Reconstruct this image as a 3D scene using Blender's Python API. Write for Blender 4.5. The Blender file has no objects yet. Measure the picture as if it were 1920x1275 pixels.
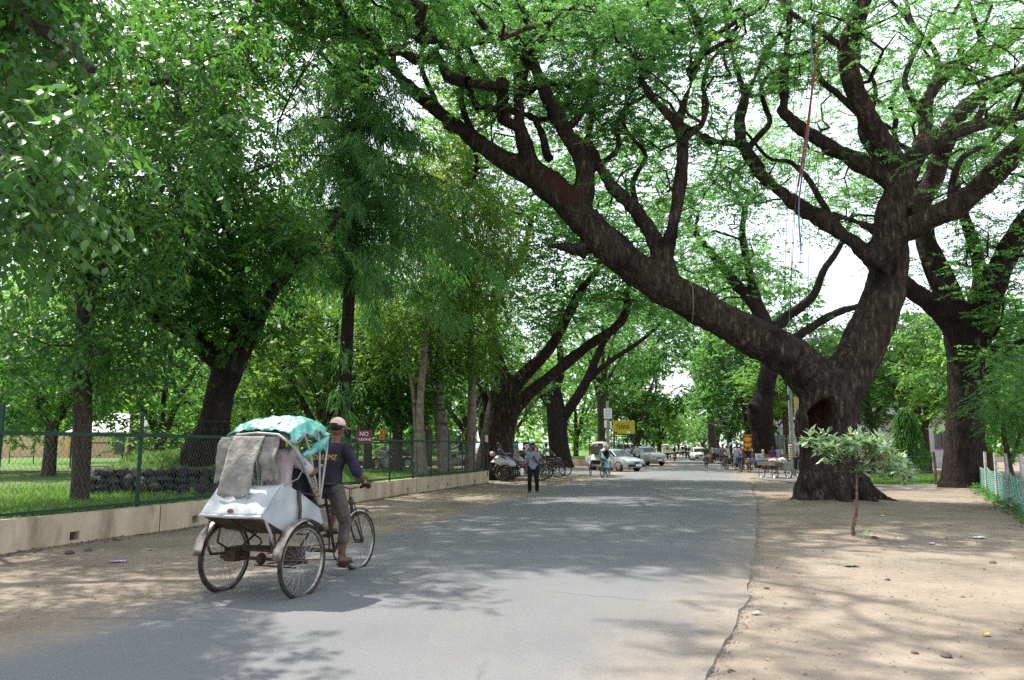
import bpy, math, random
import numpy as np
from mathutils import Vector, Matrix, noise
rnd = random.Random(7)
rng = np.random.default_rng(11)
SC = bpy.context.scene
C = SC.collection
R_ = math.radians
# ------------------------------------------------------------------ camera, sky, sun, exposure
F, H = 1464.0, 1.5                      # focal length in photo pixels, eye height in metres
TH = math.atan(200.5 / F)
cam = bpy.data.objects.new('camera', bpy.data.cameras.new('camera'))
C.objects.link(cam)
cam.location = (0, 0, H)
cam.rotation_euler = (math.pi / 2 + TH, 0, 0)
cam.data.sensor_width = 36.0
cam.data.lens = 36.0 * F / 1920.0
cam.data.clip_end = 3000
SC.camera = cam
SUN_EL, SUN_AZ = 58.0, -46.0            # azimuth from +Y, negative = to the left
sd = Vector((math.sin(R_(SUN_AZ)) * math.cos(R_(SUN_EL)), math.cos(R_(SUN_AZ)) * math.cos(R_(SUN_EL)), math.sin(R_(SUN_EL))))
world = bpy.data.worlds.new('World')
SC.world = world
world.use_nodes = True
nt = world.node_tree
for n in list(nt.nodes): nt.nodes.remove(n)
sky = nt.nodes.new('ShaderNodeTexSky')
sky.sky_type = 'NISHITA'
sky.sun_disc = False
sky.sun_elevation = R_(SUN_EL)
sky.sun_rotation = R_(SUN_AZ)
sky.air_density = 1.0
sky.dust_density = 4.0
sky.ozone_density = 1.0
hz = nt.nodes.new('ShaderNodeMix'); hz.data_type = 'RGBA'; hz.inputs[0].default_value = 0.62
hz.inputs[7].default_value = (9.0, 9.6, 10.4, 1)      # thin bright cloud veil over the whole sky
bg = nt.nodes.new('ShaderNodeBackground'); bg.inputs[1].default_value = 0.125
wo = nt.nodes.new('ShaderNodeOutputWorld')
nt.links.new(sky.outputs[0], hz.inputs[6])
nt.links.new(hz.outputs[2], bg.inputs[0])
nt.links.new(bg.outputs[0], wo.inputs[0])
sun = bpy.data.objects.new('sun', bpy.data.lights.new('sun', 'SUN'))
C.objects.link(sun)
sun.data.energy = 4.7
sun.data.angle = R_(0.7)
sun.data.color = (1.0, 0.95, 0.86)
sun.rotation_euler = sd.to_track_quat('Z', 'Y').to_euler()
SC.view_settings.view_transform = 'Standard'
SC.view_settings.look = 'None'
SC.view_settings.exposure = 0.85
SC.view_settings.gamma = 1.0
SC.view_settings.use_curve_mapping = False
SC.cycles.use_denoising = False
SC.cycles.sample_clamp_indirect = 2.0
SC.cycles.filter_width = 1.5
SC.cycles.max_bounces = 8
SC.cycles.diffuse_bounces = 4
SC.cycles.transmission_bounces = 6

# ------------------------------------------------------------------ photo pixel -> place
cT, sT = math.cos(TH), math.sin(TH)
def ray(x, y):
    b = (637.5 - y) / F
    return Vector(((x - 960.0) / F, cT - b * sT, sT + b * cT))
def P(x, y, Y):
    d = ray(x, y); return Vector((0, 0, H)) + d * (Y / d.y)
def G(x, y, z=0.0):
    d = ray(x, y); return Vector((0, 0, H)) + d * ((z - H) / d.z)

# ------------------------------------------------------------------ helpers
class MB:
    def __init__(s): s.v = []; s.f = []; s.m = []; s.mi = 0
    def add(s, vs, fs):
        o = len(s.v); s.v.extend([tuple(p) for p in vs])
        s.f.extend([tuple(i + o for i in f) for f in fs]); s.m.extend([s.mi] * len(fs)); return s
    def box(s, c, size, rot=None):
        x, y, z = [k / 2 for k in size]
        vs = [Vector(p) for p in ((-x,-y,-z),(x,-y,-z),(x,y,-z),(-x,y,-z),(-x,-y,z),(x,-y,z),(x,y,z),(-x,y,z))]
        if rot is not None: vs = [rot @ p for p in vs]
        c = Vector(c)
        return s.add([c + p for p in vs], [(0,3,2,1),(4,5,6,7),(0,1,5,4),(1,2,6,5),(2,3,7,6),(3,0,4,7)])
    def tube(s, path, r, n=8, cap=True, squash=None):
        path = [Vector(p) for p in path]
        if not hasattr(r, '__len__'): r = [r] * len(path)
        rings = []; nrm = None
        for i, p in enumerate(path):
            t = (path[min(i + 1, len(path) - 1)] - path[max(i - 1, 0)])
            if t.length < 1e-9: t = Vector((0, 0, 1))
            t.normalize()
            if nrm is None:
                a = Vector((0, 0, 1)) if abs(t.z) < 0.9 else Vector((0, 1, 0))
                nrm = (a - t * a.dot(t)).normalized()
            else:
                nrm = nrm - t * nrm.dot(t)
                nrm = nrm.normalized() if nrm.length > 1e-6 else t.orthogonal().normalized()
            b = t.cross(nrm)
            k = 1.0 if squash is None else squash
            rings.append([p + nrm * (math.cos(2*math.pi*j/n) * r[i]) + b * (math.sin(2*math.pi*j/n) * r[i] * k) for j in range(n)])
        return s.loft(rings, cap)
    def loft(s, rings, cap=True, closed=True):
        n = len(rings[0]); vs = [p for r in rings for p in r]; fs = []
        for i in range(len(rings) - 1):
            for j in range(n if closed else n - 1):
                k = (j + 1) % n
                fs.append((i*n+j, i*n+k, (i+1)*n+k, (i+1)*n+j))
        if cap and closed:
            fs.append(tuple(reversed(range(n)))); fs.append(tuple((len(rings)-1)*n + j for j in range(n)))
        return s.add(vs, fs)
    def cyl(s, a, b, r0, r1=None, n=12):
        return s.tube([a, b], [r0, r0 if r1 is None else r1], n)
    def torus(s, c, axis, R, r, n=28, m=7, a0=0.0, a1=2*math.pi, up=None):
        c = Vector(c); ax = Vector(axis).normalized()
        u = Vector(up) if up is not None else ax.orthogonal()
        u = (u - ax * u.dot(ax)).normalized(); w = ax.cross(u)
        full = abs((a1 - a0) - 2*math.pi) < 1e-6
        rings = []
        for i in range(n if full else n + 1):
            a = a0 + (a1 - a0) * i / n
            d = u * math.cos(a) + w * math.sin(a)
            rings.append([c + d * (R + r * math.cos(2*math.pi*j/m)) + ax * (r * math.sin(2*math.pi*j/m)) for j in range(m)])
        if full: rings.append(rings[0])
        return s.loft(rings, not full)
    def ell(s, c, r, rot=None, n=14, m=9):
        c = Vector(c); vs = []; fs = []
        if not hasattr(r, '__len__'): r = (r, r, r)
        for i in range(1, m):
            a = math.pi * i / m
            for j in range(n):
                b = 2*math.pi*j/n
                p = Vector((r[0]*math.sin(a)*math.cos(b), r[1]*math.sin(a)*math.sin(b), r[2]*math.cos(a)))
                vs.append(c + (rot @ p if rot is not None else p))
        t = Vector((0,0,r[2]))
        vs.append(c + (rot @ t if rot is not None else t)); vs.append(c - (rot @ t if rot is not None else t))
        for i in range(m - 2):
            for j in range(n):
                k = (j+1) % n
                fs.append((i*n+j, (i+1)*n+j, (i+1)*n+k, i*n+k))
        T, B = len(vs)-2, len(vs)-1
        for j in range(n):
            k = (j+1) % n
            fs.append((T, j, k)); fs.append((B, (m-2)*n+k, (m-2)*n+j))
        return s.add(vs, fs)
    def caps(s, a, b, r0, r1, n=10):                      # capsule: tapered limb with round ends
        a, b = Vector(a), Vector(b)
        s.tube([a, a.lerp(b, .5), b], [r0, (r0+r1)/2, r1], n); s.ell(a, r0, n=n, m=6); s.ell(b, r1, n=n, m=6); return s
    def prism(s, poly, x0, x1):                           # (y,z) outline pushed along x
        n = len(poly)
        vs = [(x0, y, z) for y, z in poly] + [(x1, y, z) for y, z in poly]
        fs = [tuple(reversed(range(n))), tuple(range(n, 2*n))] + [(i, (i+1) % n, n + (i+1) % n, n + i) for i in range(n)]
        return s.add(vs, fs)
    def grid(s, rows):
        n = len(rows[0]); vs = [p for r in rows for p in r]
        return s.add(vs, [(i*n+j, i*n+j+1, (i+1)*n+j+1, (i+1)*n+j) for i in range(len(rows)-1) for j in range(n-1)])
    def quad(s, a, b, c, d): return s.add([a, b, c, d], [(0,1,2,3)])

def mesh_of(mb, name, smooth=False, angle=None):
    me = bpy.data.meshes.new(name)
    me.from_pydata(mb.v, [], mb.f); me.update()
    if any(mb.m): me.polygons.foreach_set('material_index', mb.m)
    if smooth:
        me.polygons.foreach_set('use_smooth', [True] * len(me.polygons))
        if angle: me.set_sharp_from_angle(angle=R_(angle))
    return me
def link(name, me, mat, parent=None):
    o = bpy.data.objects.new(name, me)
    if mat is not None and not me.materials:
        for m in (mat if isinstance(mat, (list, tuple)) else [mat]): me.materials.append(m)
    C.objects.link(o)
    if parent is not None: o.parent = parent
    return o
def part(name, mb, mat, parent=None, smooth=True, angle=40, solid=0, bevel=0):
    o = link(name, mesh_of(mb, name, smooth, angle), mat, parent)
    if solid:
        m = o.modifiers.new('thick', 'SOLIDIFY'); m.thickness = solid; m.offset = 0
    if bevel:
        m = o.modifiers.new('round', 'BEVEL'); m.width = bevel; m.segments = 2; m.limit_method = 'ANGLE'
    return o
def tag(o, label, cat, group=None, kind=None):
    if label: o['label'] = label
    if cat: o['category'] = cat
    if group: o['group'] = group
    if kind: o['kind'] = kind
    return o
def thing(name, label, cat, loc=(0,0,0), rz=0.0, group=None, sc=1.0):
    o = bpy.data.objects.new(name, None); C.objects.link(o)
    o.empty_display_size = .2
    o.location = loc; o.rotation_euler = (0, 0, rz); o.scale = (sc, sc, sc)
    return tag(o, label, cat, group)
def struct(o): o['kind'] = 'structure'; return o
def stuff(o): o['kind'] = 'stuff'; return o
def copy_tree(o, parent=None):
    kids = KIDS(o)
    c = o.copy(); C.objects.link(c)
    if parent is not None: c.parent = parent
    for k in kids: copy_tree(k, c)
    return c
def KIDS(o): return list(o.children)
def dup(o, loc, rz, label, group=None, sc=None):
    c = copy_tree(o); c.location = loc; c.rotation_euler = (0, 0, rz); c['label'] = label
    if sc: c.scale = (sc, sc, sc)
    if group: c['group'] = group
    return c
def remesh(mb, voxel, name, relax=0, disp=None):
    """union of all the overlapping pieces of mb as one continuous skin"""
    me = mesh_of(mb, name)
    o = bpy.data.objects.new('tmp', me); C.objects.link(o)
    m = o.modifiers.new('r', 'REMESH'); m.mode = 'VOXEL'; m.voxel_size = voxel
    if relax:
        s = o.modifiers.new('s', 'SMOOTH'); s.iterations = relax; s.factor = .5
    dg = bpy.context.evaluated_depsgraph_get(); dg.update()
    out = bpy.data.meshes.new_from_object(o.evaluated_get(dg))
    bpy.data.objects.remove(o); bpy.data.meshes.remove(me)
    out.name = name
    if disp: disp(out)
    out.polygons.foreach_set('use_smooth', [True] * len(out.polygons))
    return out
def npmesh(name, V, counts, idx, tint=None):
    me = bpy.data.meshes.new(name)
    me.vertices.add(len(V)); me.vertices.foreach_set('co', np.ascontiguousarray(V, dtype=np.float32).ravel())
    me.loops.add(len(idx)); me.loops.foreach_set('vertex_index', np.ascontiguousarray(idx, dtype=np.int32))
    me.polygons.add(len(counts))
    st = np.concatenate([[0], np.cumsum(counts)[:-1]]).astype(np.int32)
    me.polygons.foreach_set('loop_start', st)
    me.update(calc_edges=True)
    if tint is not None:
        a = me.attributes.new('tint', 'FLOAT', 'FACE'); a.data.foreach_set('value', np.ascontiguousarray(tint, dtype=np.float32))
    return me

# ------------------------------------------------------------------ materials
def mat(name, col, rough=.6, metal=0.0, spec=.4, noise_=0.0, scale=8.0, col2=None, bump=0.0, bscale=None, stretch=(1,1,1), detail=6, trans=0, dirt=None):
    m = bpy.data.materials.new(name); m.use_nodes = True
    t = m.node_tree; b = t.nodes['Principled BSDF']
    b.inputs['Base Color'].default_value = (*col, 1); b.inputs['Roughness'].default_value = rough
    b.inputs['Metallic'].default_value = metal; b.inputs['Specular IOR Level'].default_value = spec
    if trans: b.inputs['Transmission Weight'].default_value = trans
    if col2 is not None or bump:
        tc = t.nodes.new('ShaderNodeTexCoord'); mp = t.nodes.new('ShaderNodeMapping'); mp.inputs['Scale'].default_value = stretch
        t.links.new(tc.outputs['Object'], mp.inputs[0])
    if col2 is not None:
        n = t.nodes.new('ShaderNodeTexNoise'); n.inputs['Scale'].default_value = scale; n.inputs['Detail'].default_value = detail
        r = t.nodes.new('ShaderNodeValToRGB'); r.color_ramp.elements[0].position = .38; r.color_ramp.elements[1].position = .64
        r.color_ramp.elements[0].color = (*col, 1); r.color_ramp.elements[1].color = (*col2, 1)
        t.links.new(mp.outputs[0], n.inputs[0]); t.links.new(n.outputs[0], r.inputs[0]); t.links.new(r.outputs[0], b.inputs['Base Color'])
    if dirt:                                   # (colour, scale, from, to, strength): stains with an outline of their own
        tc2 = t.nodes.new('ShaderNodeTexCoord'); n3 = t.nodes.new('ShaderNodeTexNoise'); n3.inputs['Scale'].default_value = dirt[1]; n3.inputs['Detail'].default_value = 9; n3.inputs['Roughness'].default_value = .7
        mp3 = t.nodes.new('ShaderNodeMapping'); mp3.inputs['Scale'].default_value = stretch; mp3.inputs['Location'].default_value = (3, 5, 1)
        r3 = t.nodes.new('ShaderNodeMapRange'); r3.inputs[1].default_value = dirt[2]; r3.inputs[2].default_value = dirt[3]; r3.inputs[4].default_value = dirt[4]
        mx3 = t.nodes.new('ShaderNodeMix'); mx3.data_type = 'RGBA'; mx3.inputs[7].default_value = (*dirt[0], 1)
        t.links.new(tc2.outputs['Object'], mp3.inputs[0]); t.links.new(mp3.outputs[0], n3.inputs[0]); t.links.new(n3.outputs[0], r3.inputs[0]); t.links.new(r3.outputs[0], mx3.inputs[0])
        if col2 is not None: t.links.new(r.outputs[0], mx3.inputs[6])
        else: mx3.inputs[6].default_value = (*col, 1)
        t.links.new(mx3.outputs[2], b.inputs['Base Color'])
    if bump:
        n2 = t.nodes.new('ShaderNodeTexNoise'); n2.inputs['Scale'].default_value = bscale or scale; n2.inputs['Detail'].default_value = 8
        bp = t.nodes.new('ShaderNodeBump'); bp.inputs['Strength'].default_value = bump; bp.inputs['Distance'].default_value = .03
        t.links.new(mp.outputs[0], n2.inputs[0]); t.links.new(n2.outputs[0], bp.inputs['Height']); t.links.new(bp.outputs[0], b.inputs['Normal'])
    return m
def leaf_mat(name, stops, tr=(.16,.30,.04), trf=.42, rough=.42, spec=.35, gain=1.18):
    m = bpy.data.materials.new(name); m.use_nodes = True
    t = m.node_tree; b = t.nodes['Principled BSDF']; out = t.nodes['Material Output']
    at = t.nodes.new('ShaderNodeAttribute'); at.attribute_name = 'tint'
    r = t.nodes.new('ShaderNodeValToRGB'); e = r.color_ramp.elements
    while len(e) < len(stops): e.new(.5)
    for k, (p, c) in enumerate(stops): e[k].position = p; e[k].color = (*[q*gain for q in c], 1)
    t.links.new(at.outputs['Fac'], r.inputs[0]); t.links.new(r.outputs[0], b.inputs['Base Color'])
    b.inputs['Roughness'].default_value = rough; b.inputs['Specular IOR Level'].default_value = spec
    tl = t.nodes.new('ShaderNodeBsdfTranslucent'); mx = t.nodes.new('ShaderNodeMix'); mx.data_type = 'RGBA'
    mx.inputs[0].default_value = .45; mx.inputs[7].default_value = (*tr, 1)
    sc_ = t.nodes.new('ShaderNodeMix'); sc_.data_type = 'RGBA'; sc_.blend_type = 'MULTIPLY'; sc_.inputs[0].default_value = 1
    sc_.inputs[7].default_value = (2.0, 2.1, 1.3, 1)
    t.links.new(r.outputs[0], sc_.inputs[6]); t.links.new(sc_.outputs[2], mx.inputs[6]); t.links.new(mx.outputs[2], tl.inputs[0])
    ms = t.nodes.new('ShaderNodeMixShader'); ms.inputs[0].default_value = trf
    t.links.new(b.outputs[0], ms.inputs[1]); t.links.new(tl.outputs[0], ms.inputs[2]); t.links.new(ms.outputs[0], out.inputs[0])
    return m
def bark_mat(name, dark, mid, pale, pale_amt=.62, bump=.9, sc=3.0):
    m = bpy.data.materials.new(name); m.use_nodes = True
    t = m.node_tree; b = t.nodes['Principled BSDF']; b.inputs['Roughness'].default_value = .95; b.inputs['Specular IOR Level'].default_value = .12
    tc = t.nodes.new('ShaderNodeTexCoord'); mp = t.nodes.new('ShaderNodeMapping'); mp.inputs['Scale'].default_value = (1, 1, .24)
    t.links.new(tc.outputs['Object'], mp.inputs[0])
    a = t.nodes.new('ShaderNodeTexNoise'); a.inputs['Scale'].default_value = sc * 3.2; a.inputs['Detail'].default_value = 9; a.inputs['Roughness'].default_value = .76
    r = t.nodes.new('ShaderNodeValToRGB'); e = r.color_ramp.elements
    e[0].position = .36; e[0].color = (*dark, 1); e[1].position = .60; e[1].color = (*mid, 1)
    x = e.new(pale_amt + .08); x.color = (*pale, 1)
    e[1].position = min(.56, pale_amt - .02)
    v = t.nodes.new('ShaderNodeTexNoise'); v.inputs['Scale'].default_value = sc * 6; v.inputs['Detail'].default_value = 9; v.inputs['Roughness'].default_value = .7
    w = t.nodes.new('ShaderNodeTexVoronoi'); w.inputs['Scale'].default_value = sc * 4; w.feature = 'DISTANCE_TO_EDGE'
    ad = t.nodes.new('ShaderNodeMath'); ad.operation = 'MULTIPLY_ADD'; ad.inputs[1].default_value = .8
    bp = t.nodes.new('ShaderNodeBump'); bp.inputs['Strength'].default_value = bump; bp.inputs['Distance'].default_value = .09
    t.links.new(mp.outputs[0], a.inputs[0]); t.links.new(a.outputs[0], r.inputs[0])
    t.links.new(mp.outputs[0], v.inputs[0]); t.links.new(mp.outputs[0], w.inputs[0])
    t.links.new(w.outputs['Distance'], ad.inputs[0]); t.links.new(v.outputs[0], ad.inputs[2]); t.links.new(ad.outputs[0], bp.inputs['Height'])
    t.links.new(bp.outputs[0], b.inputs['Normal'])
    at = t.nodes.new('ShaderNodeAttribute'); at.attribute_name = 'hollow'
    mh = t.nodes.new('ShaderNodeMix'); mh.data_type = 'RGBA'; mh.inputs[7].default_value = (.055, .024, .014, 1)
    lo = t.nodes.new('ShaderNodeTexNoise'); lo.inputs['Scale'].default_value = .9; lo.inputs['Detail'].default_value = 5
    lr = t.nodes.new('ShaderNodeMapRange'); lr.inputs[1].default_value = .52; lr.inputs[2].default_value = .72
    md = t.nodes.new('ShaderNodeMix'); md.data_type = 'RGBA'; md.inputs[7].default_value = (*[c*.9 for c in dark], 1)
    t.links.new(tc.outputs['Object'], lo.inputs[0]); t.links.new(lo.outputs[0], lr.inputs[0]); t.links.new(lr.outputs[0], md.inputs[0]); t.links.new(r.outputs[0], md.inputs[6])
    fz = t.nodes.new('ShaderNodeMapRange'); fz.inputs[1].default_value = 0; fz.inputs[2].default_value = .07; fz.inputs[3].default_value = .5; fz.inputs[4].default_value = 1
    ff = t.nodes.new('ShaderNodeMix'); ff.data_type = 'RGBA'; ff.blend_type = 'MULTIPLY'; ff.inputs[0].default_value = 1
    t.links.new(w.outputs['Distance'], fz.inputs[0]); t.links.new(md.outputs[2], ff.inputs[6]); t.links.new(fz.outputs[0], ff.inputs[7])
    t.links.new(at.outputs['Fac'], mh.inputs[0]); t.links.new(ff.outputs[2], mh.inputs[6]); t.links.new(mh.outputs[2], b.inputs['Base Color'])
    return m
# ------------------------------------------------------------------ ground, road
DIRT, DIRT2 = (.30, .205, .135), (.40, .29, .20)
def dirt_nodes(t):
    tc = t.nodes.new('ShaderNodeTexCoord')
    n1 = t.nodes.new('ShaderNodeTexNoise'); n1.inputs['Scale'].default_value = .55; n1.inputs['Detail'].default_value = 9; n1.inputs['Roughness'].default_value = .62
    n2 = t.nodes.new('ShaderNodeTexNoise'); n2.inputs['Scale'].default_value = 9; n2.inputs['Detail'].default_value = 10; n2.inputs['Roughness'].default_value = .7
    for n in (n1, n2): t.links.new(tc.outputs['Object'], n.inputs[0])
    mx = t.nodes.new('ShaderNodeMath'); mx.operation = 'MULTIPLY_ADD'; mx.inputs[1].default_value = .45
    t.links.new(n2.outputs[0], mx.inputs[0]); t.links.new(n1.outputs[0], mx.inputs[2])
    r = t.nodes.new('ShaderNodeValToRGB'); e = r.color_ramp.elements
    e[0].position = .50; e[0].color = (.130, .109, .088, 1); e[1].position = .92; e[1].color = (.298, .250, .197, 1)
    x = e.new(.70); x.color = (.218, .180, .141, 1)
    t.links.new(mx.outputs[0], r.inputs[0])
    return tc, n2, r
def ground_mat():
    m = bpy.data.materials.new('dirt'); m.use_nodes = True; t = m.node_tree; b = t.nodes['Principled BSDF']
    b.inputs['Roughness'].default_value = .95; b.inputs['Specular IOR Level'].default_value = .15
    tc, n2, r = dirt_nodes(t)
    t.links.new(r.outputs[0], b.inputs['Base Color'])
    n3 = t.nodes.new('ShaderNodeTexNoise'); n3.inputs['Scale'].default_value = 38; n3.inputs['Detail'].default_value = 8
    t.links.new(tc.outputs['Object'], n3.inputs[0])
    ad = t.nodes.new('ShaderNodeMath'); ad.operation = 'ADD'
    t.links.new(n2.outputs[0], ad.inputs[0]); t.links.new(n3.outputs[0], ad.inputs[1])
    bp = t.nodes.new('ShaderNodeBump'); bp.inputs['Strength'].default_value = .5; bp.inputs['Distance'].default_value = .03
    t.links.new(ad.outputs[0], bp.inputs['Height']); t.links.new(bp.outputs[0], b.inputs['Normal'])
    return m
def road_mat():
    m = bpy.data.materials.new('asphalt'); m.use_nodes = True; t = m.node_tree; b = t.nodes['Principled BSDF']
    b.inputs['Roughness'].default_value = .8; b.inputs['Specular IOR Level'].default_value = .3
    tc, n2, r = dirt_nodes(t)
    ns = t.nodes.new('ShaderNodeTexNoise'); ns.inputs['Scale'].default_value = 120; ns.inputs['Detail'].default_value = 3
    nb = t.nodes.new('ShaderNodeTexNoise'); nb.inputs['Scale'].default_value = .35; nb.inputs['Detail'].default_value = 6
    t.links.new(tc.outputs['Object'], ns.inputs[0]); t.links.new(tc.outputs['Object'], nb.inputs[0])
    ra = t.nodes.new('ShaderNodeValToRGB'); e = ra.color_ramp.elements
    e[0].position = .34; e[0].color = (.104, .108, .112, 1); e[1].position = .70; e[1].color = (.190, .193, .195, 1)
    mm = t.nodes.new('ShaderNodeMath'); mm.operation = 'MULTIPLY_ADD'; mm.inputs[1].default_value = .55
    m2 = t.nodes.new('ShaderNodeMath'); m2.operation = 'MULTIPLY'; m2.inputs[1].default_value = .45
    t.links.new(nb.outputs[0], m2.inputs[0]); t.links.new(ns.outputs[0], mm.inputs[0]); t.links.new(m2.outputs[0], mm.inputs[2]); t.links.new(mm.outputs[0], ra.inputs[0])
    at = t.nodes.new('ShaderNodeAttribute'); at.attribute_name = 'dust'
    nd = t.nodes.new('ShaderNodeTexNoise'); nd.inputs['Scale'].default_value = 1.1; nd.inputs['Detail'].default_value = 9; nd.inputs['Roughness'].default_value = .68
    mpd = t.nodes.new('ShaderNodeMapping'); mpd.inputs['Rotation'].default_value = (0, 0, R_(17)); mpd.inputs['Scale'].default_value = (1.2, .45, 1)
    t.links.new(tc.outputs['Object'], mpd.inputs[0]); t.links.new(mpd.outputs[0], nd.inputs[0])
    s1 = t.nodes.new('ShaderNodeMath'); s1.operation = 'ADD'; t.links.new(at.outputs['Fac'], s1.inputs[0]); t.links.new(nd.outputs[0], s1.inputs[1])
    rr = t.nodes.new('ShaderNodeMapRange'); rr.inputs[1].default_value = .62; rr.inputs[2].default_value = 1.25
    t.links.new(s1.outputs[0], rr.inputs[0])
    mx = t.nodes.new('ShaderNodeMix'); mx.data_type = 'RGBA'
    t.links.new(rr.outputs[0], mx.inputs[0]); t.links.new(ra.outputs[0], mx.inputs[6]); t.links.new(r.outputs[0], mx.inputs[7]); t.links.new(mx.outputs[2], b.inputs['Base Color'])
    vo = t.nodes.new('ShaderNodeTexVoronoi'); vo.feature = 'DISTANCE_TO_EDGE'; vo.inputs['Scale'].default_value = .42
    wv = t.nodes.new('ShaderNodeTexNoise'); wv.inputs['Scale'].default_value = 3.0; wv.inputs['Detail'].default_value = 6
    wm = t.nodes.new('ShaderNodeMix'); wm.data_type = 'RGBA'; wm.inputs[0].default_value = .16
    t.links.new(tc.outputs['Object'], wv.inputs[0]); t.links.new(tc.outputs['Object'], wm.inputs[6]); t.links.new(wv.outputs['Color'], wm.inputs[7]); t.links.new(wm.outputs[2], vo.inputs[0])
    cr = t.nodes.new('ShaderNodeMapRange'); cr.inputs[1].default_value = .0; cr.inputs[2].default_value = .012; cr.inputs[3].default_value = .45; cr.inputs[4].default_value = 0
    cm = t.nodes.new('ShaderNodeMapRange'); cm.inputs[1].default_value = .50; cm.inputs[2].default_value = .60
    ck = t.nodes.new('ShaderNodeMath'); ck.operation = 'MULTIPLY'
    t.links.new(vo.outputs['Distance'], cr.inputs[0]); t.links.new(nb.outputs[0], cm.inputs[0]); t.links.new(cr.outputs[0], ck.inputs[0]); t.links.new(cm.outputs[0], ck.inputs[1])
    cx = t.nodes.new('ShaderNodeMix'); cx.data_type = 'RGBA'; cx.inputs[7].default_value = (.05,.048,.045,1)
    t.links.new(ck.outputs[0], cx.inputs[0]); t.links.new(mx.outputs[2], cx.inputs[6])
    gr = t.nodes.new('ShaderNodeTexNoise'); gr.inputs['Scale'].default_value = 55; gr.inputs['Detail'].default_value = 4
    t.links.new(tc.outputs['Object'], gr.inputs[0])
    gm = t.nodes.new('ShaderNodeMapRange'); gm.inputs[1].default_value = .3; gm.inputs[2].default_value = .7; gm.inputs[3].default_value = .90; gm.inputs[4].default_value = 1.10
    gx_ = t.nodes.new('ShaderNodeMix'); gx_.data_type = 'RGBA'; gx_.blend_type = 'MULTIPLY'; gx_.inputs[0].default_value = 1
    t.links.new(gr.outputs[0], gm.inputs[0]); t.links.new(cx.outputs[2], gx_.inputs[6]); t.links.new(gm.outputs[0], gx_.inputs[7]); t.links.new(gx_.outputs[2], b.inputs['Base Color'])
    bp = t.nodes.new('ShaderNodeBump'); bp.inputs['Strength'].default_value = .5; bp.inputs['Distance'].default_value = .01
    t.links.new(ns.outputs[0], bp.inputs['Height']); t.links.new(bp.outputs[0], b.inputs['Normal'])
    return m
M_DIRT, M_ROAD = ground_mat(), road_mat()
RE = [G(*p) for p in ((1315,1275),(1385,1165),(1405,1100),(1418,1000),(1418,940),(1400,900),(1370,880),(1335,864))]
LE = [G(*p) for p in ((-60,1205),(250,1128),(420,1075),(640,1010),(800,968),(900,945),(1020,912),(1110,894),(1195,880))]
RE = [Vector((-.15, 1.0, 0)), Vector((-1.9, -6, 0))][::-1] + RE + [Vector((31, 120, 0)), Vector((46, 170, 0)), Vector((75, 260, 0)), Vector((120, 380, 0))]
LE = [Vector((-6.6, -6, 0)), Vector((-5.0, 3, 0))] + LE[1:] + [Vector((13.8, 80, 0)), Vector((24, 120, 0)), Vector((38.5, 170, 0)), Vector((67, 260, 0)), Vector((111, 380, 0))]
def edge_x(E, y):
    ys = [p.y for p in E]; xs = [p.x for p in E]
    return np.interp(y, ys, xs)
YS = np.concatenate([np.arange(-5, 30, .14), np.arange(30, 60, .6), np.arange(60, 376, 6)])
rx, lx = edge_x(RE, YS), edge_x(LE, YS)
def sm(a, k):
    return np.convolve(np.pad(a, (k, k), 'edge'), np.ones(2*k+1)/(2*k+1), 'valid')
lx = sm(lx, 8); rx = sm(rx, 5)
jit = np.array([noise.noise((0, y*1.3, 3.1))*.07 + noise.noise((5, y*4.5, 1.1))*.016 + noise.noise((9, y*14, 2))*.014 for y in YS])
rx = rx + jit * np.clip(1.3 - YS/60, .2, 1)
NC = 26
V, idx, dust = [], [], []
for i, y in enumerate(YS):
    for j in range(NC + 1):
        u = j / NC; x = lx[i] + (rx[i] - lx[i]) * u
        z = .014 + .03 * (1 - (2*u - 1)**2) if u > .04 else .004
        dl, dr = (x - lx[i]), (rx[i] - x)
        dd = max(.95 - dl / 1.15, .0) + max(.46 - dr / 2.6, 0)
        dd += (.20 * max(0, 1 - abs(y - 6.5) / 6) * max(0, 1 - dr / 5.0))
        V.append((x, y, z)); dust.append(dd)
    V.append((rx[i] + .012 + .012*rnd.random(), y, -.02)); dust.append(0.0)
n = NC + 2
idx = [(i*n+j, i*n+j+1, (i+1)*n+j+1, (i+1)*n+j) for i in range(len(YS)-1) for j in range(n-1)]
me = bpy.data.meshes.new('road'); me.from_pydata(V, [], idx); me.update()
a = me.attributes.new('dust', 'FLOAT', 'POINT'); a.data.foreach_set('value', dust)
struct(link('road', me, M_ROAD))
# ground: one sheet to the horizon, finer near the camera, sunk a little under the road
MOUNDS = [(9.0, 22.1, 1.7, .13), (16.2, 28.2, 1.5, .10), (6.1, 13.8, .6, .05)]
def gz(x, y):
    l, r = float(np.interp(y, YS, lx)), float(np.interp(y, YS, rx))
    o = max(l - x, x - r)
    z = noise.noise((x*.5, y*.5, 0)) * .035 + noise.noise((x*2.3, y*2.3, 4)) * .014 + noise.noise((x*6, y*6, 8)) * .007
    for tx, ty, tr, th_ in MOUNDS:
        z += th_ * math.exp(-((x-tx)**2 + (y-ty)**2) / (tr*tr))
    if o < -.12: return -.05
    k = min(1.0, max(0.0, (o + .12) / 1.6))
    if x > (l + r) / 2: return z * k - .004 * (1 - k) - (.02 if o < -.03 else 0)
    return z * k + (.0 if o > -.05 else -.012)
gx = np.concatenate([[-600,-300,-150,-80,-45,-28,-18], np.arange(-13, -5, .5), np.arange(-5, 16, .17), np.arange(16, 30, .5), [34,45,80,150,300,600]])
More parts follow.
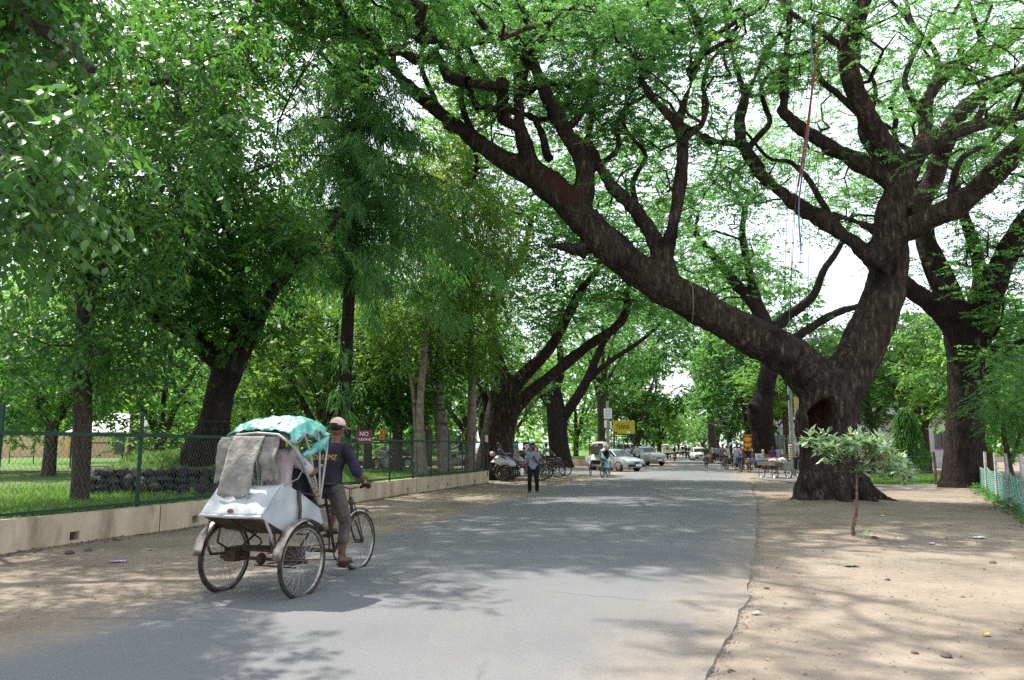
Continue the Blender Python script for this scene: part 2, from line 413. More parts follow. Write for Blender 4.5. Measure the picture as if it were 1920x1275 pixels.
gy = np.concatenate([[-60,-20,-6], np.arange(0, 5, .5), np.arange(5, 20, .17), np.arange(20, 45, .45), np.arange(45, 80, 3), [90,120,160,220,300,450,800,1400]])
V = [(x, y, gz(x, y) if abs(x) < 60 and y < 80 else -.02) for y in gy for x in gx]
n = len(gx)
me = bpy.data.meshes.new('ground'); me.from_pydata(V, [], [(i*n+j, i*n+j+1, (i+1)*n+j+1, (i+1)*n+j) for i in range(len(gy)-1) for j in range(n-1)]); me.update()
me.polygons.foreach_set('use_smooth', [True]*len(me.polygons))
struct(link('ground', me, M_DIRT))
# side street on the left and the paved lane on the right: thin asphalt sheets
def sheet(name, pts, z, dustv):
    """pts: pairs (left,right) of ground points along the strip"""
    rows = []; du = []
    for k in range(len(pts)-1):
        for s in range(8 if k < len(pts)-2 else 9):
            t = s/8; a = pts[k][0].lerp(pts[k+1][0], t); b = pts[k][1].lerp(pts[k+1][1], t)
            row = []
            for j in range(9):
                p = a.lerp(b, j/8); w = .12*noise.noise((p.x*1.1, p.y*1.1, 3)) if j in (0, 8) else 0
                row.append((p.x, p.y + w, z)); du.append(dustv[0] if j in (0, 8) else dustv[1])
            rows.append(row)
    mb = MB().grid(rows); me = mesh_of(mb, name)
    a = me.attributes.new('dust', 'FLOAT', 'POINT'); a.data.foreach_set('value', du)
    return struct(link(name, me, M_ROAD))
sheet('side_street', [(Vector((4.9,42,0)), Vector((6.6,55,0))), (Vector((0,41,0)), Vector((0,56.5,0))), (Vector((-22,46,0)), Vector((-22,60,0))), (Vector((-60,60,0)), Vector((-60,74,0)))], .018, (.7,.15))
sheet('paved_lane', [(G(1405,897), G(1440,882)), (G(1500,907), G(1500,893)), (G(1640,913), G(1640,900)), (G(1780,920), G(1780,907)), (G(1990,930), G(1990,915))], .026, (.7,.22))
# ------------------------------------------------------------------ trees
M_BARK = bark_mat('rain tree bark', (.016,.013,.011), (.066,.051,.040), (.30,.24,.18), .64)
M_BARK2 = bark_mat('grey brown bark', (.05,.04,.032), (.11,.088,.068), (.24,.20,.155), .62, sc=4)
M_BARKD = bark_mat('dark bark', (.016,.013,.011), (.040,.032,.026), (.10,.085,.07), .70)
M_RAIN = leaf_mat('rain tree leaf', [(0,(.017,.056,.021)), (.5,(.040,.112,.036)), (.92,(.085,.19,.050)), (1,(.17,.21,.05))], (.23,.48,.105), .58, .5, .2)
M_BROAD = leaf_mat('broad glossy leaf', [(0,(.012,.036,.014)), (.5,(.028,.075,.022)), (.9,(.06,.125,.03)), (1,(.16,.17,.03))], (.16,.42,.04), .40, .42, .3, gain=1.6)
M_DARKL = leaf_mat('dark canopy leaf', [(0,(.010,.034,.010)), (.5,(.024,.068,.017)), (.86,(.055,.115,.024)), (1,(.17,.14,.035))], (.17,.40,.035), .42, .45, .25, gain=1.65)
M_ASOKA = leaf_mat('asoka leaf', [(0,(.016,.046,.018)), (.6,(.036,.092,.030)), (1,(.07,.145,.04))], (.20,.46,.06), .42, .38, .35, gain=2.1)
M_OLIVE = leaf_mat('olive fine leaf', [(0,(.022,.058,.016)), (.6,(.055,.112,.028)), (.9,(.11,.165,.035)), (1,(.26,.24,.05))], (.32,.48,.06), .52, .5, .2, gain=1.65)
M_LIGHT = leaf_mat('light park leaf', [(0,(.035,.085,.026)), (.5,(.075,.155,.040)), (1,(.15,.23,.055))], (.30,.56,.10), .52, .5, .2, gain=1.4)  # pale tone also puts far haze and sunlit brightness into the colour
M_SAP = leaf_mat('sapling leaf', [(0,(.16,.25,.15)), (.6,(.25,.36,.22)), (1,(.34,.38,.15))], (.2,.36,.08), .25, .30, .7)
M_TWIG = mat('twig', (.035,.028,.022), .95, spec=.1, col2=(.08,.062,.048), scale=6)
M_PALE = mat('pale branch', (.16,.13,.10), .9, spec=.1, col2=(.28,.24,.19), scale=6)

def limb(pl):
    """[(px, py, depth, width px)] -> array of x y z r"""
    out = []
    for x, y, d, w in pl:
        p = P(x, y, d); out.append((p.x, p.y, p.z, w * .5 * d / F))
    return np.array(out)
def wl(pl):
    return np.array(pl, dtype=float)
def smoothpath(A, step):
    A = np.asarray(A, float); out = []
    for i in range(len(A) - 1):
        p0, p1, p2, p3 = A[max(i-1, 0)], A[i], A[i+1], A[min(i+2, len(A)-1)]
        n = max(1, int(np.linalg.norm(p2[:3] - p1[:3]) / step))
        for k in range(n):
            t = k / n
            out.append(.5 * ((2*p1) + (-p0+p2)*t + (2*p0-5*p1+4*p2-p3)*t*t + (-p0+3*p1-3*p2+p3)*t**3))
    out.append(A[-1]); return np.array(out)
def nrm(a): return a / np.maximum(np.linalg.norm(a, axis=-1, keepdims=True), 1e-9)

def sprays(Cn, Rr, S, K, Ls, L, W, flat=1.0, droop=.1, hang=.2, tri=True, tint0=None, spread=.7):
    """leaf geometry: S sprays of K paired leaves scattered through every clump centre"""
    N = len(Cn)
    u = nrm(rng.normal(size=(N, S, 3))) * (rng.random((N, S, 1)) ** .45)
    sq = np.array([1, 1, flat])
    base = Cn[:, None] + Rr[:, None, None] * u * sq
    d = nrm(nrm(u) * .6 + rng.normal(size=(N, S, 3)) * .55) * np.array([1, 1, max(flat, .25)])
    d[..., 2] -= droop; d = nrm(d)
    t = (np.arange(K) + .6) / K
    ls = Ls * rng.uniform(.6, 1.25, (N, S, 1, 1))
    pos = base[:, :, None] + d[:, :, None] * ls * t[None, None, :, None]
    pos[..., 2] -= (t ** 2)[None, None] * Ls * .35 * (hang + droop)
    side = nrm(np.cross(d, np.array([0, 0, 1.0]) + rng.normal(size=(N, S, 3)) * .25))
    sg = np.where(np.arange(K) % 2 == 0, 1.0, -1.0)[None, None, :, None]
    ax = side[:, :, None] * sg * spread + d[:, :, None] * .55 + rng.normal(size=(N, S, K, 3)) * .22
    ax[..., 2] -= hang; ax = nrm(ax)
    up = nrm(np.array([0, 0, 1.0]) + rng.normal(size=(N, S, K, 3)) * .5)
    wd = nrm(np.cross(ax, up)) ; wd = wd * (W * .5)
    ll = L * rng.uniform(.65, 1.2, (N, S, K, 1))
    pos, ax, wd, ll = [q.reshape(-1, q.shape[-1]) for q in (pos, ax, wd, ll)]
    M = len(pos)
    if tri:
        V = np.stack([pos + wd + ax*ll*.15, pos - wd + ax*ll*.15, pos + ax * ll], 1).reshape(-1, 3); c = 3
    else:
        nr = np.cross(ax, wd) * .25
        V = np.stack([pos, pos + wd + ax*ll*.42 + nr, pos + ax*ll, pos - wd + ax*ll*.42 + nr], 1).reshape(-1, 3); c = 4
    t0 = rng.normal(.45, .17, N) if tint0 is None else tint0
    ti = np.repeat(t0, S * K) + np.repeat(rng.normal(0, .09, N * S), K) + rng.normal(0, .09, M)
    return V, c, np.clip(ti, 0, 1)
def leafobj(name, parts_, m, parent):
    V = np.concatenate([p[0] for p in parts_]); cs = np.concatenate([np.full(len(p[0]) // p[1], p[1]) for p in parts_])
    ti = np.concatenate([p[2] for p in parts_])
    me = npmesh(name, V, cs, np.arange(len(V)), ti)
    o = link(name, me, m, parent); o['kind'] = 'stuff'
    return o
def pads(ells, mind=0.0):
    """[(px,py,rx,ry,depth,spread,count)] -> clump centres in the world"""
    out = []
    for x, y, rx_, ry_, d, dd, n in ells:
        for _ in range(n):
            a = rnd.random() * 2 * math.pi; q = math.sqrt(rnd.random())
            out.append(P(x + math.cos(a)*q*rx_, y + math.sin(a)*q*ry_, max(3.0, d + rnd.uniform(-dd, dd))))
    return np.array([tuple(p) for p in out])
SAPG = G(1600, 1006)
LIT = [(430,1085,1390,1420,.10),(370,1050,720,1135,.0),(1420,1040,1860,1100,.25),(1400,1100,1560,1420,.4),(700,925,980,985,.5),(120,1085,430,1135,.3)]
def opened(pts):
    """the canopy has gaps where the photo's ground lies in the sun"""
    keep = []
    for p in pts:
        p = Vector(p); g = p - sd * ((p.z - .5) / sd.z); k = 1.0
        dz = g.y*cT + (g.z-H)*sT
        if g.y > 1.5:
            x = 960 + F*g.x/dz; y = 637.5 - F*((g.z-H)*cT - g.y*sT)/dz
            for x0, y0, x1, y1, pr in LIT:
                if x0 < x < x1 and y0 < y + 30 < y1: k = min(k, pr)
        q = p - (SAPG + Vector((0,0,1.3))); 
        if (q - sd*q.dot(sd)).length < 1.25 and p.z > 2.5: k = 0
        if rnd.random() < k: keep.append(p)
    return np.array([tuple(p) for p in keep])
def shade(regions):
    """clumps added between the sun and the ground to shade chosen stretches"""
    out = []
    for x0, y0, x1, y1, z0, z1, n in regions:
        for _ in range(n):
            g = G(rnd.uniform(x0,x1), rnd.uniform(y0,y1)); z = rnd.uniform(z0,z1); out.append(tuple(g + sd*(z/sd.z)))
    return np.array(out)
def grow(limbs, pts, zmin=1.5, wob=.17, seg=.5, tip=.013, pw=.52, reach=.25):
    """connect every clump to the nearest wood with a wiggling branch; radii follow what each branch carries"""
    pos, rad, dist = [], [], []
    for A in limbs:
        B = smoothpath(A, .5); acc = 0
        for k, q in enumerate(B):
            if q[2] < zmin: continue
            pos.append(q[:3]); rad.append(q[3]); dist.append(0.0)
    pos = [np.array(p) for p in pos]; nfix = len(pos)
    N = np.zeros((nfix + len(pts) * 12, 3)); Dd = np.zeros(len(N)); N[:nfix] = pos; n = nfix
    order = np.argsort([np.min(np.linalg.norm(N[:nfix] - p, axis=1)) for p in pts])
    paths = []; load = np.zeros(len(N)); parent = -np.ones(len(N), int)
    for i in order:
        p = pts[i]
        dv = p - N[:n]; dl = np.linalg.norm(dv, axis=1)
        cost = dl + reach * Dd[:n] + np.where(dv[:, 2] < -.4 * dl, .6 * dl, 0)
        j = int(np.argmin(cost)); L = dl[j]
        if L < .15: continue
        k = int(min(9, max(2, L / seg)))
        a = N[j]; ids = [j]
        w1 = np.array([rnd.gauss(0, 1), rnd.gauss(0, 1), rnd.gauss(0, .7)]) * wob * min(L, 3.0)
        w2 = np.array([rnd.gauss(0, 1), rnd.gauss(0, 1), rnd.gauss(0, .7)]) * wob * .6 * min(L, 2.5)
        lift = np.array([0, 0, .10 * L])
        for s in range(1, k + 1):
            t = s / k
            q = a + (p - a) * t + w1 * math.sin(math.pi * t) + w2 * math.sin(2.6 * math.pi * t) * (1 - t) + lift * math.sin(math.pi * t)
            N[n] = q; Dd[n] = Dd[j] + L * t; parent[n] = ids[-1]; ids.append(n); n += 1
        paths.append(ids)
    for ids in reversed(paths):
        load[ids[-1]] += 1
        for q in range(len(ids) - 1, 0, -1): load[ids[q-1]] += load[ids[q]] if ids[q-1] >= nfix else 0
    mb = MB()
    for ids in paths:
        r = [tip * max(1, load[q]) ** pw for q in ids[1:]]
        r0 = r[0] * 1.15
        if ids[0] < nfix: r0 = min(r0 * 1.25, rad[ids[0]] * .9)
        rr = [r0] + r; rr[-1] *= .55
        far = N[ids[-1]][1]
        mb.tube([N[q] for q in ids], rr, 6 if rr[0] > .05 else 4, cap=False)
    return mb
def bumpy(amp, sc):
    def f(me):
        me.update()
        n = len(me.vertices); co = np.empty(n*3); me.vertices.foreach_get('co', co); co = co.reshape(-1, 3)
        no = np.empty(n*3); me.vertices.foreach_get('normal', no); no = no.reshape(-1, 3)
        h = np.array([noise.fractal((p[0]*sc, p[1]*sc, p[2]*sc*.35), 1.0, 2.2, 4) for p in co])
        me.vertices.foreach_set('co', (co + no * (h * amp)[:, None]).ravel()); me.update()
    return f
def wood(name, limbs, m, parent, voxel=None, bump=.03, extra=None, post=None):
    """the trunk with its heavy limbs as one continuous skin"""
    mb = MB(); thin = MB()
    for A in limbs:
        B = smoothpath(A, .18 if voxel else .35)
        mb.tube([q[:3] for q in B], [max(q[3], .012) for q in B], 16 if voxel else 10)
    if extra: extra(mb)
    if voxel:
        def dd(me):
            bumpy(bump, 1.6)(me); bumpy(bump * .45, 6)(me)
            if post: post(me)
        return link(name, remesh(mb, voxel, name, 2, dd), m, parent)
    return part(name, mb, m, parent, True, 60)

SKYGAP = [(1268,716,48,32),(1580,520,62,52),(1455,425,36,20)]
def skygap(pts):
    out = []
    for p in pts:
        x, y, z = p; dz = y*cT + (z-H)*sT; px = 960 + F*x/dz; py = 637.5 - F*((z-H)*cT - y*sT)/dz
        if dz > 1 and any(((px-a)/c)**2 + ((py-b)/d)**2 < 1 for a, b, c, d in SKYGAP) and rnd.random() < .92: continue
        out.append(p)
    return np.array(out).reshape(-1, 3)
def tree(name, label, limbs, pts, leafm, bark, style, group=None, base=None, voxel=None, twig=None, Rp=.8, tint0=None, post=None, extra=None, tip=.019, pw=.54, wob=.20, cat='tree', bump=.03, zmin=1.5, keep=None):
    pts = skygap(pts)
    if tint0 is not None: tint0 = tint0[:len(pts)]
    b = limbs[0][0]
    if b[2] > -.05: limbs = [np.vstack([[b[0] - (limbs[0][1][0]-b[0])*.3, b[1], -.12, b[3]*1.12], limbs[0]])] + list(limbs[1:]); b = limbs[0][0]
    t = thing(name, label, cat, (b[0], b[1], 0), 0, group)
    off = np.array([b[0], b[1], 0])
    L2 = [np.column_stack([A[:, :3] - off, A[:, 3]]) for A in limbs]; pts = pts - off
    w = wood('trunk', L2, bark, t, voxel, bump, extra=(lambda mb: extra(mb, off)) if extra else None, post=(lambda me: post(me, off)) if post else None)
    if len(pts):
        part('twigs', grow(L2, pts, zmin, tip=tip, pw=pw, wob=wob), twig or bark, t, True, 80)['kind'] = 'stuff'
        Rr = rng.uniform(.75, 1.3, len(pts)) * Rp
        out = [sprays(pts, Rr, tint0=tint0, **st) for st in style]
        leafobj('crown', out, leafm, t)
    return t
ST_RAIN = [dict(S=15, K=14, Ls=.55, L=.14, W=.066, flat=.30, droop=.04, hang=.1)]
ST_RAINF = [dict(S=12, K=8, Ls=.75, L=.26, W=.135, flat=.32, droop=.04, hang=.1)]
ST_BROAD = [dict(S=10, K=8, Ls=.5, L=.155, W=.075, flat=.8, droop=.25, hang=.5, tri=False)]
ST_DARK = [dict(S=16, K=9, Ls=.5, L=.18, W=.095, flat=.7, droop=.15, hang=.3)]
ST_FINE = [dict(S=17, K=9, Ls=.5, L=.165, W=.07, flat=.8, droop=.3, hang=.45)]
ST_BACK = [dict(S=13, K=8, Ls=.7, L=.26, W=.13, flat=.75, droop=.1, hang=.3)]

# --- the big leaning rain tree on the right
d0 = 22.1
A_l = [
 limb([(1570,956,d0,112),(1565,925,d0,106),(1557,880,d0,106),(1553,830,d0,104),(1552,780,d0,106),(1553,735,d0,108),(1551,700,d0,98)]),
 limb([(1556,760,d0,84),(1532,722,d0,86),(1480,670,d0+0.11,74),(1400,625,d0+0.28,71),(1320,580,d0+0.50,67),(1240,535,d0+0.72,65),(1170,485,d0+0.99,62),(1110,430,d0+1.26,63),(1062,378,d0+1.54,57),(1008,333,d0+1.81,53),(950,302,d0+2.09,40),(890,262,d0+2.42,29),(830,215,d0+2.75,25),(770,165,d0+3.08,22),(720,110,d0+3.41,20),(670,55,d0+3.74,16),(620,0,d0+4.07,12)]),
 limb([(1080,410,d0+1.32,50),(1096,340,d0+1.38,39),(1086,290,d0+1.49,34),(1060,245,d0+1.59,33),(1030,190,d0+1.76,29),(1005,130,d0+1.93,25),(985,70,d0+2.09,21),(962,5,d0+2.25,16)]),
 limb([(1010,340,d0+1.76,39),(990,290,d0+1.65,31),(975,240,d0+1.54,27),(972,180,d0+1.54,23),(975,110,d0+1.49,20),(962,40,d0+1.43,16)]),
 limb([(1030,300,d0+1.76,17),(1004,225,d0+2.15,12),(962,205,d0+2.37,11),(912,145,d0+2.59,9),(868,82,d0+2.75,6)]),
 limb([(1100,470,d0+1.21,34),(1070,466,d0+1.38,27),(1046,462,d0+1.49,16),(1030,460,d0+1.54,5)]),
 limb([(1255,545,d0+0.72,58),(1243,490,d0+0.83,39),(1215,428,d0+1.04,30),(1178,378,d0+1.21,27),(1140,338,d0+1.38,20),(1100,262,d0+1.59,14)]),
 limb([(1243,495,d0+0.72,34),(1262,420,d0+0.55,27),(1276,340,d0+0.44,27),(1281,272,d0+0.33,23),(1268,232,d0+0.33,22),(1230,190,d0+0.44,16),(1202,150,d0+0.55,12)]),
 limb([(1268,235,d0+0.33,17),(1298,150,d0+0.22,13),(1316,75,d0+0.11,12),(1292,8,d0,9)]),
 limb([(1560,740,d0,96),(1592,700,d0,90),(1626,630,d0,80),(1654,560,d0,76),(1670,490,d0,70),(1668,440,d0,61),(1672,400,d0,53),(1684,355,d0,51),(1690,318,d0,46)]),
 limb([(1690,335,d0,46),(1662,280,d0-.4,43),(1626,220,d0-.8,42),(1600,150,d0-1.1,41),(1594,90,d0-1.4,39),(1608,30,d0-1.8,38),(1632,-50,d0-2.3,33)]),
 limb([(1694,330,d0,43),(1728,284,d0+.2,34),(1772,256,d0+.5,33),(1826,236,d0+.9,30),(1920,210,d0+1.4,25),(1990,190,d0+2,20)]),
 limb([(1726,285,d0+.3,30),(1733,240,d0+.6,27),(1738,196,d0+.8,26),(1762,147,d0+1,26),(1812,113,d0+1.2,26),(1872,90,d0+1.4,26),(1930,38,d0+1.6,23),(1990,-20,d0+2,18)]),
 limb([(1700,400,d0+.6,33),(1742,352,d0+1,34),(1788,230,d0+1.6,33),(1850,172,d0+2,31),(1925,132,d0+2.4,28),(2000,90,d0+3,21)]),
 limb([(1640,500,d0-.5,46),(1692,436,d0-1.1,44),(1788,390,d0-2,41),(1862,326,d0-2.7,41),(1925,258,d0-3.4,38),(2000,190,d0-4,30)]),
 limb([(1690,360,d0,38),(1650,324,d0,38),(1586,293,d0+.2,33),(1521,253,d0+.3,30),(1480,222,d0+.5,27),(1462,202,d0+.6,21)]),
 limb([(1470,212,d0+.5,18),(1471,143,d0+.2,16),(1479,42,d0,15),(1474,-30,d0,12)]),
 limb([(1645,490,d0+.2,41),(1610,462,d0+.4,31),(1553,420,d0+.8,27),(1492,382,d0+1.1,26),(1435,333,d0+1.4,25),(1394,276,d0+1.7,23),(1386,228,d0+1.9,20),(1398,183,d0+2,20)]),
 limb([(1398,186,d0+2,16),(1376,110,d0+2.1,13),(1361,40,d0+2.3,11),(1350,-30,d0+2.5,8)]),
 limb([(1398,186,d0+2,16),(1430,112,d0+1.9,13),(1460,62,d0+1.8,11),(1475,10,d0+1.6,8)]),
 limb([(1390,270,d0+1.7,16),(1335,264,d0+1.9,14),(1290,240,d0+2.1,11)]),
 limb([(1660,440,d0+.3,21),(1600,414,d0+.6,15),(1540,396,d0+.9,11),(1440,352,d0+1.6,7)]),
]
A_thin = [limb(a) for a in (
 [(1300,140,d0-.4,14),(1342,62,d0-.6,11),(1420,18,d0-1,8),(1470,-20,d0-1.3,6)], [(1430,112,d0+1.9,13),(1500,96,d0+1.6,10),(1560,58,d0+1.3,8),(1590,10,d0+1,6)],
 [(1735,240,d0+.6,15),(1702,152,d0+.9,12),(1722,62,d0+1.2,10),(1690,-20,d0+1.5,7)], [(1762,150,d0+1,13),(1748,90,d0+1.3,10),(1702,32,d0+1.6,8),(1660,-10,d0+2,6)],
 [(1850,95,d0+1.3,13),(1838,42,d0+1.6,10),(1800,-24,d0+2,7)], [(1215,428,d0+1.1,14),(1192,350,d0+1.5,11),(1212,290,d0+1.9,9),(1168,228,d0+2.3,7),(1176,170,d0+2.6,5)],
 [(1060,245,d0+1.6,15),(1112,180,d0+1.9,12),(1122,100,d0+2.2,10),(1164,30,d0+2.5,7)], [(1005,130,d0+2,13),(944,84,d0+2.3,10),(930,0,d0+2.6,7)],
 [(890,262,d0+2.4,15),(858,182,d0+2.7,12),(884,100,d0+3,10),(850,30,d0+3.3,7)], [(830,215,d0+2.8,13),(782,122,d0+3.1,10),(804,42,d0+3.4,8)],
 [(1553,420,d0+.8,14),(1530,344,d0+1.2,11),(1490,302,d0+1.6,9),(1436,290,d0+2,7),(1400,250,d0+2.3,5)], [(1626,220,d0-.8,15),(1572,182,d0-.4,12),(1530,100,d0,10),(1544,20,d0+.4,7)],
 [(1594,90,d0-1.4,14),(1504,42,d0-1,11),(1440,-14,d0-.6,8)], [(1826,236,d0+.9,14),(1842,170,d0+1.2,11),(1802,100,d0+1.5,8),(1814,40,d0+1.8,6)],
 [(1788,390,d0-2,15),(1802,300,d0-1.6,12),(1872,250,d0-1.2,10),(1900,180,d0-.8,7)], [(1394,276,d0+1.7,14),(1440,230,d0+2,11),(1432,160,d0+2.3,9),(1480,110,d0+2.6,6)],
 [(1281,272,d0-.6,13),(1330,200,d0-.2,10),(1322,130,d0+.2,8),(1370,70,d0+.6,6)], [(1650,324,d0,14),(1610,250,d0+.4,11),(1640,180,d0+.8,9),(1600,110,d0+1.2,6)],
 [(1096,340,d0+1.3,15),(1150,290,d0+1.7,11),(1160,220,d0+2.1,9),(1220,170,d0+2.5,6)], [(1320,470,45,10),(1270,440,45,8),(1262,380,45,6)])]
def big_extra(mb, off):
    for (x, y, w, dd) in ((1530,938,40,-.4),(1612,938,52,-.2),(1572,946,50,-.7),(1545,944,40,-.6)):
        a = P(x, y - 40, d0 + dd*.7) - Vector(off); g = P(x + (x-1565)*.5, y + 6, d0 + dd) - Vector(off)
        g.z = -.12
        mb.tube([a + Vector((-(x-1565)*.006, 0, .6)), a, g], [w*.2*d0/F, w*.42*d0/F, w*.5*d0/F], 12)
    for li, ts in ((1, 7), (9, 7), (2, 3), (13, 3), (14, 4)):
        B = smoothpath(A_l[li], .3)
        for k in range(ts):
            q = B[rnd.randrange(3, len(B)-1)]; a_ = rnd.random()*6.28; rr = q[3]
            dv = Vector((math.cos(a_), rnd.uniform(-1,.2), math.sin(a_))).normalized()
            mb.ell(Vector(q[:3]) - Vector(off) + dv*rr*.80, (rr*rnd.uniform(.2,.34), rr*rnd.uniform(.2,.34), rr*rnd.uniform(.25,.45)), None, 8, 6)
    c0 = Vector((8.95, 22.1, 0)) - Vector(off)
    for k, (an_, L_, r_) in enumerate(((-20,1.5,.30),(-62,1.3,.26),(-100,1.35,.24),(-140,1.3,.22),(175,1.25,.2),(15,1.35,.26),(60,1.3,.25))):
        dv = Vector((math.cos(R_(an_)), math.sin(R_(an_)), 0)); sd_ = Vector((-dv.y, dv.x, 0))
        mb.tube([c0 + dv*.25 + Vector((0,0,1.5)), c0 + dv*.62 + Vector((0,0,.75)), c0 + dv*.9 + Vector((0,0,.28)), c0 + dv*L_*.85 + sd_*.08 + Vector((0,0,.05)), c0 + dv*L_*1.15 + Vector((0,0,-.12))], [r_*.9, r_*1.0, r_*.9, r_*.55, r_*.25], 10)
    mb.ell(P(1509, 700, d0-.2) - Vector(off), (.42, .5, .5)); mb.ell(P(1513, 800, d0-.1) - Vector(off), (.3, .45, .7))
    mb.ell(P(1522, 905, d0-.5) - Vector(off), (.32, .3, .38))
    for k in range(5):
        a = P(1046, 462, d0+1.48) - Vector(off)
        mb.tube([a, a + Vector((-.22 - .06*k, rnd.uniform(-.12,.12), rnd.uniform(-.16,.14)))], [.07, .015], 6)
def big_post(me, off):
    n = len(me.vertices); co = np.empty(n*3); me.vertices.foreach_get('co', co); co = co.reshape(-1, 3)
    c = np.array(P(1548, 786, d0 - .85)) - off
    w = co - c; nz_ = np.array([noise.noise((p[0]*3, p[2]*3, 9)) for p in w]); e = np.sqrt(((w[:, 0] - .10*w[:, 2])/.33)**2 + (w[:, 2]/.60)**2) + nz_*.22
    k = np.clip(1 - e, 0, 1) * (w[:, 1] < .55) * (w[:, 1] > -.5)
    k = np.clip(k * 3.2, 0, 1); k = k*k*(3-2*k)
    co[:, 1] += k * .80
    lip = np.exp(-((e - 1.12)/.2)**2) * (w[:, 1] < .6) * (w[:, 1] > -.6); co[:, 1] -= lip * .08
    # bare scar on the upper side of the limb
    s = np.array(P(1030, 325, d0+1.4)) - off; s2 = np.array(P(1078, 378, d0+1.1)) - off
    dirv = (s2 - s) / np.linalg.norm(s2 - s); q = co - s; tt = q @ dirv; dist = np.linalg.norm(q - tt[:, None]*dirv, axis=1)
    sc = np.clip(1 - dist/.34, 0, 1) * (tt > -.1) * (tt < np.linalg.norm(s2-s)); sc = np.clip(sc*2, 0, .8)
    me.vertices.foreach_set('co', co.ravel()); me.update()
    a = me.attributes.new('hollow', 'FLOAT', 'POINT'); a.data.foreach_set('value', np.maximum(k, sc).astype(np.float32))
A_p = pads([(780,30,300,110,25.5,2.5,96),(1010,100,170,150,25.5,3,112),(700,-60,250,120,25,3,60),(1150,110,130,150,25,3,88),(1310,70,140,110,23,3.5,60),
 (1490,50,120,120,22,3.5,38),(1700,40,190,120,22,4,34),(1850,130,130,150,20,4,25),(1450,150,110,60,22.5,2.5,16),(1240,300,110,110,24,3,26),(1120,230,100,90,24.5,3,28),
 (1500,-140,500,130,20,4,42),(1000,-150,300,130,23,4,60),(1860,290,90,120,20,2.5,20),(1560,330,80,60,23,1.5,8),(1400,330,70,50,23.5,1.5,8),(900,220,90,70,26,2.5,18),
 (1760,330,60,50,21.5,2,10),(1990,60,60,260,20,4,30)])
def clear_view(pts, lines, keep=.12):
    """thin the leaves that would hide the big limbs"""
    out = []
    for p in pts:
        x, y, z = p; dz = y*cT + (z-H)*sT; px = 960 + F*x/dz; py = 637.5 - F*((z-H)*cT - y*sT)/dz; ok = True
        for A in lines:
            for (a, b) in zip(A[:-1], A[1:]):
                v = np.array([b[0]-a[0], b[1]-a[1]]); w = np.array([px-a[0], py-a[1]]); t = np.clip(w@v/(v@v), 0, 1)
                if np.hypot(*(w - t*v)) < 34 + .5*max(a[3], b[3])*.6 and y < (a[2]+b[2])/2 + .6: ok = False
        if ok or rnd.random() < keep: out.append(p)
    return np.array(out)
VIEW = [[(1240,535,23,98),(1110,430,24,96),(1008,333,24,80),(890,262,25,44),(770,165,26,34),(720,110,27,30)],[(1090,340,24,50),(1060,245,24,42),(1005,130,25,32)],[(1255,545,23,70),(1215,428,24,38),(1140,338,24,26)],[(1262,420,23,34),(1281,272,23,30),(1230,190,23,20)],
 [(1670,490,22,88),(1690,318,22,58),(1626,220,21.5,50),(1594,90,21,48)],[(1694,330,22,50),(1826,236,23,36)],[(1692,436,21,54),(1862,326,19.5,50)],[(1650,324,22,46),(1470,212,22.6,30)],[(1610,462,22,38),(1394,276,23,28),(1386,200,24,24)]]
A_grow = A_thin[:-1]
A_p = np.concatenate([clear_view(opened(A_p), VIEW), shade([(960,965,1420,1072,11.5,15,120),(640,1000,980,1070,11.5,14,40),(1180,900,1420,960,12,15,26),(1480,1120,1930,1290,10,14,9),(1430,950,1900,1030,11,14,40)])])
big = tree('rain_tree', 'huge rain tree forking low beside the road, with a red hollow in its trunk', A_l, A_p, M_RAIN, M_BARK, ST_RAIN, 'rain trees along the road', voxel=.065, Rp=.88, extra=big_extra, post=big_post, bump=.085, zmin=4.2)
for A in A_thin[:-1]:
    B = smoothpath(np.column_stack([A[:, :3] - np.array([big.location.x, big.location.y, 0]), A[:, 3]]), .22)
    jx = [Vector((noise.noise((q[2]*1.3, k, 1)), noise.noise((q[2]*1.3, 5, k)), 0))*.16 for k, q in enumerate(B)]
    part('branch', MB().tube([Vector(q[:3]) + (noise.noise_vector(Vector(q[:3])*.9)*.22 if i else Vector()) for i, q in enumerate(B)], [q[3] for q in B], 8), M_BARK, big)

# --- second rain tree on the right
d1 = 28.2
B_l = [limb([(1806,922,d1,88),(1806,890,d1,72),(1808,850,d1,68),(1810,760,d1,63),(1812,680,d1,64),(1814,640,d1,78),(1812,608,d1,80)]),
 limb([(1812,645,d1,58),(1788,600,d1,56),(1750,572,d1,40),(1712,545,d1+.3,34),(1660,500,d1+.8,22)]),
 limb([(1808,625,d1,60),(1784,570,d1,50),(1764,520,d1+.2,46),(1738,460,d1+.5,38),(1728,395,d1+.7,30),(1700,330,d1+1,22)]),
 limb([(1820,640,d1,60),(1846,575,d1-.3,52),(1872,510,d1-.7,46),(1910,440,d1-1.1,42),(1955,370,d1-1.5,34)]),
 limb([(1830,690,d1,48),(1865,664,d1-.4,36),(1925,648,d1-.9,28),(2000,610,d1-1.5,22)]),
 limb([(1822,600,d1,40),(1836,540,d1+.4,28),(1830,470,d1+.9,23),(1806,400,d1+1.3,18),(1790,330,d1+1.6,14)]),
 limb([(1845,735,d1,26),(1862,722,d1-.4,20),(1876,706,d1-.6,12)])]
B_p = pads([(1840,350,110,120,28,3,46),(1700,330,110,90,30,3,32),(1620,400,90,70,32,3,18),(1870,520,80,80,28,3,26),(1740,520,80,60,31,3,14),(1900,640,60,60,27,2,16),(1800,200,160,100,28,3,34),(1640,220,120,120,31,4,30),(1500,200,120,120,33,4,28),(1990,400,60,200,27,3,26)])
B_p = clear_view(opened(B_p), VIEW)
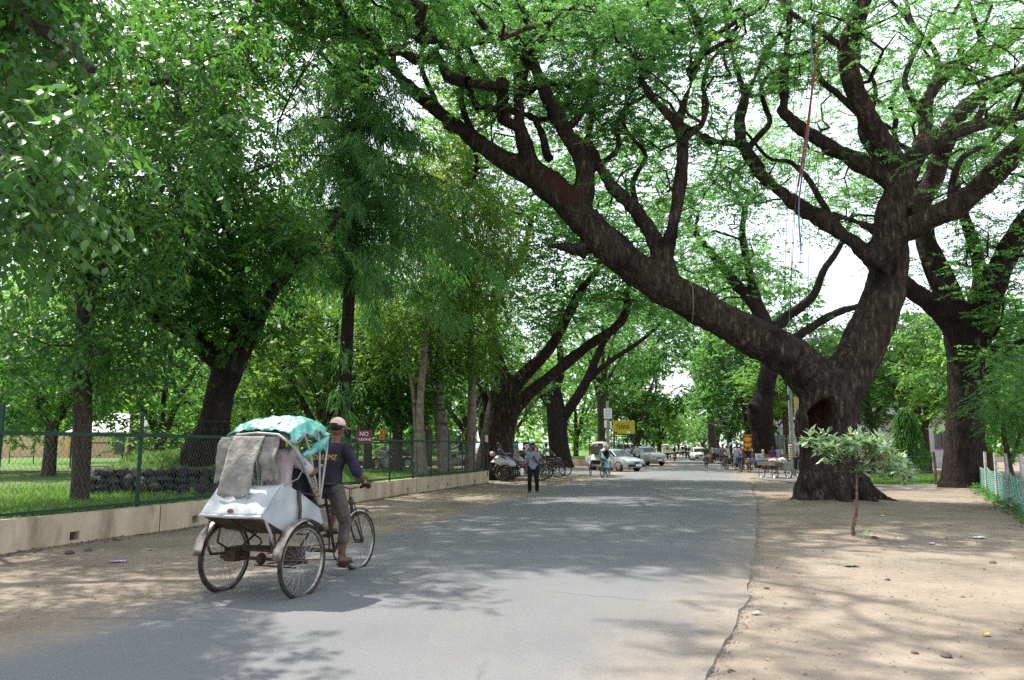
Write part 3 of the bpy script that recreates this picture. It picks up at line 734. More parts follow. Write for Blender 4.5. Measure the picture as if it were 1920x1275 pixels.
tree('rain_tree', 'tall dark rain tree behind the green net fence, its straight trunk forking high', B_l, B_p, M_RAIN, M_BARKD, ST_RAIN, 'rain trees along the road', voxel=.075, Rp=.85, bump=.05, zmin=4.5)

# --- third, behind the stalls
d2 = 56
C_l = [limb([(1440,876,d2,49),(1434,840,d2,43),(1430,810,d2,41),(1426,775,d2,48),(1432,740,d2,38),(1442,690,d2,34),(1446,650,d2,33),(1442,612,d2,33)]),
 limb([(1442,625,d2,28),(1412,570,d2,22),(1372,522,d2,19),(1330,470,d2+.5,15),(1290,420,d2+1,11)]),
 limb([(1440,615,d2,25),(1418,560,d2,20),(1405,510,d2-.4,16),(1392,440,d2-.8,13),(1398,390,d2-1,10)]),
 limb([(1444,622,d2,26),(1478,592,d2,20),(1522,558,d2-.4,16),(1546,505,d2-.8,14),(1576,460,d2-1,11),(1600,400,d2-1.3,8)]),
 limb([(1446,655,d2,23),(1490,634,d2-.3,17),(1540,602,d2-.6,16),(1580,582,d2-.9,14),(1625,572,d2-1.2,11)]),
 limb([(1424,772,d2-.4,21),(1412,765,d2-.6,15),(1404,758,d2-.8,8)])]
C_p = pads([(1330,470,90,70,56,5,26),(1420,520,60,50,57,4,12),(1270,590,70,40,58,4,14),(1360,230,150,110,54,5,34),(1230,330,110,110,55,5,34),(1300,420,100,90,55,4,34),(1400,420,90,80,56,4,30),(1340,320,130,80,54,4,34),(1500,420,70,50,55,3,10),(1580,430,50,60,54,3,10),(1460,320,100,70,55,4,26),(1370,520,60,40,57,3,10),(1250,520,80,60,57,3,16)])
tree('rain_tree', 'rain tree with a swollen trunk rising behind the street stalls', C_l, C_p, M_RAIN, M_BARKD, ST_RAINF, 'rain trees along the road', voxel=.09, Rp=1.6, bump=.05, tip=.022)

# --- rain trees on the left kerb, further on
d3 = 37
D_l = [limb([(928,862,d3,70),(932,830,d3,62),(938,790,d3,60),(945,745,d3,54),(952,715,d3,48)]),
 limb([(956,730,d3,34),(990,695,d3-.3,26),(1033,651,d3-.6,21),(1066,590,d3-.9,18),(1090,542,d3-1.2,15),(1120,507,d3-1.5,12),(1135,450,d3-1.6,9)]),
 limb([(948,790,d3-.4,30),(985,745,d3-.8,25),(1024,712,d3-1.2,22),(1099,651,d3-1.8,20),(1151,616,d3-2.2,18),(1173,586,d3-2.4,16),(1178,546,d3-2.6,12),(1180,500,d3-2.7,8)]),
 limb([(948,725,d3,36),(930,670,d3,26),(920,610,d3+.4,20),(935,540,d3+.8,16),(975,480,d3+1,13),(1000,400,d3+1.2,9)]),
 limb([(920,850,d3+.3,30),(905,800,d3+.5,20),(912,755,d3+.7,16),(890,700,d3+.9,12)])]
D_p = pads([(1150,300,110,120,37,3,44),(1230,440,70,80,38,3,26),(1090,500,100,80,36,3,40),(1180,520,80,60,34,3,22),(1000,430,90,90,37,3,40),(1080,400,100,60,36,3,30),(920,560,80,80,37,3,26),(1020,600,60,50,37,3,16),(1230,590,50,30,34,3,8),(960,330,110,80,36,3,30)])
tree('rain_tree', 'rain tree with two limbs leaning over the parked rickshaws', D_l, D_p, M_RAIN, M_BARK, ST_RAINF, 'rain trees along the road', voxel=.085, Rp=1.05, bump=.05, tip=.016)
d4 = 58
E_l = [limb([(1052,868,d4,44),(1047,830,d4,38),(1044,790,d4,38),(1040,752,d4,34),(1036,730,d4,30)]),
 limb([(1050,790,d4,20),(1072,760,d4-.4,20),(1098,718,d4-.8,18),(1118,672,d4-1.2,15),(1140,630,d4-1.6,12),(1196,580,d4-2.4,8)]),
 limb([(1040,765,d4,22),(1012,735,d4,15),(985,715,d4,10)]),
 limb([(1038,740,d4,22),(1052,690,d4,16),(1050,640,d4,12),(1070,590,d4,9)]),
 limb([(1100,716,d4-.8,13),(1140,680,d4-1,10),(1200,640,d4-1.2,8),(1240,605,d4-1.4,6)])]
E_p = pads([(1080,600,90,60,58,5,36),(1180,590,80,40,56,5,24),(1000,660,60,50,59,5,18),(1130,540,90,50,58,5,26),(1040,520,80,60,60,4,20)])
tree('rain_tree', 'rain tree with a forked dark trunk behind the pointing man', E_l, E_p, M_RAIN, M_BARKD, ST_RAINF, 'rain trees along the road', Rp=1.4, tip=.02)
# --- left: trees of the park
LZ = .42
T_a = [limb([(148,950,15.2,34),(151,900,15.2,32),(154,820,15.2,33),(155,740,15.2,33),(156,660,15.2,32),(160,560,15.2,30),(152,450,15.1,27),(140,340,15,22),(120,230,14.8,16)]),
 limb([(160,560,15.2,20),(205,480,15,16),(255,420,14.7,12),(320,330,14.4,8)]),
 limb([(152,470,15.1,18),(90,400,14.6,13),(30,350,14.2,9)])]
T_ap = pads([(170,450,190,110,15,2,54),(110,610,110,110,15,1.5,26),(230,640,100,80,15.5,1.5,24),(250,330,180,140,15,2.5,46),(60,300,120,160,15,2,30),(150,120,200,150,15,3,46),(10,720,50,60,14,1,7)])
T_ap = opened(T_ap)
tree('park_tree', 'slender dark trunk with leafy creepers just inside the chain-link fence', T_a, T_ap, M_BROAD, M_BARK2, ST_BROAD, 'trees inside the fenced park', Rp=.55, zmin=3, tip=.007)
T_b = [limb([(388,850,18.6,92),(396,820,18.6,66),(402,790,18.6,54),(410,745,18.6,50),(424,700,18.6,56),(432,672,18.6,58)]),
 limb([(425,690,18.6,44),(388,655,18.5,40),(342,616,18.3,34),(300,596,18.1,30),(268,560,17.9,26),(228,524,17.6,22),(180,480,17.2,16),(120,430,16.8,10)]),
 limb([(432,690,18.6,44),(446,640,18.7,36),(452,590,18.8,30),(456,540,18.9,26),(440,480,19,20),(410,380,19.1,14)]),
 limb([(440,680,18.6,40),(470,628,18.5,32),(492,580,18.4,27),(520,535,18.3,23),(556,500,18.2,20),(592,468,18,17),(640,400,17.8,11)])]
T_bp = pads([(400,440,180,120,18.5,2.5,70),(320,500,120,80,18,2,36),(430,600,100,50,18.5,1.2,22),(450,250,120,150,19.5,3,60),(330,250,150,120,19,3,44),(560,430,60,60,18,1.5,14),(420,60,220,100,20,4,64),(200,560,70,50,17.5,1,10),(540,120,80,100,25,2,24)])
T_bp = opened(T_bp)
tree('park_tree', 'dark gnarled tree with a low forked trunk on the grassy stone-edged mound', T_b, T_bp, M_DARKL, M_BARKD, ST_DARK, 'trees inside the fenced park', voxel=.06, Rp=.72, bump=.03, zmin=3, tip=.009)
# asoka (mast) tree
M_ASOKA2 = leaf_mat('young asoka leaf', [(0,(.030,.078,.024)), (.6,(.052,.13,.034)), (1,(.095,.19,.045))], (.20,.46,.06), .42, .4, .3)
def asoka(name, label, x, y, H0, ztop, wmax, zlo, tiers, trunk_r, group, step=.33, L=.20, W=.034, S=5, lm=None):
    t = thing(name, label, 'tree', (x, y, 0), 0, group)
    mb = MB()
    zz = [0, H0*.3, ztop*.6, ztop*.85, ztop]
    mb.tube([(0,0,0),(.05,.02,ztop*.25),(.14,0,ztop*.5),(.20,.03,ztop*.8),(.22,0,ztop)], [trunk_r*1.15, trunk_r, trunk_r*.8, trunk_r*.45, .02], 12)
    part('trunk', mb, M_BARKD, t)
    bm = MB(); pts = []
    for k in range(tiers):
        f = k / (tiers - 1); z = zlo + (ztop - zlo) * f
        Lb = wmax * (1 - f) ** .75 * (.75 + .25*rnd.random()) + .35
        n = 5 if f < .8 else 4
        for q in range(n):
            a = 2*math.pi*(q + rnd.random()*.8) / n + k*1.3; Lq = Lb * rnd.uniform(.6, 1.1)
            c, s = math.cos(a), math.sin(a); path = []
            m = max(2, int(Lq / step))
            for i in range(m + 1):
                u = i / m; p = Vector((.15 + c*Lq*u, s*Lq*u, z + .10*Lq*u - .42*Lq*u*u)); path.append(p)
                if i: pts.append((p.x + rnd.gauss(0,.08), p.y + rnd.gauss(0,.08), p.z - .06))
            bm.tube(path, [.028 - .02*i/m for i in range(m+1)], 5)
        pts.append((.2*f, 0, z))
    part('twigs', bm, M_BARKD, t)['kind'] = 'stuff'
    pts = np.array(pts)
    leafobj('crown', [sprays(pts, np.full(len(pts), .20), S, 8, .34, L, W, flat=.8, droop=.55, hang=1.15, tri=True, spread=.5)], lm or M_ASOKA, t)
    return t
q = P(640, 838, 24.0)
asoka('asoka_tree', 'tall straight asoka tree with drooping narrow leaves behind the rickshaw puller', q.x, q.y, 5, 15.6, 5.0, 6.9, 20, .21, 'asoka trees', step=.30, S=12, L=.24, W=.042)
q = G(1706, 906)
t = thing('asoka_tree', 'small cone-shaped asoka tree on the lawn right of the huge tree', 'tree', (q.x, q.y, 0), 0, 'asoka trees')
part('trunk', MB().tube([(0,0,-.1),(.02,0,.8),(0,0,3.0)], [.075,.06,.015], 8), M_BARKD, t)
cp = []
for k in range(330):
    f = rnd.random() ** .8; z = .85 + 2.35*f; r = (.78*(1-f)**.62 + .05) * rnd.uniform(.6,1.0); a_ = rnd.random()*6.283; cp.append((math.cos(a_)*r, math.sin(a_)*r, z))
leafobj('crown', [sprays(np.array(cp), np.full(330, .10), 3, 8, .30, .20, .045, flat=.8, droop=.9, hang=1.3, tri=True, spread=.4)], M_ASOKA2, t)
# skirt of leaves low on the asoka's trunk is a creeper of its own
q = P(640, 838, 23.6); cp = np.array([(q.x + rnd.gauss(0,.22), q.y + rnd.gauss(-.1,.2), rnd.uniform(1.4, 4.6)) for _ in range(34)])
o = leafobj('creeper', [sprays(cp, np.full(len(cp), .26), 4, 8, .32, .20, .034, flat=.9, droop=.5, hang=1.1, tri=False, spread=.5)], M_ASOKA, None)
tag(o, 'drooping creeper leaves clinging to the lower trunk of the tall asoka', 'creeper')
# pale twin-trunk fine leaved trees
U_a = [limb([(795,905,30.0,19),(790,840,30.0,17),(787,780,30.0,15),(790,720,30.0,14),(798,640,30.0,12),(803,570,30.0,10),(797,520,30.0,8)]), limb([(782,900,30.1,10),(779,800,30.1,9),(775,740,30.2,8),(760,660,30.3,7),(730,580,30.5,5)])]
U_ap = pads([(760,480,120,170,30.5,2.5,120),(720,640,70,80,30.5,2,34),(850,460,80,130,30.5,2,60),(790,620,60,60,30.5,1.5,20)])
tree('park_tree', 'slim pale twin-stemmed tree with fine olive leaves behind the fence', U_a, U_ap, M_OLIVE, M_PALE, ST_FINE, 'trees inside the fenced park', Rp=.75, zmin=3.5, tip=.007)
U_b = [limb([(838,900,32.5,34),(834,860,32.5,29),(828,800,32.5,26),(822,740,32.5,20),(822,680,32.5,17),(830,590,32.5,14),(845,500,32.5,10)]), limb([(828,820,32.5,14),(816,740,32.4,10),(806,650,32.3,8),(812,560,32.2,6)])]
U_bp = pads([(870,400,100,140,32.5,2.5,110),(880,580,70,100,32.5,2,52),(930,480,50,110,32,2,44),(840,330,80,60,32.5,2,26),(900,680,50,40,32,1.5,14)])
tree('park_tree', 'grey fluted trunk with a yellowing olive crown beside the slim twin-stemmed tree', U_b, U_bp, M_OLIVE, M_PALE, ST_FINE, 'trees inside the fenced park', Rp=.8, zmin=3.5, tip=.008, tint0=rng.normal(.6,.2,246))
# flame tree: only the flowering tip shows between the big tree's limbs
q = P(880, 838, 33); fl = [wl([(q.x,q.y,0,.22),(q.x+.1,q.y,4,.18),(q.x-.2,q.y,9,.12),(q.x-.4,q.y,13,.06)])]
fp = pads([(890,170,90,60,32,2,22),(820,260,70,50,32,2,14)])
ft = tree('flame_tree', 'flame tree with a few orange blossoms high behind the leaning limb', fl, fp, M_LIGHT, M_PALE, ST_RAINF, Rp=.9, zmin=6)
M_FLOWER = mat('orange blossom', (.75,.10,.02), .6)
pp = pads([(905,145,40,32,31,1,14),(870,200,60,30,31,1,8),(830,262,40,20,31,1,6)]) - np.array([q.x, q.y, 0])
o = leafobj('blossom', [sprays(pp, np.full(len(pp), .3), 5, 4, .2, .14, .11, flat=.6, tri=False)], M_FLOWER, ft)

# --- overhanging near branch with large leaves (upper left corner)
N_a = [wl([(-9.5,9.5,0,.30),(-9.3,9.5,3,.26),(-8.4,9.2,5.4,.2),(-6.5,8.6,6.4,.13),(-5.2,8.2,6.1,.08),(-4.5,7.9,5.5,.04)]),
       wl([(-8.8,9.4,4.4,.15),(-7.2,8.3,4.9,.09),(-5.6,7.6,4.6,.05),(-4.4,7.2,4.0,.025)]),
       wl([(-9.3,9.5,3.4,.14),(-9.0,11,5.5,.12),(-7.6,12.2,7.2,.09),(-5.6,12.4,7.6,.05)]),
       wl([(-9.2,9.4,3.8,.13),(-9.6,8.2,6,.1),(-8.6,6.6,7.6,.07),(-6.6,5.6,8.2,.04)])]
N_p = pads([(60,330,130,150,7.4,.9,26),(200,150,180,140,10,1.5,50),(120,60,160,100,9,1.5,30),(360,180,120,150,11.5,1.2,40),(20,180,80,120,8,1,16),(300,40,160,60,12,1.5,20)])
over = np.array([(rnd.uniform(-9.8,-4.6), rnd.uniform(5.2,12), rnd.uniform(6.6,9.4)) for _ in range(80)])  # overhead leaf clumps added to shade the near left ground
N_p = np.concatenate([opened(np.concatenate([N_p, over])), shade([(-200,1140,470,1310,6.4,9.2,110),(-100,990,330,1080,6,8.5,26)])])
near = tree('overhanging_tree', 'near broad-leaved tree hanging into the upper left corner', N_a, N_p, M_BROAD, M_BARK2, [dict(S=9, K=8, Ls=.45, L=.15, W=.072, flat=.8, droop=.35, hang=.6, tri=False)], Rp=.42, zmin=3.2, tip=.006, twig=M_TWIG)
# the pale bent branch that shows among the leaves
A = limb([(20,150,9,20),(64,131,9,15),(98,122,9,14),(112,104,9,13),(124,90,9,12),(150,86,9,8)]); 
part('pale_branch', MB().tube([Vector(q[:3]) - Vector((near.location.x, near.location.y, 0)) for q in smoothpath(A,.08)], [q[3] for q in smoothpath(A,.08)], 8), M_PALE, near)['label'] = 'pale bare bent branch'
# its nearest leaves, one by one
def leaf_mesh(name, L, W, fold=.12, curl=.18, tint=.5):
    rows = []; n = 6
    for i in range(n + 1):
        t = i / n; w = W * .5 * math.sin(math.pi * min(1, t*.98 + .01)) ** .75
        z = -curl * L * t * t
        rows.append([(-w, t*L, z + fold*w*1.6), (0, t*L, z), (w, t*L, z + fold*w*1.6)])
    me = mesh_of(MB().grid(rows), name, True)
    a = me.attributes.new('tint', 'FLOAT', 'FACE'); a.data.foreach_set('value', [tint]*len(me.polygons))
    return me
LM = [leaf_mesh('leaf', .125, .054, .2, .2, tv) for tv in (.25,.4,.5,.6,.85)]
for m in LM: m.materials.append(M_BROAD)
nl = near.location
cnt = 0
twg = MB()
for k in range(26):
    s = P(rnd.uniform(-20, 130), rnd.uniform(180, 420), rnd.uniform(6.0, 7.4)) - Vector((nl.x, nl.y, 0))
    dr = Vector((rnd.uniform(.3,1), rnd.uniform(-.5,.3), rnd.uniform(-.5,0))).normalized(); Lt = rnd.uniform(.45,.8)
    path = [s + dr*Lt*t + Vector((0,0,-.35*Lt*t*t)) for t in (0,.25,.5,.75,1)]
    twg.tube(path, [.006,.005,.004,.003,.002], 4)
    for i in range(12):
        if cnt >= 300: break
        t = (i+1)/12; p = s + dr*Lt*t + Vector((0,0,-.35*Lt*t*t))
        side = dr.cross(Vector((0,0,1))).normalized() * (1 if i % 2 else -1)
        ax = (side*.8 + dr*.55 + Vector((0,0,rnd.uniform(-.8,-.1)))).normalized()
        z = (Vector((0,0,1)) + Vector((rnd.gauss(0,.3), rnd.gauss(0,.3), 0))); xx = ax.cross(z).normalized(); zz = xx.cross(ax)
        o = bpy.data.objects.new('leaf', rnd.choice(LM)); C.objects.link(o); o.parent = near
        sc = rnd.uniform(.7, 1.15)
        o.matrix_local = Matrix.Translation(p) @ Matrix((xx, ax, zz)).transposed().to_4x4() @ Matrix.Scale(sc, 4)
        cnt += 1
part('twigs', twg, M_TWIG, near)['kind'] = 'stuff'

# --- background trees
def bgtree(label, px, d, ztop, w, leafm, group, z0=None, bark=M_BARK2, n=60, Rp=1.2, st=ST_BACK, rt=.22, lean=0.0, name='park_tree'):
    q = P(px, 838, d); zc0 = z0 if z0 is not None else ztop*.32
    fork = max(1.6, zc0 * .9)
    limbs = [wl([(q.x, q.y, 0, rt*1.25), (q.x + lean*.3, q.y, fork*.5, rt), (q.x + lean*.6, q.y, fork, rt*.95)])]
    for k in range(5):
        a = k*1.256 + rnd.random(); c, s = math.cos(a)*w*.55, math.sin(a)*w*.55; zt = zc0 + (ztop-zc0)*rnd.uniform(.4,.8)
        limbs.append(wl([(q.x+lean*.6, q.y, fork*.96, rt*.7), (q.x+lean*.8+c*.35+rnd.gauss(0,.2), q.y+s*.35, fork+(zt-fork)*.45, rt*.5), (q.x+lean+c, q.y+s, zt, rt*.22)]))
    pts = []
    while len(pts) < n:
        v = np.array([rnd.uniform(-1,1), rnd.uniform(-1,1), rnd.uniform(-1,1)]); L = np.linalg.norm(v)
        if L > 1 or L < .45: continue
        p = np.array([q.x + lean + v[0]*w, q.y + v[1]*w, (zc0+ztop)/2 + v[2]*(ztop-zc0)/2])
        if noise.noise((p[0]*.35, p[1]*.35, p[2]*.45 + d)) < -.22: continue
        pts.append(p)
    return tree(name, label, limbs, np.array(pts), leafm, bark, st, group, Rp=Rp, zmin=fork*.7, tip=.02)
PK, RW, YD = 'distant park trees', 'far trees along the road', 'trees behind the right-hand houses'
for a in [
 ('bushy light green tree behind the beige wall at the picture edge', -30, 34, 9.5, 4.2, M_LIGHT, PK, 1.2),
 ('leafy light tree standing before the pale-roofed house', 95, 30, 8, 3.2, M_LIGHT, PK, 2.6),
 ('bright bushy tree right of the pale-roofed house', 300, 36, 10, 4.5, M_LIGHT, PK, .9),
 ('tall feathery tree between the mound tree and the asoka', 520, 40, 13, 5, M_RAIN, PK, 1.2),
 ('pale green tree low behind the mound', 430, 55, 12, 6, M_LIGHT, PK, 1.0),
 ('yellow-green tree right behind the asoka trunk', 600, 34, 9, 3.2, M_OLIVE, PK, 2.0),
 ('broad light tree seen past the no-parking sign', 690, 52, 12, 5.5, M_LIGHT, PK, 2.2),
 ('shady low tree over the parked motorcycles', 745, 33, 7.5, 3.4, M_DARKL, PK, 2.3),
 ('dark low tree between the grey trunk and the leaning rain tree', 880, 44, 10, 4.5, M_DARKL, PK, 2.4),
 ('far pale tree on the sunny lawn left of the striped board', 960, 82, 13, 6.5, M_LIGHT, PK, 3.0),
 ('far pale tree on the sunny lawn right of the striped board', 1080, 95, 14, 7.5, M_LIGHT, PK, 2.4),
 ('tall feathery park tree behind the two fine olive crowns', 800, 60, 19, 8, M_RAIN, PK, 5),
 ('tall feathery park tree far behind the left mound', 250, 60, 20, 9, M_RAIN, PK, 5),
 ('very tall dense tree filling the sky above the left mound', 420, 52, 19, 8, M_RAIN, PK, 7),
 ('very tall leafy tree behind the asoka', 600, 56, 20, 8, M_RAIN, PK, 8),
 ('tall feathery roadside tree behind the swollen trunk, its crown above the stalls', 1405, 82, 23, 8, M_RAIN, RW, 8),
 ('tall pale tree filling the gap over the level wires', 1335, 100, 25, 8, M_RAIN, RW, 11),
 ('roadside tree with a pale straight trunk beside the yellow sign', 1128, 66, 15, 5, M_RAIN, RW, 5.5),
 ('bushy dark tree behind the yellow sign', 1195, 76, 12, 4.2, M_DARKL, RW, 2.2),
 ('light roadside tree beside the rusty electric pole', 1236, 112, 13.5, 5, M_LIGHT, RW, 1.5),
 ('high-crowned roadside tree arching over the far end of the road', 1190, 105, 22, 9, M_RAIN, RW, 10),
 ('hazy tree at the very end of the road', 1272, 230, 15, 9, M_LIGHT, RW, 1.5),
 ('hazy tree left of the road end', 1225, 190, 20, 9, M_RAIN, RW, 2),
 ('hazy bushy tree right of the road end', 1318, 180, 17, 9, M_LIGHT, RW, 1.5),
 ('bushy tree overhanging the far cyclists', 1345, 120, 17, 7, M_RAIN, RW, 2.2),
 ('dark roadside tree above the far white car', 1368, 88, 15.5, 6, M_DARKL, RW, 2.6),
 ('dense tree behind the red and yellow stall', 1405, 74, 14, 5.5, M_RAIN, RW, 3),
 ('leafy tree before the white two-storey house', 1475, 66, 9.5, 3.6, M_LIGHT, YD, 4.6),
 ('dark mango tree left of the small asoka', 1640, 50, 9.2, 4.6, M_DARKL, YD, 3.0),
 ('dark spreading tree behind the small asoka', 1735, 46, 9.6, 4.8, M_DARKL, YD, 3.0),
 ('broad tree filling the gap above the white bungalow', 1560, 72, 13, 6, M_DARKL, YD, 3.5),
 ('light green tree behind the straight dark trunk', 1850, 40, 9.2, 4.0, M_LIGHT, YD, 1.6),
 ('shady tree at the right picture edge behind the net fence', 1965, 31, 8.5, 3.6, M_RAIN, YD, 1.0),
 ('tall tree far behind the bungalow roof', 1680, 90, 17, 8, M_RAIN, YD, 4),
]:
    lab, px, d, zt, w, m, g, z0 = a
    far = d > 100
    bgtree(lab, px, d, zt, w, m, g, z0, n=int(34 + 5.2*w + 1.6*(zt-z0)) if not far else 90, Rp=max(.95, w*.24), st=[dict(S=14, K=8, Ls=.7, L=.32 if d < 70 else .50, W=.17 if d < 70 else .27, flat=.75, droop=.1, hang=.3)], rt=.14 + .012*zt, name='roadside_tree' if g == RW else 'park_tree' if g == PK else 'garden_tree')
# the wood that closes the view
wp = []
for k in range(520):
    x = rnd.uniform(-170, 260); y = rnd.uniform(150, 320) if abs(x - 52) > 30 else rnd.uniform(285, 340)
    if abs(x - np.interp(y, [150,260,380], [38,71,116])) < 16 and y < 280: continue
    wp.append((x, y, rnd.uniform(1, 13)))
for k in range(620):
    a = rnd.choice([(-85,-8,88,140), (-85,-8,88,140), (44,130,88,150)])
    wp.append((rnd.uniform(a[0],a[1]), rnd.uniform(a[2],a[3]), rnd.uniform(.5, 15)))
wp = skygap(np.array(wp))
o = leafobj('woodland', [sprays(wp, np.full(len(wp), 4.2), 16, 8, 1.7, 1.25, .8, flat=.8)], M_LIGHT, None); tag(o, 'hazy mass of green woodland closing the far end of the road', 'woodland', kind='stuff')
# shrub by the net fence
sh = [limb([(1905,930,19.5,12),(1890,860,19.5,10),(1880,800,19.4,8),(1862,740,19.2,6)]), limb([(1893,870,19.5,8),(1925,780,19,6),(1940,700,18.6,4)]), limb([(1905,920,19.5,8),(1960,820,18.8,7),(1975,720,18.3,5)])]
sp = pads([(1890,720,56,70,19,1,40),(1862,770,30,40,19,.8,14),(1920,790,40,60,18.6,1,22),(1960,720,50,110,18,1,26)])
tree('feathery_shrub', 'feathery young acacia leaning over the green net fence', sh, sp, M_RAIN, M_BARK2, [dict(S=9, K=14, Ls=.42, L=.085, W=.035, flat=.7, droop=.2, hang=.3)], Rp=.40, zmin=.6, tip=.004, cat='shrub')
# sapling in the dirt, leaf by leaf
sg = G(1600, 1006); sap = thing('sapling', 'young sapling with pale rosettes of leaves alone on the bare dirt', 'sapling', (sg.x, sg.y, 0))
def S_(x, y, dd=0.0): 
    p = P(x, y, sg.y + dd); return Vector((p.x - sg.x, p.y - sg.y, p.z))
stem = MB(); stem.tube([S_(1600,1010), S_(1599,990), S_(1605,965), S_(1607,930), S_(1606,890), S_(1608,860)], [.036,.032,.028,.02,.017,.014], 9)
part('stem', stem, mat('sapling bark', (.10,.06,.04), .9, col2=(.2,.13,.09), scale=20, bump=.6, bscale=40), sap)
br = MB(); heads = []
for (x, y) in [(1516,826),(1534,828),(1552,822),(1560,838),(1575,850),(1590,820),(1597,832),(1609,822),(1622,828),(1635,838),(1645,828),(1650,846),(1656,830),(1664,842),(1596,848),(1570,862),(1612,880),(1634,872),(1650,880),(1668,880),(1686,882),(1690,868),(1676,862),(1700,890),(1545,846),(1582,835),(1625,850),(1660,888)]:
    dd = rnd.uniform(-.45,.45); p = S_(x, y, dd); heads.append(p)
    a = S_(1606, rnd.uniform(862,895)); m_ = a.lerp(p, .55) + Vector((0,0,-.06))
    br.tube([a, m_, p], [.010,.007,.005], 5)
part('twigs', br, M_TWIG, sap)['kind'] = 'stuff'
SL = [leaf_mesh('leaf', .18, .078, .15, .12, tv) for tv in (.3,.5,.7)] + [leaf_mesh('leaf', .14, .05, .1, .25, 1.0)]
for m in SL: m.materials.append(M_SAP)
cnt = 0
for p in heads:
    n = 11; 
    for i in range(n):
        if cnt >= 300: break
        a = i*2.4 + rnd.random()*.5; el = rnd.uniform(-.5, .45); c, s = math.cos(a), math.sin(a)
        ax = Vector((c*math.cos(el), s*math.cos(el), math.sin(el))); xx = ax.cross(Vector((0,0,1))).normalized(); zz = xx.cross(ax)
        o = bpy.data.objects.new('leaf', SL[3] if rnd.random() < .05 else rnd.choice(SL[:3])); C.objects.link(o); o.parent = sap; cnt += 1
        o.matrix_local = Matrix.Translation(p) @ Matrix((xx, ax, zz)).transposed().to_4x4() @ Matrix.Scale(rnd.uniform(.8,1.2), 4)
ex = np.array([tuple(p + V_) for p in heads for V_ in (Vector((0,0,.0)), Vector((.05,.05,-.05)))])
leafobj('foliage', [sprays(ex, np.full(len(ex), .07), 3, 6, .10, .17, .055, flat=.8, droop=-.2, hang=.0, tri=False)], M_SAP, sap)
# ------------------------------------------------------------------ left: plinth wall, chain-link fence, lawn, mound
M_PLASTER = mat('peach plaster', (.43,.345,.245), .9, spec=.15, col2=(.58,.475,.35), scale=2.2, bump=.35, bscale=14, stretch=(1,1,.35), detail=9, dirt=((.13,.10,.075), 1.7, .52, .72, .75))
M_SHADE_JOINT = mat('hole shade and joint', (.02,.016,.012), .95)  # near-black puts the drain holes' inner shade into colour; also the wall joints
M_GREENP = mat('green painted steel', (.008,.040,.026), .5, spec=.4, col2=(.012,.055,.036), scale=5)
M_RAIL = mat('green painted rail', (.010,.046,.030), .5, spec=.4)
M_WIRE = mat('galvanised wire', (.085,.12,.10), .55, spec=.4)
M_WIRE2 = mat('green coated wire', (.03,.09,.06), .55, spec=.4)
M_STONE = mat('dark rubble stone', (.034,.034,.033), .92, spec=.2, col2=(.090,.088,.082), scale=5, bump=.8, bscale=12)
M_CONC = mat('weathered concrete', (.20,.19,.17), .9, col2=(.34,.33,.30), scale=7, bump=.3, bscale=30)
def grass_mat(name, a, b, c, s=.5):
    m = bpy.data.materials.new(name); m.use_nodes = True; t = m.node_tree; bs = t.nodes['Principled BSDF']; bs.inputs['Roughness'].default_value = .9; bs.inputs['Specular IOR Level'].default_value = .1
    tc = t.nodes.new('ShaderNodeTexCoord'); n = t.nodes.new('ShaderNodeTexNoise'); n.inputs['Scale'].default_value = s; n.inputs['Detail'].default_value = 10; n.inputs['Roughness'].default_value = .7
    r = t.nodes.new('ShaderNodeValToRGB'); e = r.color_ramp.elements; e[0].position = .36; e[0].color = (*a, 1); e[1].position = .50; e[1].color = (*b, 1); x = e.new(.66); x.color = (*c, 1)
    t.links.new(tc.outputs['Object'], n.inputs[0]); t.links.new(n.outputs[0], r.inputs[0]); t.links.new(r.outputs[0], bs.inputs['Base Color'])
    return m
M_GRASS = grass_mat('park grass', (.10,.078,.052), (.075,.13,.032), (.12,.22,.045))
M_BLADE = leaf_mat('grass blade', [(0,(.05,.10,.022)), (.6,(.09,.19,.036)), (1,(.19,.22,.07))], (.18,.34,.05), .4, .55, .25)
WL = [Vector((-9.6, 5.5, 0))] + [G(*p) for p in ((0,1040),(150,1020),(385,984),(690,938),(800,921),(912,905))]
def along(poly, step):
    out = []; 
    for a, b in zip(poly[:-1], poly[1:]):
        n = max(1, int((b-a).length/step))
        out += [a.lerp(b, k/n) for k in range(n)]
    return out + [poly[-1]]
def at_px(poly, px, z=0.0):
    """where the upright plane through this pixel column meets the polyline"""
    best = None
    for a, b in zip(poly[:-1], poly[1:]):
        f = lambda p: 960 + F * p.x / (p.y*cT + (z-H)*sT) - px
        fa, fb = f(a), f(b)
        if fa * fb <= 0:
            for _ in range(40):
                m = a.lerp(b, .5)
                if f(a) * f(m) <= 0: b = m
                else: a = m
            return a.lerp(b, .5)
    return None
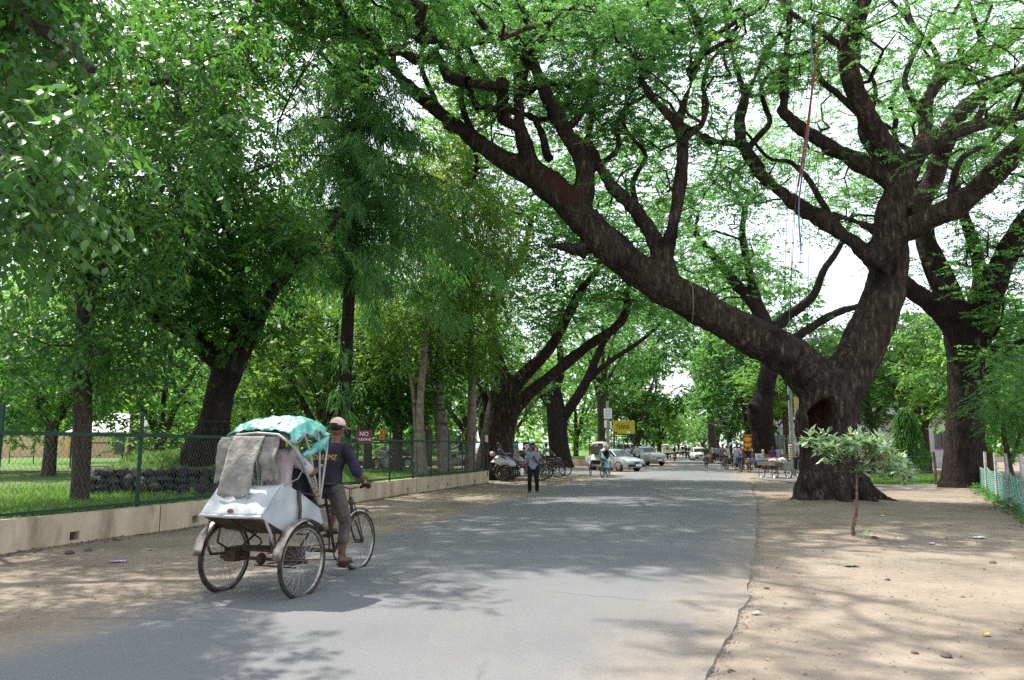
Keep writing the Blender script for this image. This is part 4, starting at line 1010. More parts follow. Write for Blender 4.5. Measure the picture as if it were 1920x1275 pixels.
def plinth(name, label, poly, h, th, holes=()):
    t = MB(); pts = along(poly, .6)
    S = [0.0]
    for a, b in zip(pts[:-1], pts[1:]): S.append(S[-1] + (b-a).length)
    hs = []
    for px in holes:
        p = at_px(poly, px, .15)
        if p is None: continue
        k = min(range(len(pts)-1), key=lambda i: ((pts[i]+pts[i+1])/2 - p).length)
        hs.append(S[k] + (p - pts[k]).length)
    cuts = sorted(S + [x - .085 for x in hs] + [x + .085 for x in hs])
    def at(s):
        i = max(0, min(len(S)-2, int(np.searchsorted(S, s)) - 1)); return pts[i].lerp(pts[i+1], (s-S[i])/(S[i+1]-S[i]))
    def nrml(s):
        a, b = at(max(0, s-.5)), at(min(S[-1], s+.5)); d = (b-a).normalized(); return Vector((-d.y, d.x, 0))       # towards the park
    zs = [-.1, .07, .20, h]
    for c0, c1 in zip(cuts[:-1], cuts[1:]):
        if c1 - c0 < 1e-4: continue
        a, b = at(c0), at(c1); na, nb = nrml(c0), nrml(c1); mid = (c0+c1)/2
        hole = any(abs(mid - x) < .084 for x in hs)
        for r in range(3):
            za, zb = zs[r], zs[r+1]
            A = [a+Vector((0,0,za)), b+Vector((0,0,za)), b+Vector((0,0,zb)), a+Vector((0,0,zb))]
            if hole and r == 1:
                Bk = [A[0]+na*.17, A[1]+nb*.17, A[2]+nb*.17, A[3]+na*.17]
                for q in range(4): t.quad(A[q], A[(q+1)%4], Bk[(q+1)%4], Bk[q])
                t.mi = 1; t.quad(*Bk); t.mi = 0  # back of the hole painted as dark as its shade
            else: t.quad(*A)
        w = .012*noise.noise((c0*2, 1, 1)) ; w2 = .012*noise.noise((c1*2, 1, 1))
        t.quad(a+Vector((0,0,h)), b+Vector((0,0,h)), b+nb*th+Vector((0,0,h+w2)), a+na*th+Vector((0,0,h+w)))
        t.quad(a+na*th+Vector((0,0,h+w)), b+nb*th+Vector((0,0,h+w2)), b+nb*th, a+na*th)
    for s in (0, S[-1]):
        p, q = at(s), nrml(s); t.quad(p, p+q*th, p+q*th+Vector((0,0,h)), p+Vector((0,0,h)))
    return tag(part(name, t, [M_PLASTER, M_SHADE_JOINT], None, False), label, 'wall')
plinth('plinth_wall', 'long low peach plaster wall with square drain holes under the green fence', WL, .47, .22, (140, 366, 765, 803, 839, 890))
WL2 = [WL[-1] + Vector((.10,.12,0)), Vector((-4.5, 35.6, 0)), Vector((-22, 39.5, 0))]
PW = [o for o in C.objects if o.name == 'plinth_wall'][0]
for px in (300, 781, 858):
    q = at_px(WL, px, .25); k = min(range(len(WL)-1), key=lambda i: (WL[i].lerp(WL[i+1],.5)-q).length); dq = (WL[k+1]-WL[k]).normalized()
    part('joint', MB().box((q.x + dq.y*.001, q.y - dq.x*.001, .235), (.012,.008,.46), Matrix.Rotation(math.atan2(dq.y, dq.x), 3, 'Z')), M_SHADE_JOINT, PW, False)
plinth('plinth_wall', 'low peach wall turning the corner behind the parked rickshaws', WL2, .50, .22)
WF = [Vector((-26, 66, 0)), Vector((6.2, 62, 0)), Vector((9.6, 74, 0)), Vector((16.5, 98, 0))]
plinth('plinth_wall', 'far low plaster wall across the side street behind the pointing man', WF, .55, .25)
def chain_fence(label, poly, posts, z0, z1, inset, wire, dia=.09, wr=.0040, ptop=None, barbed=True, heavy=.05):
    t = thing('chain_link_fence', label, 'fence', (poly[0].x, poly[0].y, 0)); o = Vector((poly[0].x, poly[0].y, 0))
    pts = [p for p in posts]
    def off(a, b): d = (b-a).normalized(); return Vector((-d.y, d.x, 0)) * inset
    pm = {}
    for i, p in enumerate(pts):
        a, b = (pts[i], pts[i+1]) if i < len(pts)-1 else (pts[i-1], pts[i]); f = off(a, b); q = p + f - o
        h = (ptop or z1 + .42)
        mb = MB().box(q + Vector((0,0,(z0-.25+h)/2)), (heavy, heavy, h - z0 + .25))
        part('post', mb, M_GREENP, t, False)
        if i == len(pts)-1: break
        q2 = b + f - o; L = (q2-q).length; d = (q2-q)/L
        rot = Matrix((d, Vector((-d.y, d.x, 0)), Vector((0,0,1)))).transposed()
        for z, s in ((z1, .060), (z0+.02, .045)):
            part('rail', MB().box((q+q2)/2 + Vector((0,0,z)) - Vector((-d.y, d.x, 0))*(.03+heavy/2-.01), (L*1.0, s*.8, s), rot), M_RAIL, t, False)
        V, I = [], []; base = 0
        nz = int((z1-z0)/dia); nw = int(L/dia)
        w = MB()
        for k in range(nw+1):
            path = []
            for j in range(nz+1):
                u = (k + (.5 if (j % 2) else -.5)*1.0) * dia + noise.noise((k*.7, j*.3, i))*.006
                u = min(max(u, 0), L)
                path.append(q + d*u + Vector((-d.y, d.x, 0))*((.004 if j % 2 else -.004)) + Vector((0,0,z0 + (z1-z0)*j/nz)))
            w.tube(path, wr, 3, cap=False)
        m = part('wire_mesh', w, wire, t, True, None); m['kind'] = 'stuff'
        if barbed:
            for z in (z1+.18, z1+.34):
                bw = MB(); sag = [q.lerp(q2, k/6) + Vector((0,0,z - .03*math.sin(math.pi*k/6))) for k in range(7)]
                bw.tube(sag, .003, 3, cap=False)
                for k in range(int(L/.22)):
                    c = q.lerp(q2, (k+.5)/int(L/.22)) + Vector((0,0,z - .03*math.sin(math.pi*(k+.5)/int(L/.22))))
                    bw.tube([c + Vector((rnd.uniform(-.02,.02),0,-.025)), c + Vector((rnd.uniform(-.02,.02),0,.025))], .0022, 3, cap=False)
                part('barbed_wire', bw, M_WIRE2, t, True, None)
    return t
P1 = [WL[0], Vector((-8.2, 9.6, 0))] + [at_px(WL, px, 1.0) for px in (4, 270, 478, 596, 677, 737, 780, 814, 846, 872, 893)] + [WL[-1]]
chain_fence('green chain-link fence with barbed wire standing on the long peach wall', WL, P1, .52, 1.70, .11, M_WIRE)
chain_fence('short return of green chain-link fence behind the parked rickshaws', WL2, along(WL2, 2.6), .52, 1.70, .11, M_WIRE2, dia=.12, barbed=False)
chain_fence('far green fence across the side street behind the pointing man', WF, along(WF, 3.2), .57, 1.85, .12, M_WIRE2, dia=.2, wr=.006, barbed=False, heavy=.07)
# lawn
def mound(x, y):
    fx = 1/(1+math.exp(-(x+9.5)*5)) * 1/(1+math.exp((x+6.1 - .25*(y-17.4))*5)); fy = 1/(1+math.exp(-(y-17.42)*14)); back = 1/(1+math.exp((y-24)*.9))
    up = min(1.0, max(0.0, (y-17.4)/1.6))
    return fx*fy*back*(.50 + .40*up*up*(3-2*up))
def lawn_z(x, y): return LZ + noise.noise((x*.6, y*.6, 2))*.05 + noise.noise((x*2.4, y*2.4, 7))*.02 + mound(x, y)
ys = np.concatenate([np.arange(5.6, 16.6, .3), np.arange(16.6, 20, .12), np.arange(20, 40.3, .45)])
rows = []
wx = [p.x for p in WL + WL2[1:2]]; wy = [p.y for p in WL + WL2[1:2]]
for y in ys:
    if y <= WL[-1].y: xr = np.interp(y, wy[:-1], wx[:-1]) - .16
    else: xr = np.interp(y, [WL2[0].y, WL2[1].y, WL2[2].y], [WL2[0].x, WL2[1].x, WL2[2].x]) - .5
    us = np.concatenate([np.linspace(0, 9, 46), [10,11.5,13,16,20,26,34,48,70]])
    rows.append([(xr - u, y, lawn_z(xr-u, y)) for u in us])
struct(part('lawn', MB().grid(rows), M_GRASS, None, True, None))
mb = MB().grid([[(x, y, .40 + .05*noise.noise((x*.3,y*.3,1))) for x in np.linspace(-90, np.interp(y,[60,62,74,98,140,240],[6.0,6.3,9.4,16.3,27,56])-.3, 26)] for y in np.concatenate([np.linspace(62.6,100,20),[115,140,180,240]])])
struct(part('far_lawn', mb, grass_mat('sunny grass', (.13,.15,.05), (.10,.18,.04), (.13,.22,.05)), None, True, None))
mb = MB().grid([[(x, y, .41 + .03*noise.noise((x*.3,y*.3,5))) for x in np.linspace(-80, -16 - (y-40)*.2, 22)] for y in np.linspace(40.5, 130, 26)])
struct(part('park_ground', mb, grass_mat('sunny grass', (.12,.13,.05), (.08,.16,.035), (.11,.20,.045), .2), None, True, None))
def tufts(name, n, fx, hmin, hmax, w, per=4, cat='grass', label=None):
    V = []; T = []
    for _ in range(n):
        x, y, z = fx(); th = rnd.gauss(.5, .2)
        for k in range(per):
            a = rnd.random()*6.28; h = rnd.uniform(hmin, hmax); l = h*rnd.uniform(.2,.8); c, s = math.cos(a), math.sin(a)
            px, py = x + rnd.gauss(0,.04), y + rnd.gauss(0,.04)
            V += [(px - s*w/2, py + c*w/2, z-.01), (px + s*w/2, py - c*w/2, z-.01), (px + c*l, py + s*l, z + h)]; T.append(min(1, max(0, th + rnd.gauss(0,.12))))
    me = npmesh(name, np.array(V), np.full(len(T), 3), np.arange(len(V)), T)
    return tag(link(name, me, M_BLADE), label, cat, kind='stuff')
def lawnpt():
    while True:
        y = rnd.uniform(9, 36); x = np.interp(y, wy[:-1], wx[:-1]) - .2 - abs(rnd.gauss(0, 4.0))
        if noise.noise((x*.45, y*.45, 3.3)) + rnd.gauss(0,.12) > -.05 and x > -16: return x, y, lawn_z(x, y)
tufts('grass', 15000, lawnpt, .05, .17, .022, label='short patchy grass of the fenced park')
def weedpt():
    y = rnd.uniform(9.5, 20); x = np.interp(y, wy[:-1], wx[:-1]) - .25 - abs(rnd.gauss(0, .6)); return x, y, lawn_z(x, y)
wd = np.array([weedpt() for _ in range(150)]); wd[:, 2] += .08
o = leafobj('ground_cover', [sprays(wd, np.full(150, .14), 4, 6, .12, .07, .045, flat=.5, hang=.1, tri=False)], M_LIGHT, None); tag(o, 'low leafy weeds along the inside of the chain-link fence', 'weeds', kind='stuff')
# rubble edge of the mound
rw = thing('rubble_wall', 'dark dry-stone rubble wall holding the grassy mound behind the fence', 'wall', (-7.6, 17.3, LZ))
SM = []
for k in range(7):
    mb = MB().ell((0,0,0), (1,1,1), n=9, m=6); rs = [Vector(p) for p in mb.v]
    mb.v = [tuple(p * (1 + .55*noise.noise((p.x*1.1+k*7, p.y*1.1, p.z*1.1)))) for p in rs]
    me = mesh_of(mb, 'stone', True, 28); me.materials.append(M_STONE); SM.append(me)
for row in range(4):
    x = -1.85 + rnd.random()*.2
    while x < 1.75:
        w = rnd.uniform(.11,.20)
        o = bpy.data.objects.new('stone', rnd.choice(SM)); C.objects.link(o); o.parent = rw
        o.location = (x + w, rnd.uniform(-.07,.06) + row*.05, .05 + row*.155 + rnd.uniform(-.03,.03)); o.scale = (w*1.05, rnd.uniform(.13,.2), rnd.uniform(.085,.13))
        o.rotation_euler = (rnd.uniform(-.3,.3), rnd.uniform(-.25,.25), rnd.uniform(-.4,.4)); x += w*1.75
for k in range(16):
    o = bpy.data.objects.new('stone', rnd.choice(SM)); C.objects.link(o); o.parent = rw
    o.location = (-1.92 + rnd.uniform(-.1,.15), .15 + k*.11, .06 + (k % 4)*.14); o.scale = (.15,.17,.11); o.rotation_euler = (0,0,rnd.uniform(0,3))
# ------------------------------------------------------------------ houses, poles, signs
M_WHITE = mat('white paint', (.62,.62,.60), .7, col2=(.74,.74,.72), scale=1.2, bump=.1, bscale=20)
M_CREAM = mat('beige wash', (.50,.34,.20), .85, col2=(.60,.42,.26), scale=1.5)
M_GLASSD = mat('dark window glass', (.02,.025,.03), .12, spec=.6)
M_ROOFP = mat('pale sheet roof', (.36,.37,.40), .6, col2=(.50,.51,.54), scale=3)
M_WOODG = mat('weathered wood', (.10,.08,.06), .9, col2=(.19,.155,.12), scale=9, bump=.5, bscale=30, stretch=(1,1,.2))
M_BLACK = mat('black paint', (.012,.012,.013), .5)
M_STEEL = mat('dull steel', (.30,.30,.31), .45, metal=.7)
M_RUST = mat('rusty steel', (.13,.05,.025), .85, col2=(.22,.10,.05), scale=10)
def house(name, label, px0, px1, d, z0, zt, depth, wallm, roofm, wins=(), roof='gable', over=.5, rise=1.6, floors=()):
    a, b = P(px0, 838, d), P(px1, 838, d); w = (b.x-a.x); t = thing(name, label, 'building', ((a.x+b.x)/2, d, 0))
    mb = MB().box((0, depth/2, (z0+zt)/2), (w, depth, zt-z0)); part('wall', mb, wallm, t, False)
    for (x, z, ww, hh) in wins:
        fr = MB()
        for (cx, cz, sx, sz) in ((x-ww/2, z, .08, hh), (x+ww/2, z, .08, hh), (x, z+hh/2, ww+.08, .08), (x, z-hh/2, ww+.16, .10), (x, z, .05, hh-.08)):
            fr.box((cx, -.03, cz), (sx, .10, sz))
        f = part('window', fr, M_WOODG, t, False); part('pane', MB().box((x, -.012, z), (ww-.06, .02, hh-.06)), M_GLASSD, f, False)
    if roof == 'gable':
        rf = MB()
        for s in (0, 1):
            y0, y1 = (-over, depth/2) if s == 0 else (depth+over, depth/2)
            n = int(w/.5)
            rows = [[(-w/2-over + (w+2*over)*k/n, y, z + (.03 if k % 2 else 0)) for k in range(n+1)] for (y, z) in ((y0, zt - .15), (y1, zt + rise))]
            rf.grid(rows)
        part('roof', rf, roofm, t, False, solid=.06)
        gb = MB()
        for x in (-w/2+.05, w/2-.05): gb.prism([(0.02, zt-.02), (depth-.02, zt-.02), (depth/2, zt + rise - .1)], x-.05, x+.05)
        part('gable', gb, wallm, t, False)
    else:
        part('roof', MB().box((0, depth/2, zt+.12), (w+2*over, depth+2*over, .22)), roofm, t, False)
        part('parapet', MB().box((0, -over+.1, zt+.48), (w+2*over, .14, .5)), wallm, t, False)
    for z in floors: part('ledge', MB().box((0, -.3, z), (w+.4, .6, .12)), wallm, t, False)
    return t
tag(part('boundary_wall', MB().box((P(-90,838,82).x, 82, 1.55), (P(130,838,82).x-P(-310,838,82).x, .3, 2.3)), M_CREAM, None, False), 'long beige boundary wall far back in the left park', 'wall')
house('house', 'beige house with a pale sheet roof far back in the left park', 135, 262, 80, .4, 3.1, 7, M_CREAM, M_ROOFP, [(-2,1.9,1.0,1.1),(1.4,1.7,.9,1.7)], rise=1.9)
house('house', 'white two-storey house half hidden behind the street stalls', 1436, 1545, 84, 0, 7.0, 7, M_WHITE, M_CONC, [(-1.6,5.4,1.1,1.3),(1.2,5.4,1.1,1.3),(-1.6,2.0,1.1,1.3),(1.4,2.0,1.1,1.3)], roof='flat', over=.3, floors=(3.6,))
house('house', 'grey-white bungalow behind the small asoka tree', 1592, 1800, 58, 0, 3.6, 7, mat('grey wash', (.36,.36,.34), .9, col2=(.48,.48,.46), scale=.9), M_CONC, [(-2.7,2.0,1.1,1.2),(.2,2.0,1.1,1.2),(2.8,2.0,1.0,1.2)], roof='flat', over=.5)
tag(part('boundary_wall', MB().box((P(1560,838,53).x, 53, .5), (9.5, .25, 1.0)), mat('reddish wash', (.25,.12,.09), .9, col2=(.34,.18,.14), scale=2), None, False), 'low reddish boundary wall behind the street stalls', 'wall')
# picket-like iron railing on it
rt = thing('railing', 'grey-green upright railing behind the swollen tree trunk', 'fence', (P(1440,838,57).x, 57, 0))
for k in range(16): part('bar', MB().box((k*.30, 0, 1.25), (.07, .05, 2.2)), mat('pale green paint', (.20,.27,.22), .7) if k == 0 else bpy.data.materials['pale green paint'], rt, False)
for z in (.5, 2.1): part('rail', MB().box((2.25, .05, z), (4.7, .04, .06)), bpy.data.materials['pale green paint'], rt, False)
# poles
def pole(name, label, px, pyb, pyt, r0, m, arms=()):
    g = G(px, pyb); top = P(px, pyt, g.y).z; t = thing(name, label, 'pole', (g.x, g.y, 0))
    part('shaft', MB().tube([(0,0,-.2),(0,0,top*.5),(0,0,top)], [r0, r0*.85, r0*.7], 10), m, t)
    for z, L in arms:
        ar = part('crossarm', MB().box((0, -.08, top - z), (L, .08, .09)), m, t, False)
        for k in (-1, -.5, .5, 1): part('insulator', MB().cyl((k*L*.47, -.08, top-z+.04), (k*L*.47, -.08, top-z+.2), .045, .03, 8), M_WHITE, ar)
    return t, top
pt1, top1 = pole('electric_pole', 'rusty red-brown electric pole by the white vans', 1213, 866, 722, .085, M_RUST, [(.35, 1.7), (1.15, 1.1)])
part('notice', MB().box((-.28, -.1, 2.6), (.35, .03, .9)), M_WHITE, pt1, False)
pt2, top2 = pole('electric_pole', 'grey concrete electric pole behind the nearest street cart', 1488, 892, 640, .12, M_CONC, [(.3, 1.5)])
part('meter_box', MB().box((-.2, -.14, 4.1), (.22, .16, .3)), M_BLACK, pt2, False, bevel=.02)
pt3, top3 = pole('notice_pole', 'grey pole carrying white notices beside the yellow sign', 1141, 880, 752, .13, M_CONC)
for (z, w, h) in ((3.75, .55, .68), (3.05, .16, .5), (3.02, .14, .46)):
    x = 0 if w > .3 else (-.18 if z > 3.03 else .18)
    nb = part('notice', MB().box((x, -.16, z), (w, .03, h)), M_WHITE, pt3, False)
    if w > .3:
        for k in range(5): part('line', MB().box((0, -.178, z + .22 - k*.10), (.4 - .05*(k % 2), .006, .035)), mat('grey print', (.32,.30,.34), .8) if k == 0 else bpy.data.materials['grey print'], nb, False)
# wires between the poles
A, B = Vector((pt1.location.x, pt1.location.y, 0)), Vector((pt2.location.x, pt2.location.y, 0))
for k in range(4):
    mb = MB(); s = (-1,-.5,.5,1)[k]
    a = A + Vector((s*.8, -.08, top1-.15)); b = B + Vector((s*.7, -.08, top2-.1))
    mb.tube([a.lerp(b, t/14) + Vector((0,0,-.5*math.sin(math.pi*t/14))) for t in range(15)], .013, 4)
    mb.tube([b.lerp(b + Vector((14, -26, 1.0)), t/10) + Vector((0,0,-.5*math.sin(math.pi*t/10))) for t in range(11)], .011, 4)
    tag(part('electric_wire', mb, M_BLACK, None, True, None), ('leftmost','second','third','rightmost')[k] + ' thin electric wire strung from the rusty pole to the concrete pole', 'wire', 'electric wires over the stalls')
for k in range(5):
    a = P(1330, 758 + k*9, 86); b = P(1420, 762 + k*9, 70)
    tag(part('electric_wire', MB().tube([a.lerp(b, t/8) + Vector((0,0,-.2*math.sin(math.pi*t/8))) for t in range(9)], .016, 4), M_CONC, None, True, None), ('topmost','second','middle','fourth','lowest')[k] + ' pale level wire crossing before the far roadside trees', 'wire', 'level wires by the far trees')
M_CORD = mat('dark cord', (.012,.010,.009), 1.0, spec=0)
# cables hanging through the big tree
def cable(label, pl, r, m, cat='cable'):
    pts = [P(*p) for p in pl]; A_ = np.array([(p.x,p.y,p.z,r) for p in pts]); B_ = smoothpath(A_, .3)
    return tag(part('hanging_cable', MB().tube([q[:3] for q in B_], r, 7), m, None, True, None), label, cat)
cable('orange-red rope hanging from the canopy across the low bough', [(1548,-60,20),(1542,20,20.3),(1526,150,20.8),(1510,270,21.2),(1497,340,21.6),(1491,385,22.2)], .016, mat('red rope', (.36,.06,.035), .9))
cable('thin grey tail of the red rope hanging below the bough', [(1491,385,22.2),(1487,470,21.6),(1482,560,21),(1478,632,20.8)], .010, M_WOODG, 'cord')
cable('thick red cloth band wound down the orange-red rope', [(1549,-40,19.9),(1540,40,20.1),(1524,160,20.6),(1509,270,21.0),(1496,350,21.5)], .030, bpy.data.materials['red rope'])
cable('pale blue rope hanging beside the red rope', [(1518,30,20.4),(1521,80,20.5),(1523,150,20.8),(1514,260,21.2),(1498,380,22.4),(1502,470,21.6)], .024, mat('blue rope', (.15,.26,.36), .8))
for k, (x0, x1, lab) in enumerate(((1500,1476,'thin dark cord left of the blue rope'),(1560,1505,'thin dark cord right of the red rope'),(1532,1488,'thin dark cord between the ropes, reaching lowest'),(1572,1520,'thin dark cord farthest from the red rope'))):
    cable(lab, [(x0,-40,20.5),((x0+x1)/2,200,21),(x1,400,21.8),(x1-6,560 + 20*k,21.4)], .008, M_CORD, 'cord')
cable('pale vine looped over the thick left limb', [(1290,520,20.3),(1299,540,20.1),(1300,575,20.2),(1298,606,20.4)], .012, M_PALE, 'vine')
# signs
def text(name, s, size, loc, rot, m, parent, ext=.004, shear=0.0, align='CENTER'):
    cu = bpy.data.curves.new(name, 'FONT'); cu.body = s; cu.size = size; cu.align_x = align; cu.align_y = 'CENTER'; cu.extrude = ext; cu.shear = shear
    cu.resolution_u = 3
    o = bpy.data.objects.new('tmp', cu); C.objects.link(o)
    dg = bpy.context.evaluated_depsgraph_get(); dg.update()
    me = bpy.data.meshes.new_from_object(o.evaluated_get(dg)); bpy.data.objects.remove(o); me.materials.clear(); me.materials.append(m)
    o = link(name, me, m, parent); o.location = loc; o.rotation_euler = rot
    return o
p = at_px(WL, 680, 1.6); d = (WL[5]-WL[4]).normalized(); rz = math.atan2(d.y, d.x) - .9
M_MAROON = mat('maroon enamel', (.10,.018,.016), .5, col2=(.14,.03,.025), scale=4); M_LET = mat('white lettering', (.78,.76,.74), .6)
sg_ = thing('no_parking_sign', 'maroon sign with white letters NO PARKING wired to the fence', 'sign', (p.x + .05, p.y - .12, 1.78), rz)
part('board', MB().box((0,0,0), (.48,.02,.37)), M_MAROON, sg_, False)
text('lettering', 'NO', .165, (0,-.012,.075), (math.pi/2,0,0), M_LET, sg_); text('lettering', 'PARKING', .10, (0,-.012,-.075), (math.pi/2,0,0), M_LET, sg_)
for x, lab in ((717, 'small orange sign hanging on the fence right of the no-parking sign'), (913, 'small pink and white sign at the far corner post of the fence')):
    p = at_px(WL, x, 1.6) or WL[-1]; t = thing('fence_sign', lab, 'sign', (p.x, p.y - .1, 1.86 if x < 800 else 1.85), rz)
    part('board', MB().box((0,0,0), (.15,.015,.30)), mat('orange board', (.48,.12,.04), .6) if x < 800 else mat('pink board', (.62,.32,.30), .6), t, False)
    for k in range(3): part('mark', MB().box((0,-.011,.085-.085*k), (.075,.006,.032)), M_MAROON if x < 800 else M_LET, t, False)
g = G(1171, 874); ys_ = thing('shop_sign', 'yellow box sign with black italic lettering on green posts', 'sign', (g.x, g.y, 0), R_(-8))
M_YEL = mat('yellow panel', (.52,.46,.02), .5)
zc = P(1171, 801, g.y).z
part('box', MB().box((0,.45,zc), (1.72,.95,1.06)), M_YEL, ys_, False, bevel=.02)
M_DK = mat('green black steel', (.02,.06,.05), .6)
part('frame', MB().box((0,.45,zc-.57), (1.76,.99,.06)), M_DK, ys_, False)
text('lettering', '!dea', .62, (-.10,-.032,zc+.06), (math.pi/2,0,0), M_BLACK, ys_, .006, .25)
part('sticker', MB().box((-.68,-.033,zc-.42), (.28,.008,.12)), mat('dark red print', (.25,.02,.03), .5), ys_, False)
part('sticker', MB().prism([(0,0),(0,.004),(0,.004)], 0, .001).box((.36,-.033,zc-.40), (.3,.008,.2)), M_LET, ys_, False)
for x in (-.78,.78):
    for y in (.05,.85): part('post', MB().cyl((x,y,0),(x,y,zc-.55), .05, n=8), M_DK, ys_)
ks = thing('kiosk', 'open street kiosk with a dark counter below the yellow sign', 'kiosk', (g.x+.1, g.y+1.4, 0))
part('counter', MB().box((0,0,.55), (1.9,.7,1.1)), mat('blue grey boards', (.10,.14,.15), .8, col2=(.16,.20,.21), scale=6), ks, False, bevel=.02)
part('roof', MB().box((0,0,2.35), (2.2,1.1,.06)), M_DK, ks, False)
for x in (-.9,-.45,.45,.9): part('post', MB().cyl((x,.3,1.1),(x,.3,2.33), .04, n=8), M_STEEL, ks)
for k in range(7): part('jar', MB().cyl((-.8+.26*k,-.2,1.1),(-.8+.26*k,-.2,1.36), .09, .08, 10), mat('jar %d' % k, rnd.choice([(.5,.2,.05),(.2,.3,.4),(.5,.45,.3)]), .3), ks)
g = G(994, 893); sb = thing('striped_board', 'black and white banded signboard behind the man with the phone', 'sign', (g.x, g.y+4, 0), R_(6))
zc = P(994, 841, g.y+4).z
part('board', MB().box((0,0,zc), (.66,.03,.64)), M_WHITE, sb, False)
for s in (-1, 1):
    for k in range(3): part('band', MB().box((s*.27,-.02,zc+.25-k*.25), (.12,.02,.125)), M_BLACK, sb, False)
part('top_band', MB().box((0,-.019,zc+.29), (.42,.018,.06)), M_BLACK, sb, False)
for x in (-.25,.25): part('post', MB().cyl((x,.04,0),(x,.04,zc-.3), .03, n=8), M_STEEL, sb)
# ------------------------------------------------------------------ right: lawn with wire fence, green net fence
mb = MB().grid([[(x, y, .03 + .03*noise.noise((x*.8,y*.8,1))) for x in np.linspace(P(1590,838,y).x, P(1830,838,y).x + (y-30)*.1, 26)] for y in np.linspace(31.6, 42, 22)])
struct(part('garden_lawn', mb, grass_mat('garden grass', (.06,.12,.03), (.08,.17,.035), (.11,.20,.045), 1.5), None, True, None))
def gl():
    y = rnd.uniform(31.7, 41.5); return rnd.uniform(P(1592,838,y).x, P(1828,838,y).x), y, .03
tufts('grass', 3500, gl, .06, .15, .03, per=4, label='bright garden grass around the small asoka')
wf = thing('wire_fence', 'sparse wire fence with dark wooden posts along the garden lawn', 'fence', (G(1600,905).x, 31.3, 0))
o_ = Vector(wf.location)
for px in (1605, 1688, 1747, 1785): 
    q = P(px, 838, 31.4) - o_; part('post', MB().tube([(q.x,0,-.1),(q.x+.02,0,.7),(q.x,0,1.32)], [.06,.055,.05], 8), M_WOODG, wf)
q0, q1 = P(1605,838,31.4) - o_, P(1785,838,31.4) - o_
for z in (.25,.55,.85,1.15): part('wire', MB().tube([(q0.x,0,z),((q0.x+q1.x)/2,0,z-.03),(q1.x,0,z)], .006, 4), M_WIRE, wf)
w = MB()
for k in range(48):
    x = q0.x + (q1.x-q0.x)*k/47; w.tube([(x,.01,.1),(x+.01,.01,1.15)], .003, 3, cap=False)
m = part('wire_mesh', w, M_WIRE, wf, True, None); m['kind'] = 'stuff'
part('post', MB().box((P(1776,838,46).x - o_.x, 46 - o_.y, .8), (.1,.1,1.6)), M_WHITE, wf, False)['label'] = 'white concrete post'
M_NET = mat('green net', (.22,.44,.36), .6); M_PALEP = mat('pale concrete post', (.34,.33,.30), .85, col2=(.46,.45,.42), scale=6)
NF = [G(1836,918), G(1872,942), G(1925,972), G(2050,1040)]
nf = thing('net_fence', 'pale posts strung with sagging green netting along the right edge', 'fence', (NF[0].x, NF[0].y, 0)); o_ = Vector(nf.location)
npts = along(NF, 2.6)
for i, p in enumerate(npts):
    q = p - o_; lean = rnd.uniform(-.04,.04)
    part('post', MB().box((q.x, q.y, .62), (.065,.065,1.45), Matrix.Rotation(lean, 3, 'Y')), M_PALEP, nf, False, bevel=.008)
    if i < len(npts)-1:
        r = npts[i+1] - o_; net = MB(); nx, nz = 30, 14
        top = [.86 - .10*math.sin(math.pi*k/nx) + .02*rnd.random() for k in range(nx+1)]
        def NP(k, j):
            b = q.lerp(r, k/nx); return Vector((b.x, b.y - .06 - .04*math.sin(k*1.1+j*.5), .02 + (top[k]-.02)*j/nz))
        for k in range(nx+1): net.tube([NP(k, j) for j in range(nz+1)], .011, 3, cap=False)
        for j in range(nz+1): net.tube([NP(k, j) for k in range(nx+1)], .012, 3, cap=False)
        part('net', net, M_NET, nf, True, None)['kind'] = 'stuff'
# ------------------------------------------------------------------ people
MC = {}
def cl(col, rough=.85, k=.75, sc=14):
    key = (col, rough)
    if key not in MC:
        MC[key] = mat('cloth', tuple(c*k for c in col), rough, spec=.15, col2=col, scale=sc, bump=.6, bscale=11)
    return MC[key]
M_SKIN = mat('brown skin', (.11,.055,.032), .5, spec=.35, col2=(.15,.078,.046), scale=9)
M_HAIR = mat('black hair', (.010,.009,.009), .55, spec=.3)
M_EYE = mat('eye white', (.6,.6,.58), .3); M_SANDAL = mat('dark sandal', (.03,.02,.016), .7)
V3 = Vector
def ik(a, b, l1, l2, pole):
    d = b - a; L = min(d.length, (l1+l2)*.999); u = d.normalized()
    x = (l1*l1 - l2*l2 + L*L) / (2*L); y = math.sqrt(max(0, l1*l1 - x*x))
    p = V3(pole) - u*V3(pole).dot(u)
    p = p.normalized() if p.length > 1e-6 else u.orthogonal().normalized()
    return a + u*x + p*y, a + u*L
def joints(h, pel, spine, wr, an, head=(0,.12,1), epole=(0,-1,-.4), kpole=(0,1,.2), turn=0.0):
    """h height, pel pelvis, spine direction, wrist and ankle targets (left, right); the figure faces +Y"""
    J = {}; s = V3(spine).normalized(); pel = V3(pel); X = V3((math.cos(turn), math.sin(turn), 0))
    J['pel'] = pel; J['s'] = s; J['h'] = h; J['X'] = X
    nb = pel + s*.30*h; J['neck'] = nb; J['head'] = nb + s*.035*h + V3(head).normalized()*.075*h; J['hd'] = V3(head)
    for i, sg in ((0,-1),(1,1)):
        sh = nb - s*.03*h + X*(sg*.103*h); hp = pel + V3((sg*.052*h,0,0)) - s*.01*h
        el, w = ik(sh, V3(wr[i]), .175*h, .155*h, V3(epole) + V3((sg*.35,0,0)))
        kn, a = ik(hp, V3(an[i]), .25*h, .24*h, V3(kpole) + V3((sg*.12,0,0)))
        J[i] = dict(sh=sh, el=el, wr=w, hp=hp, kn=kn, an=a)
    return J
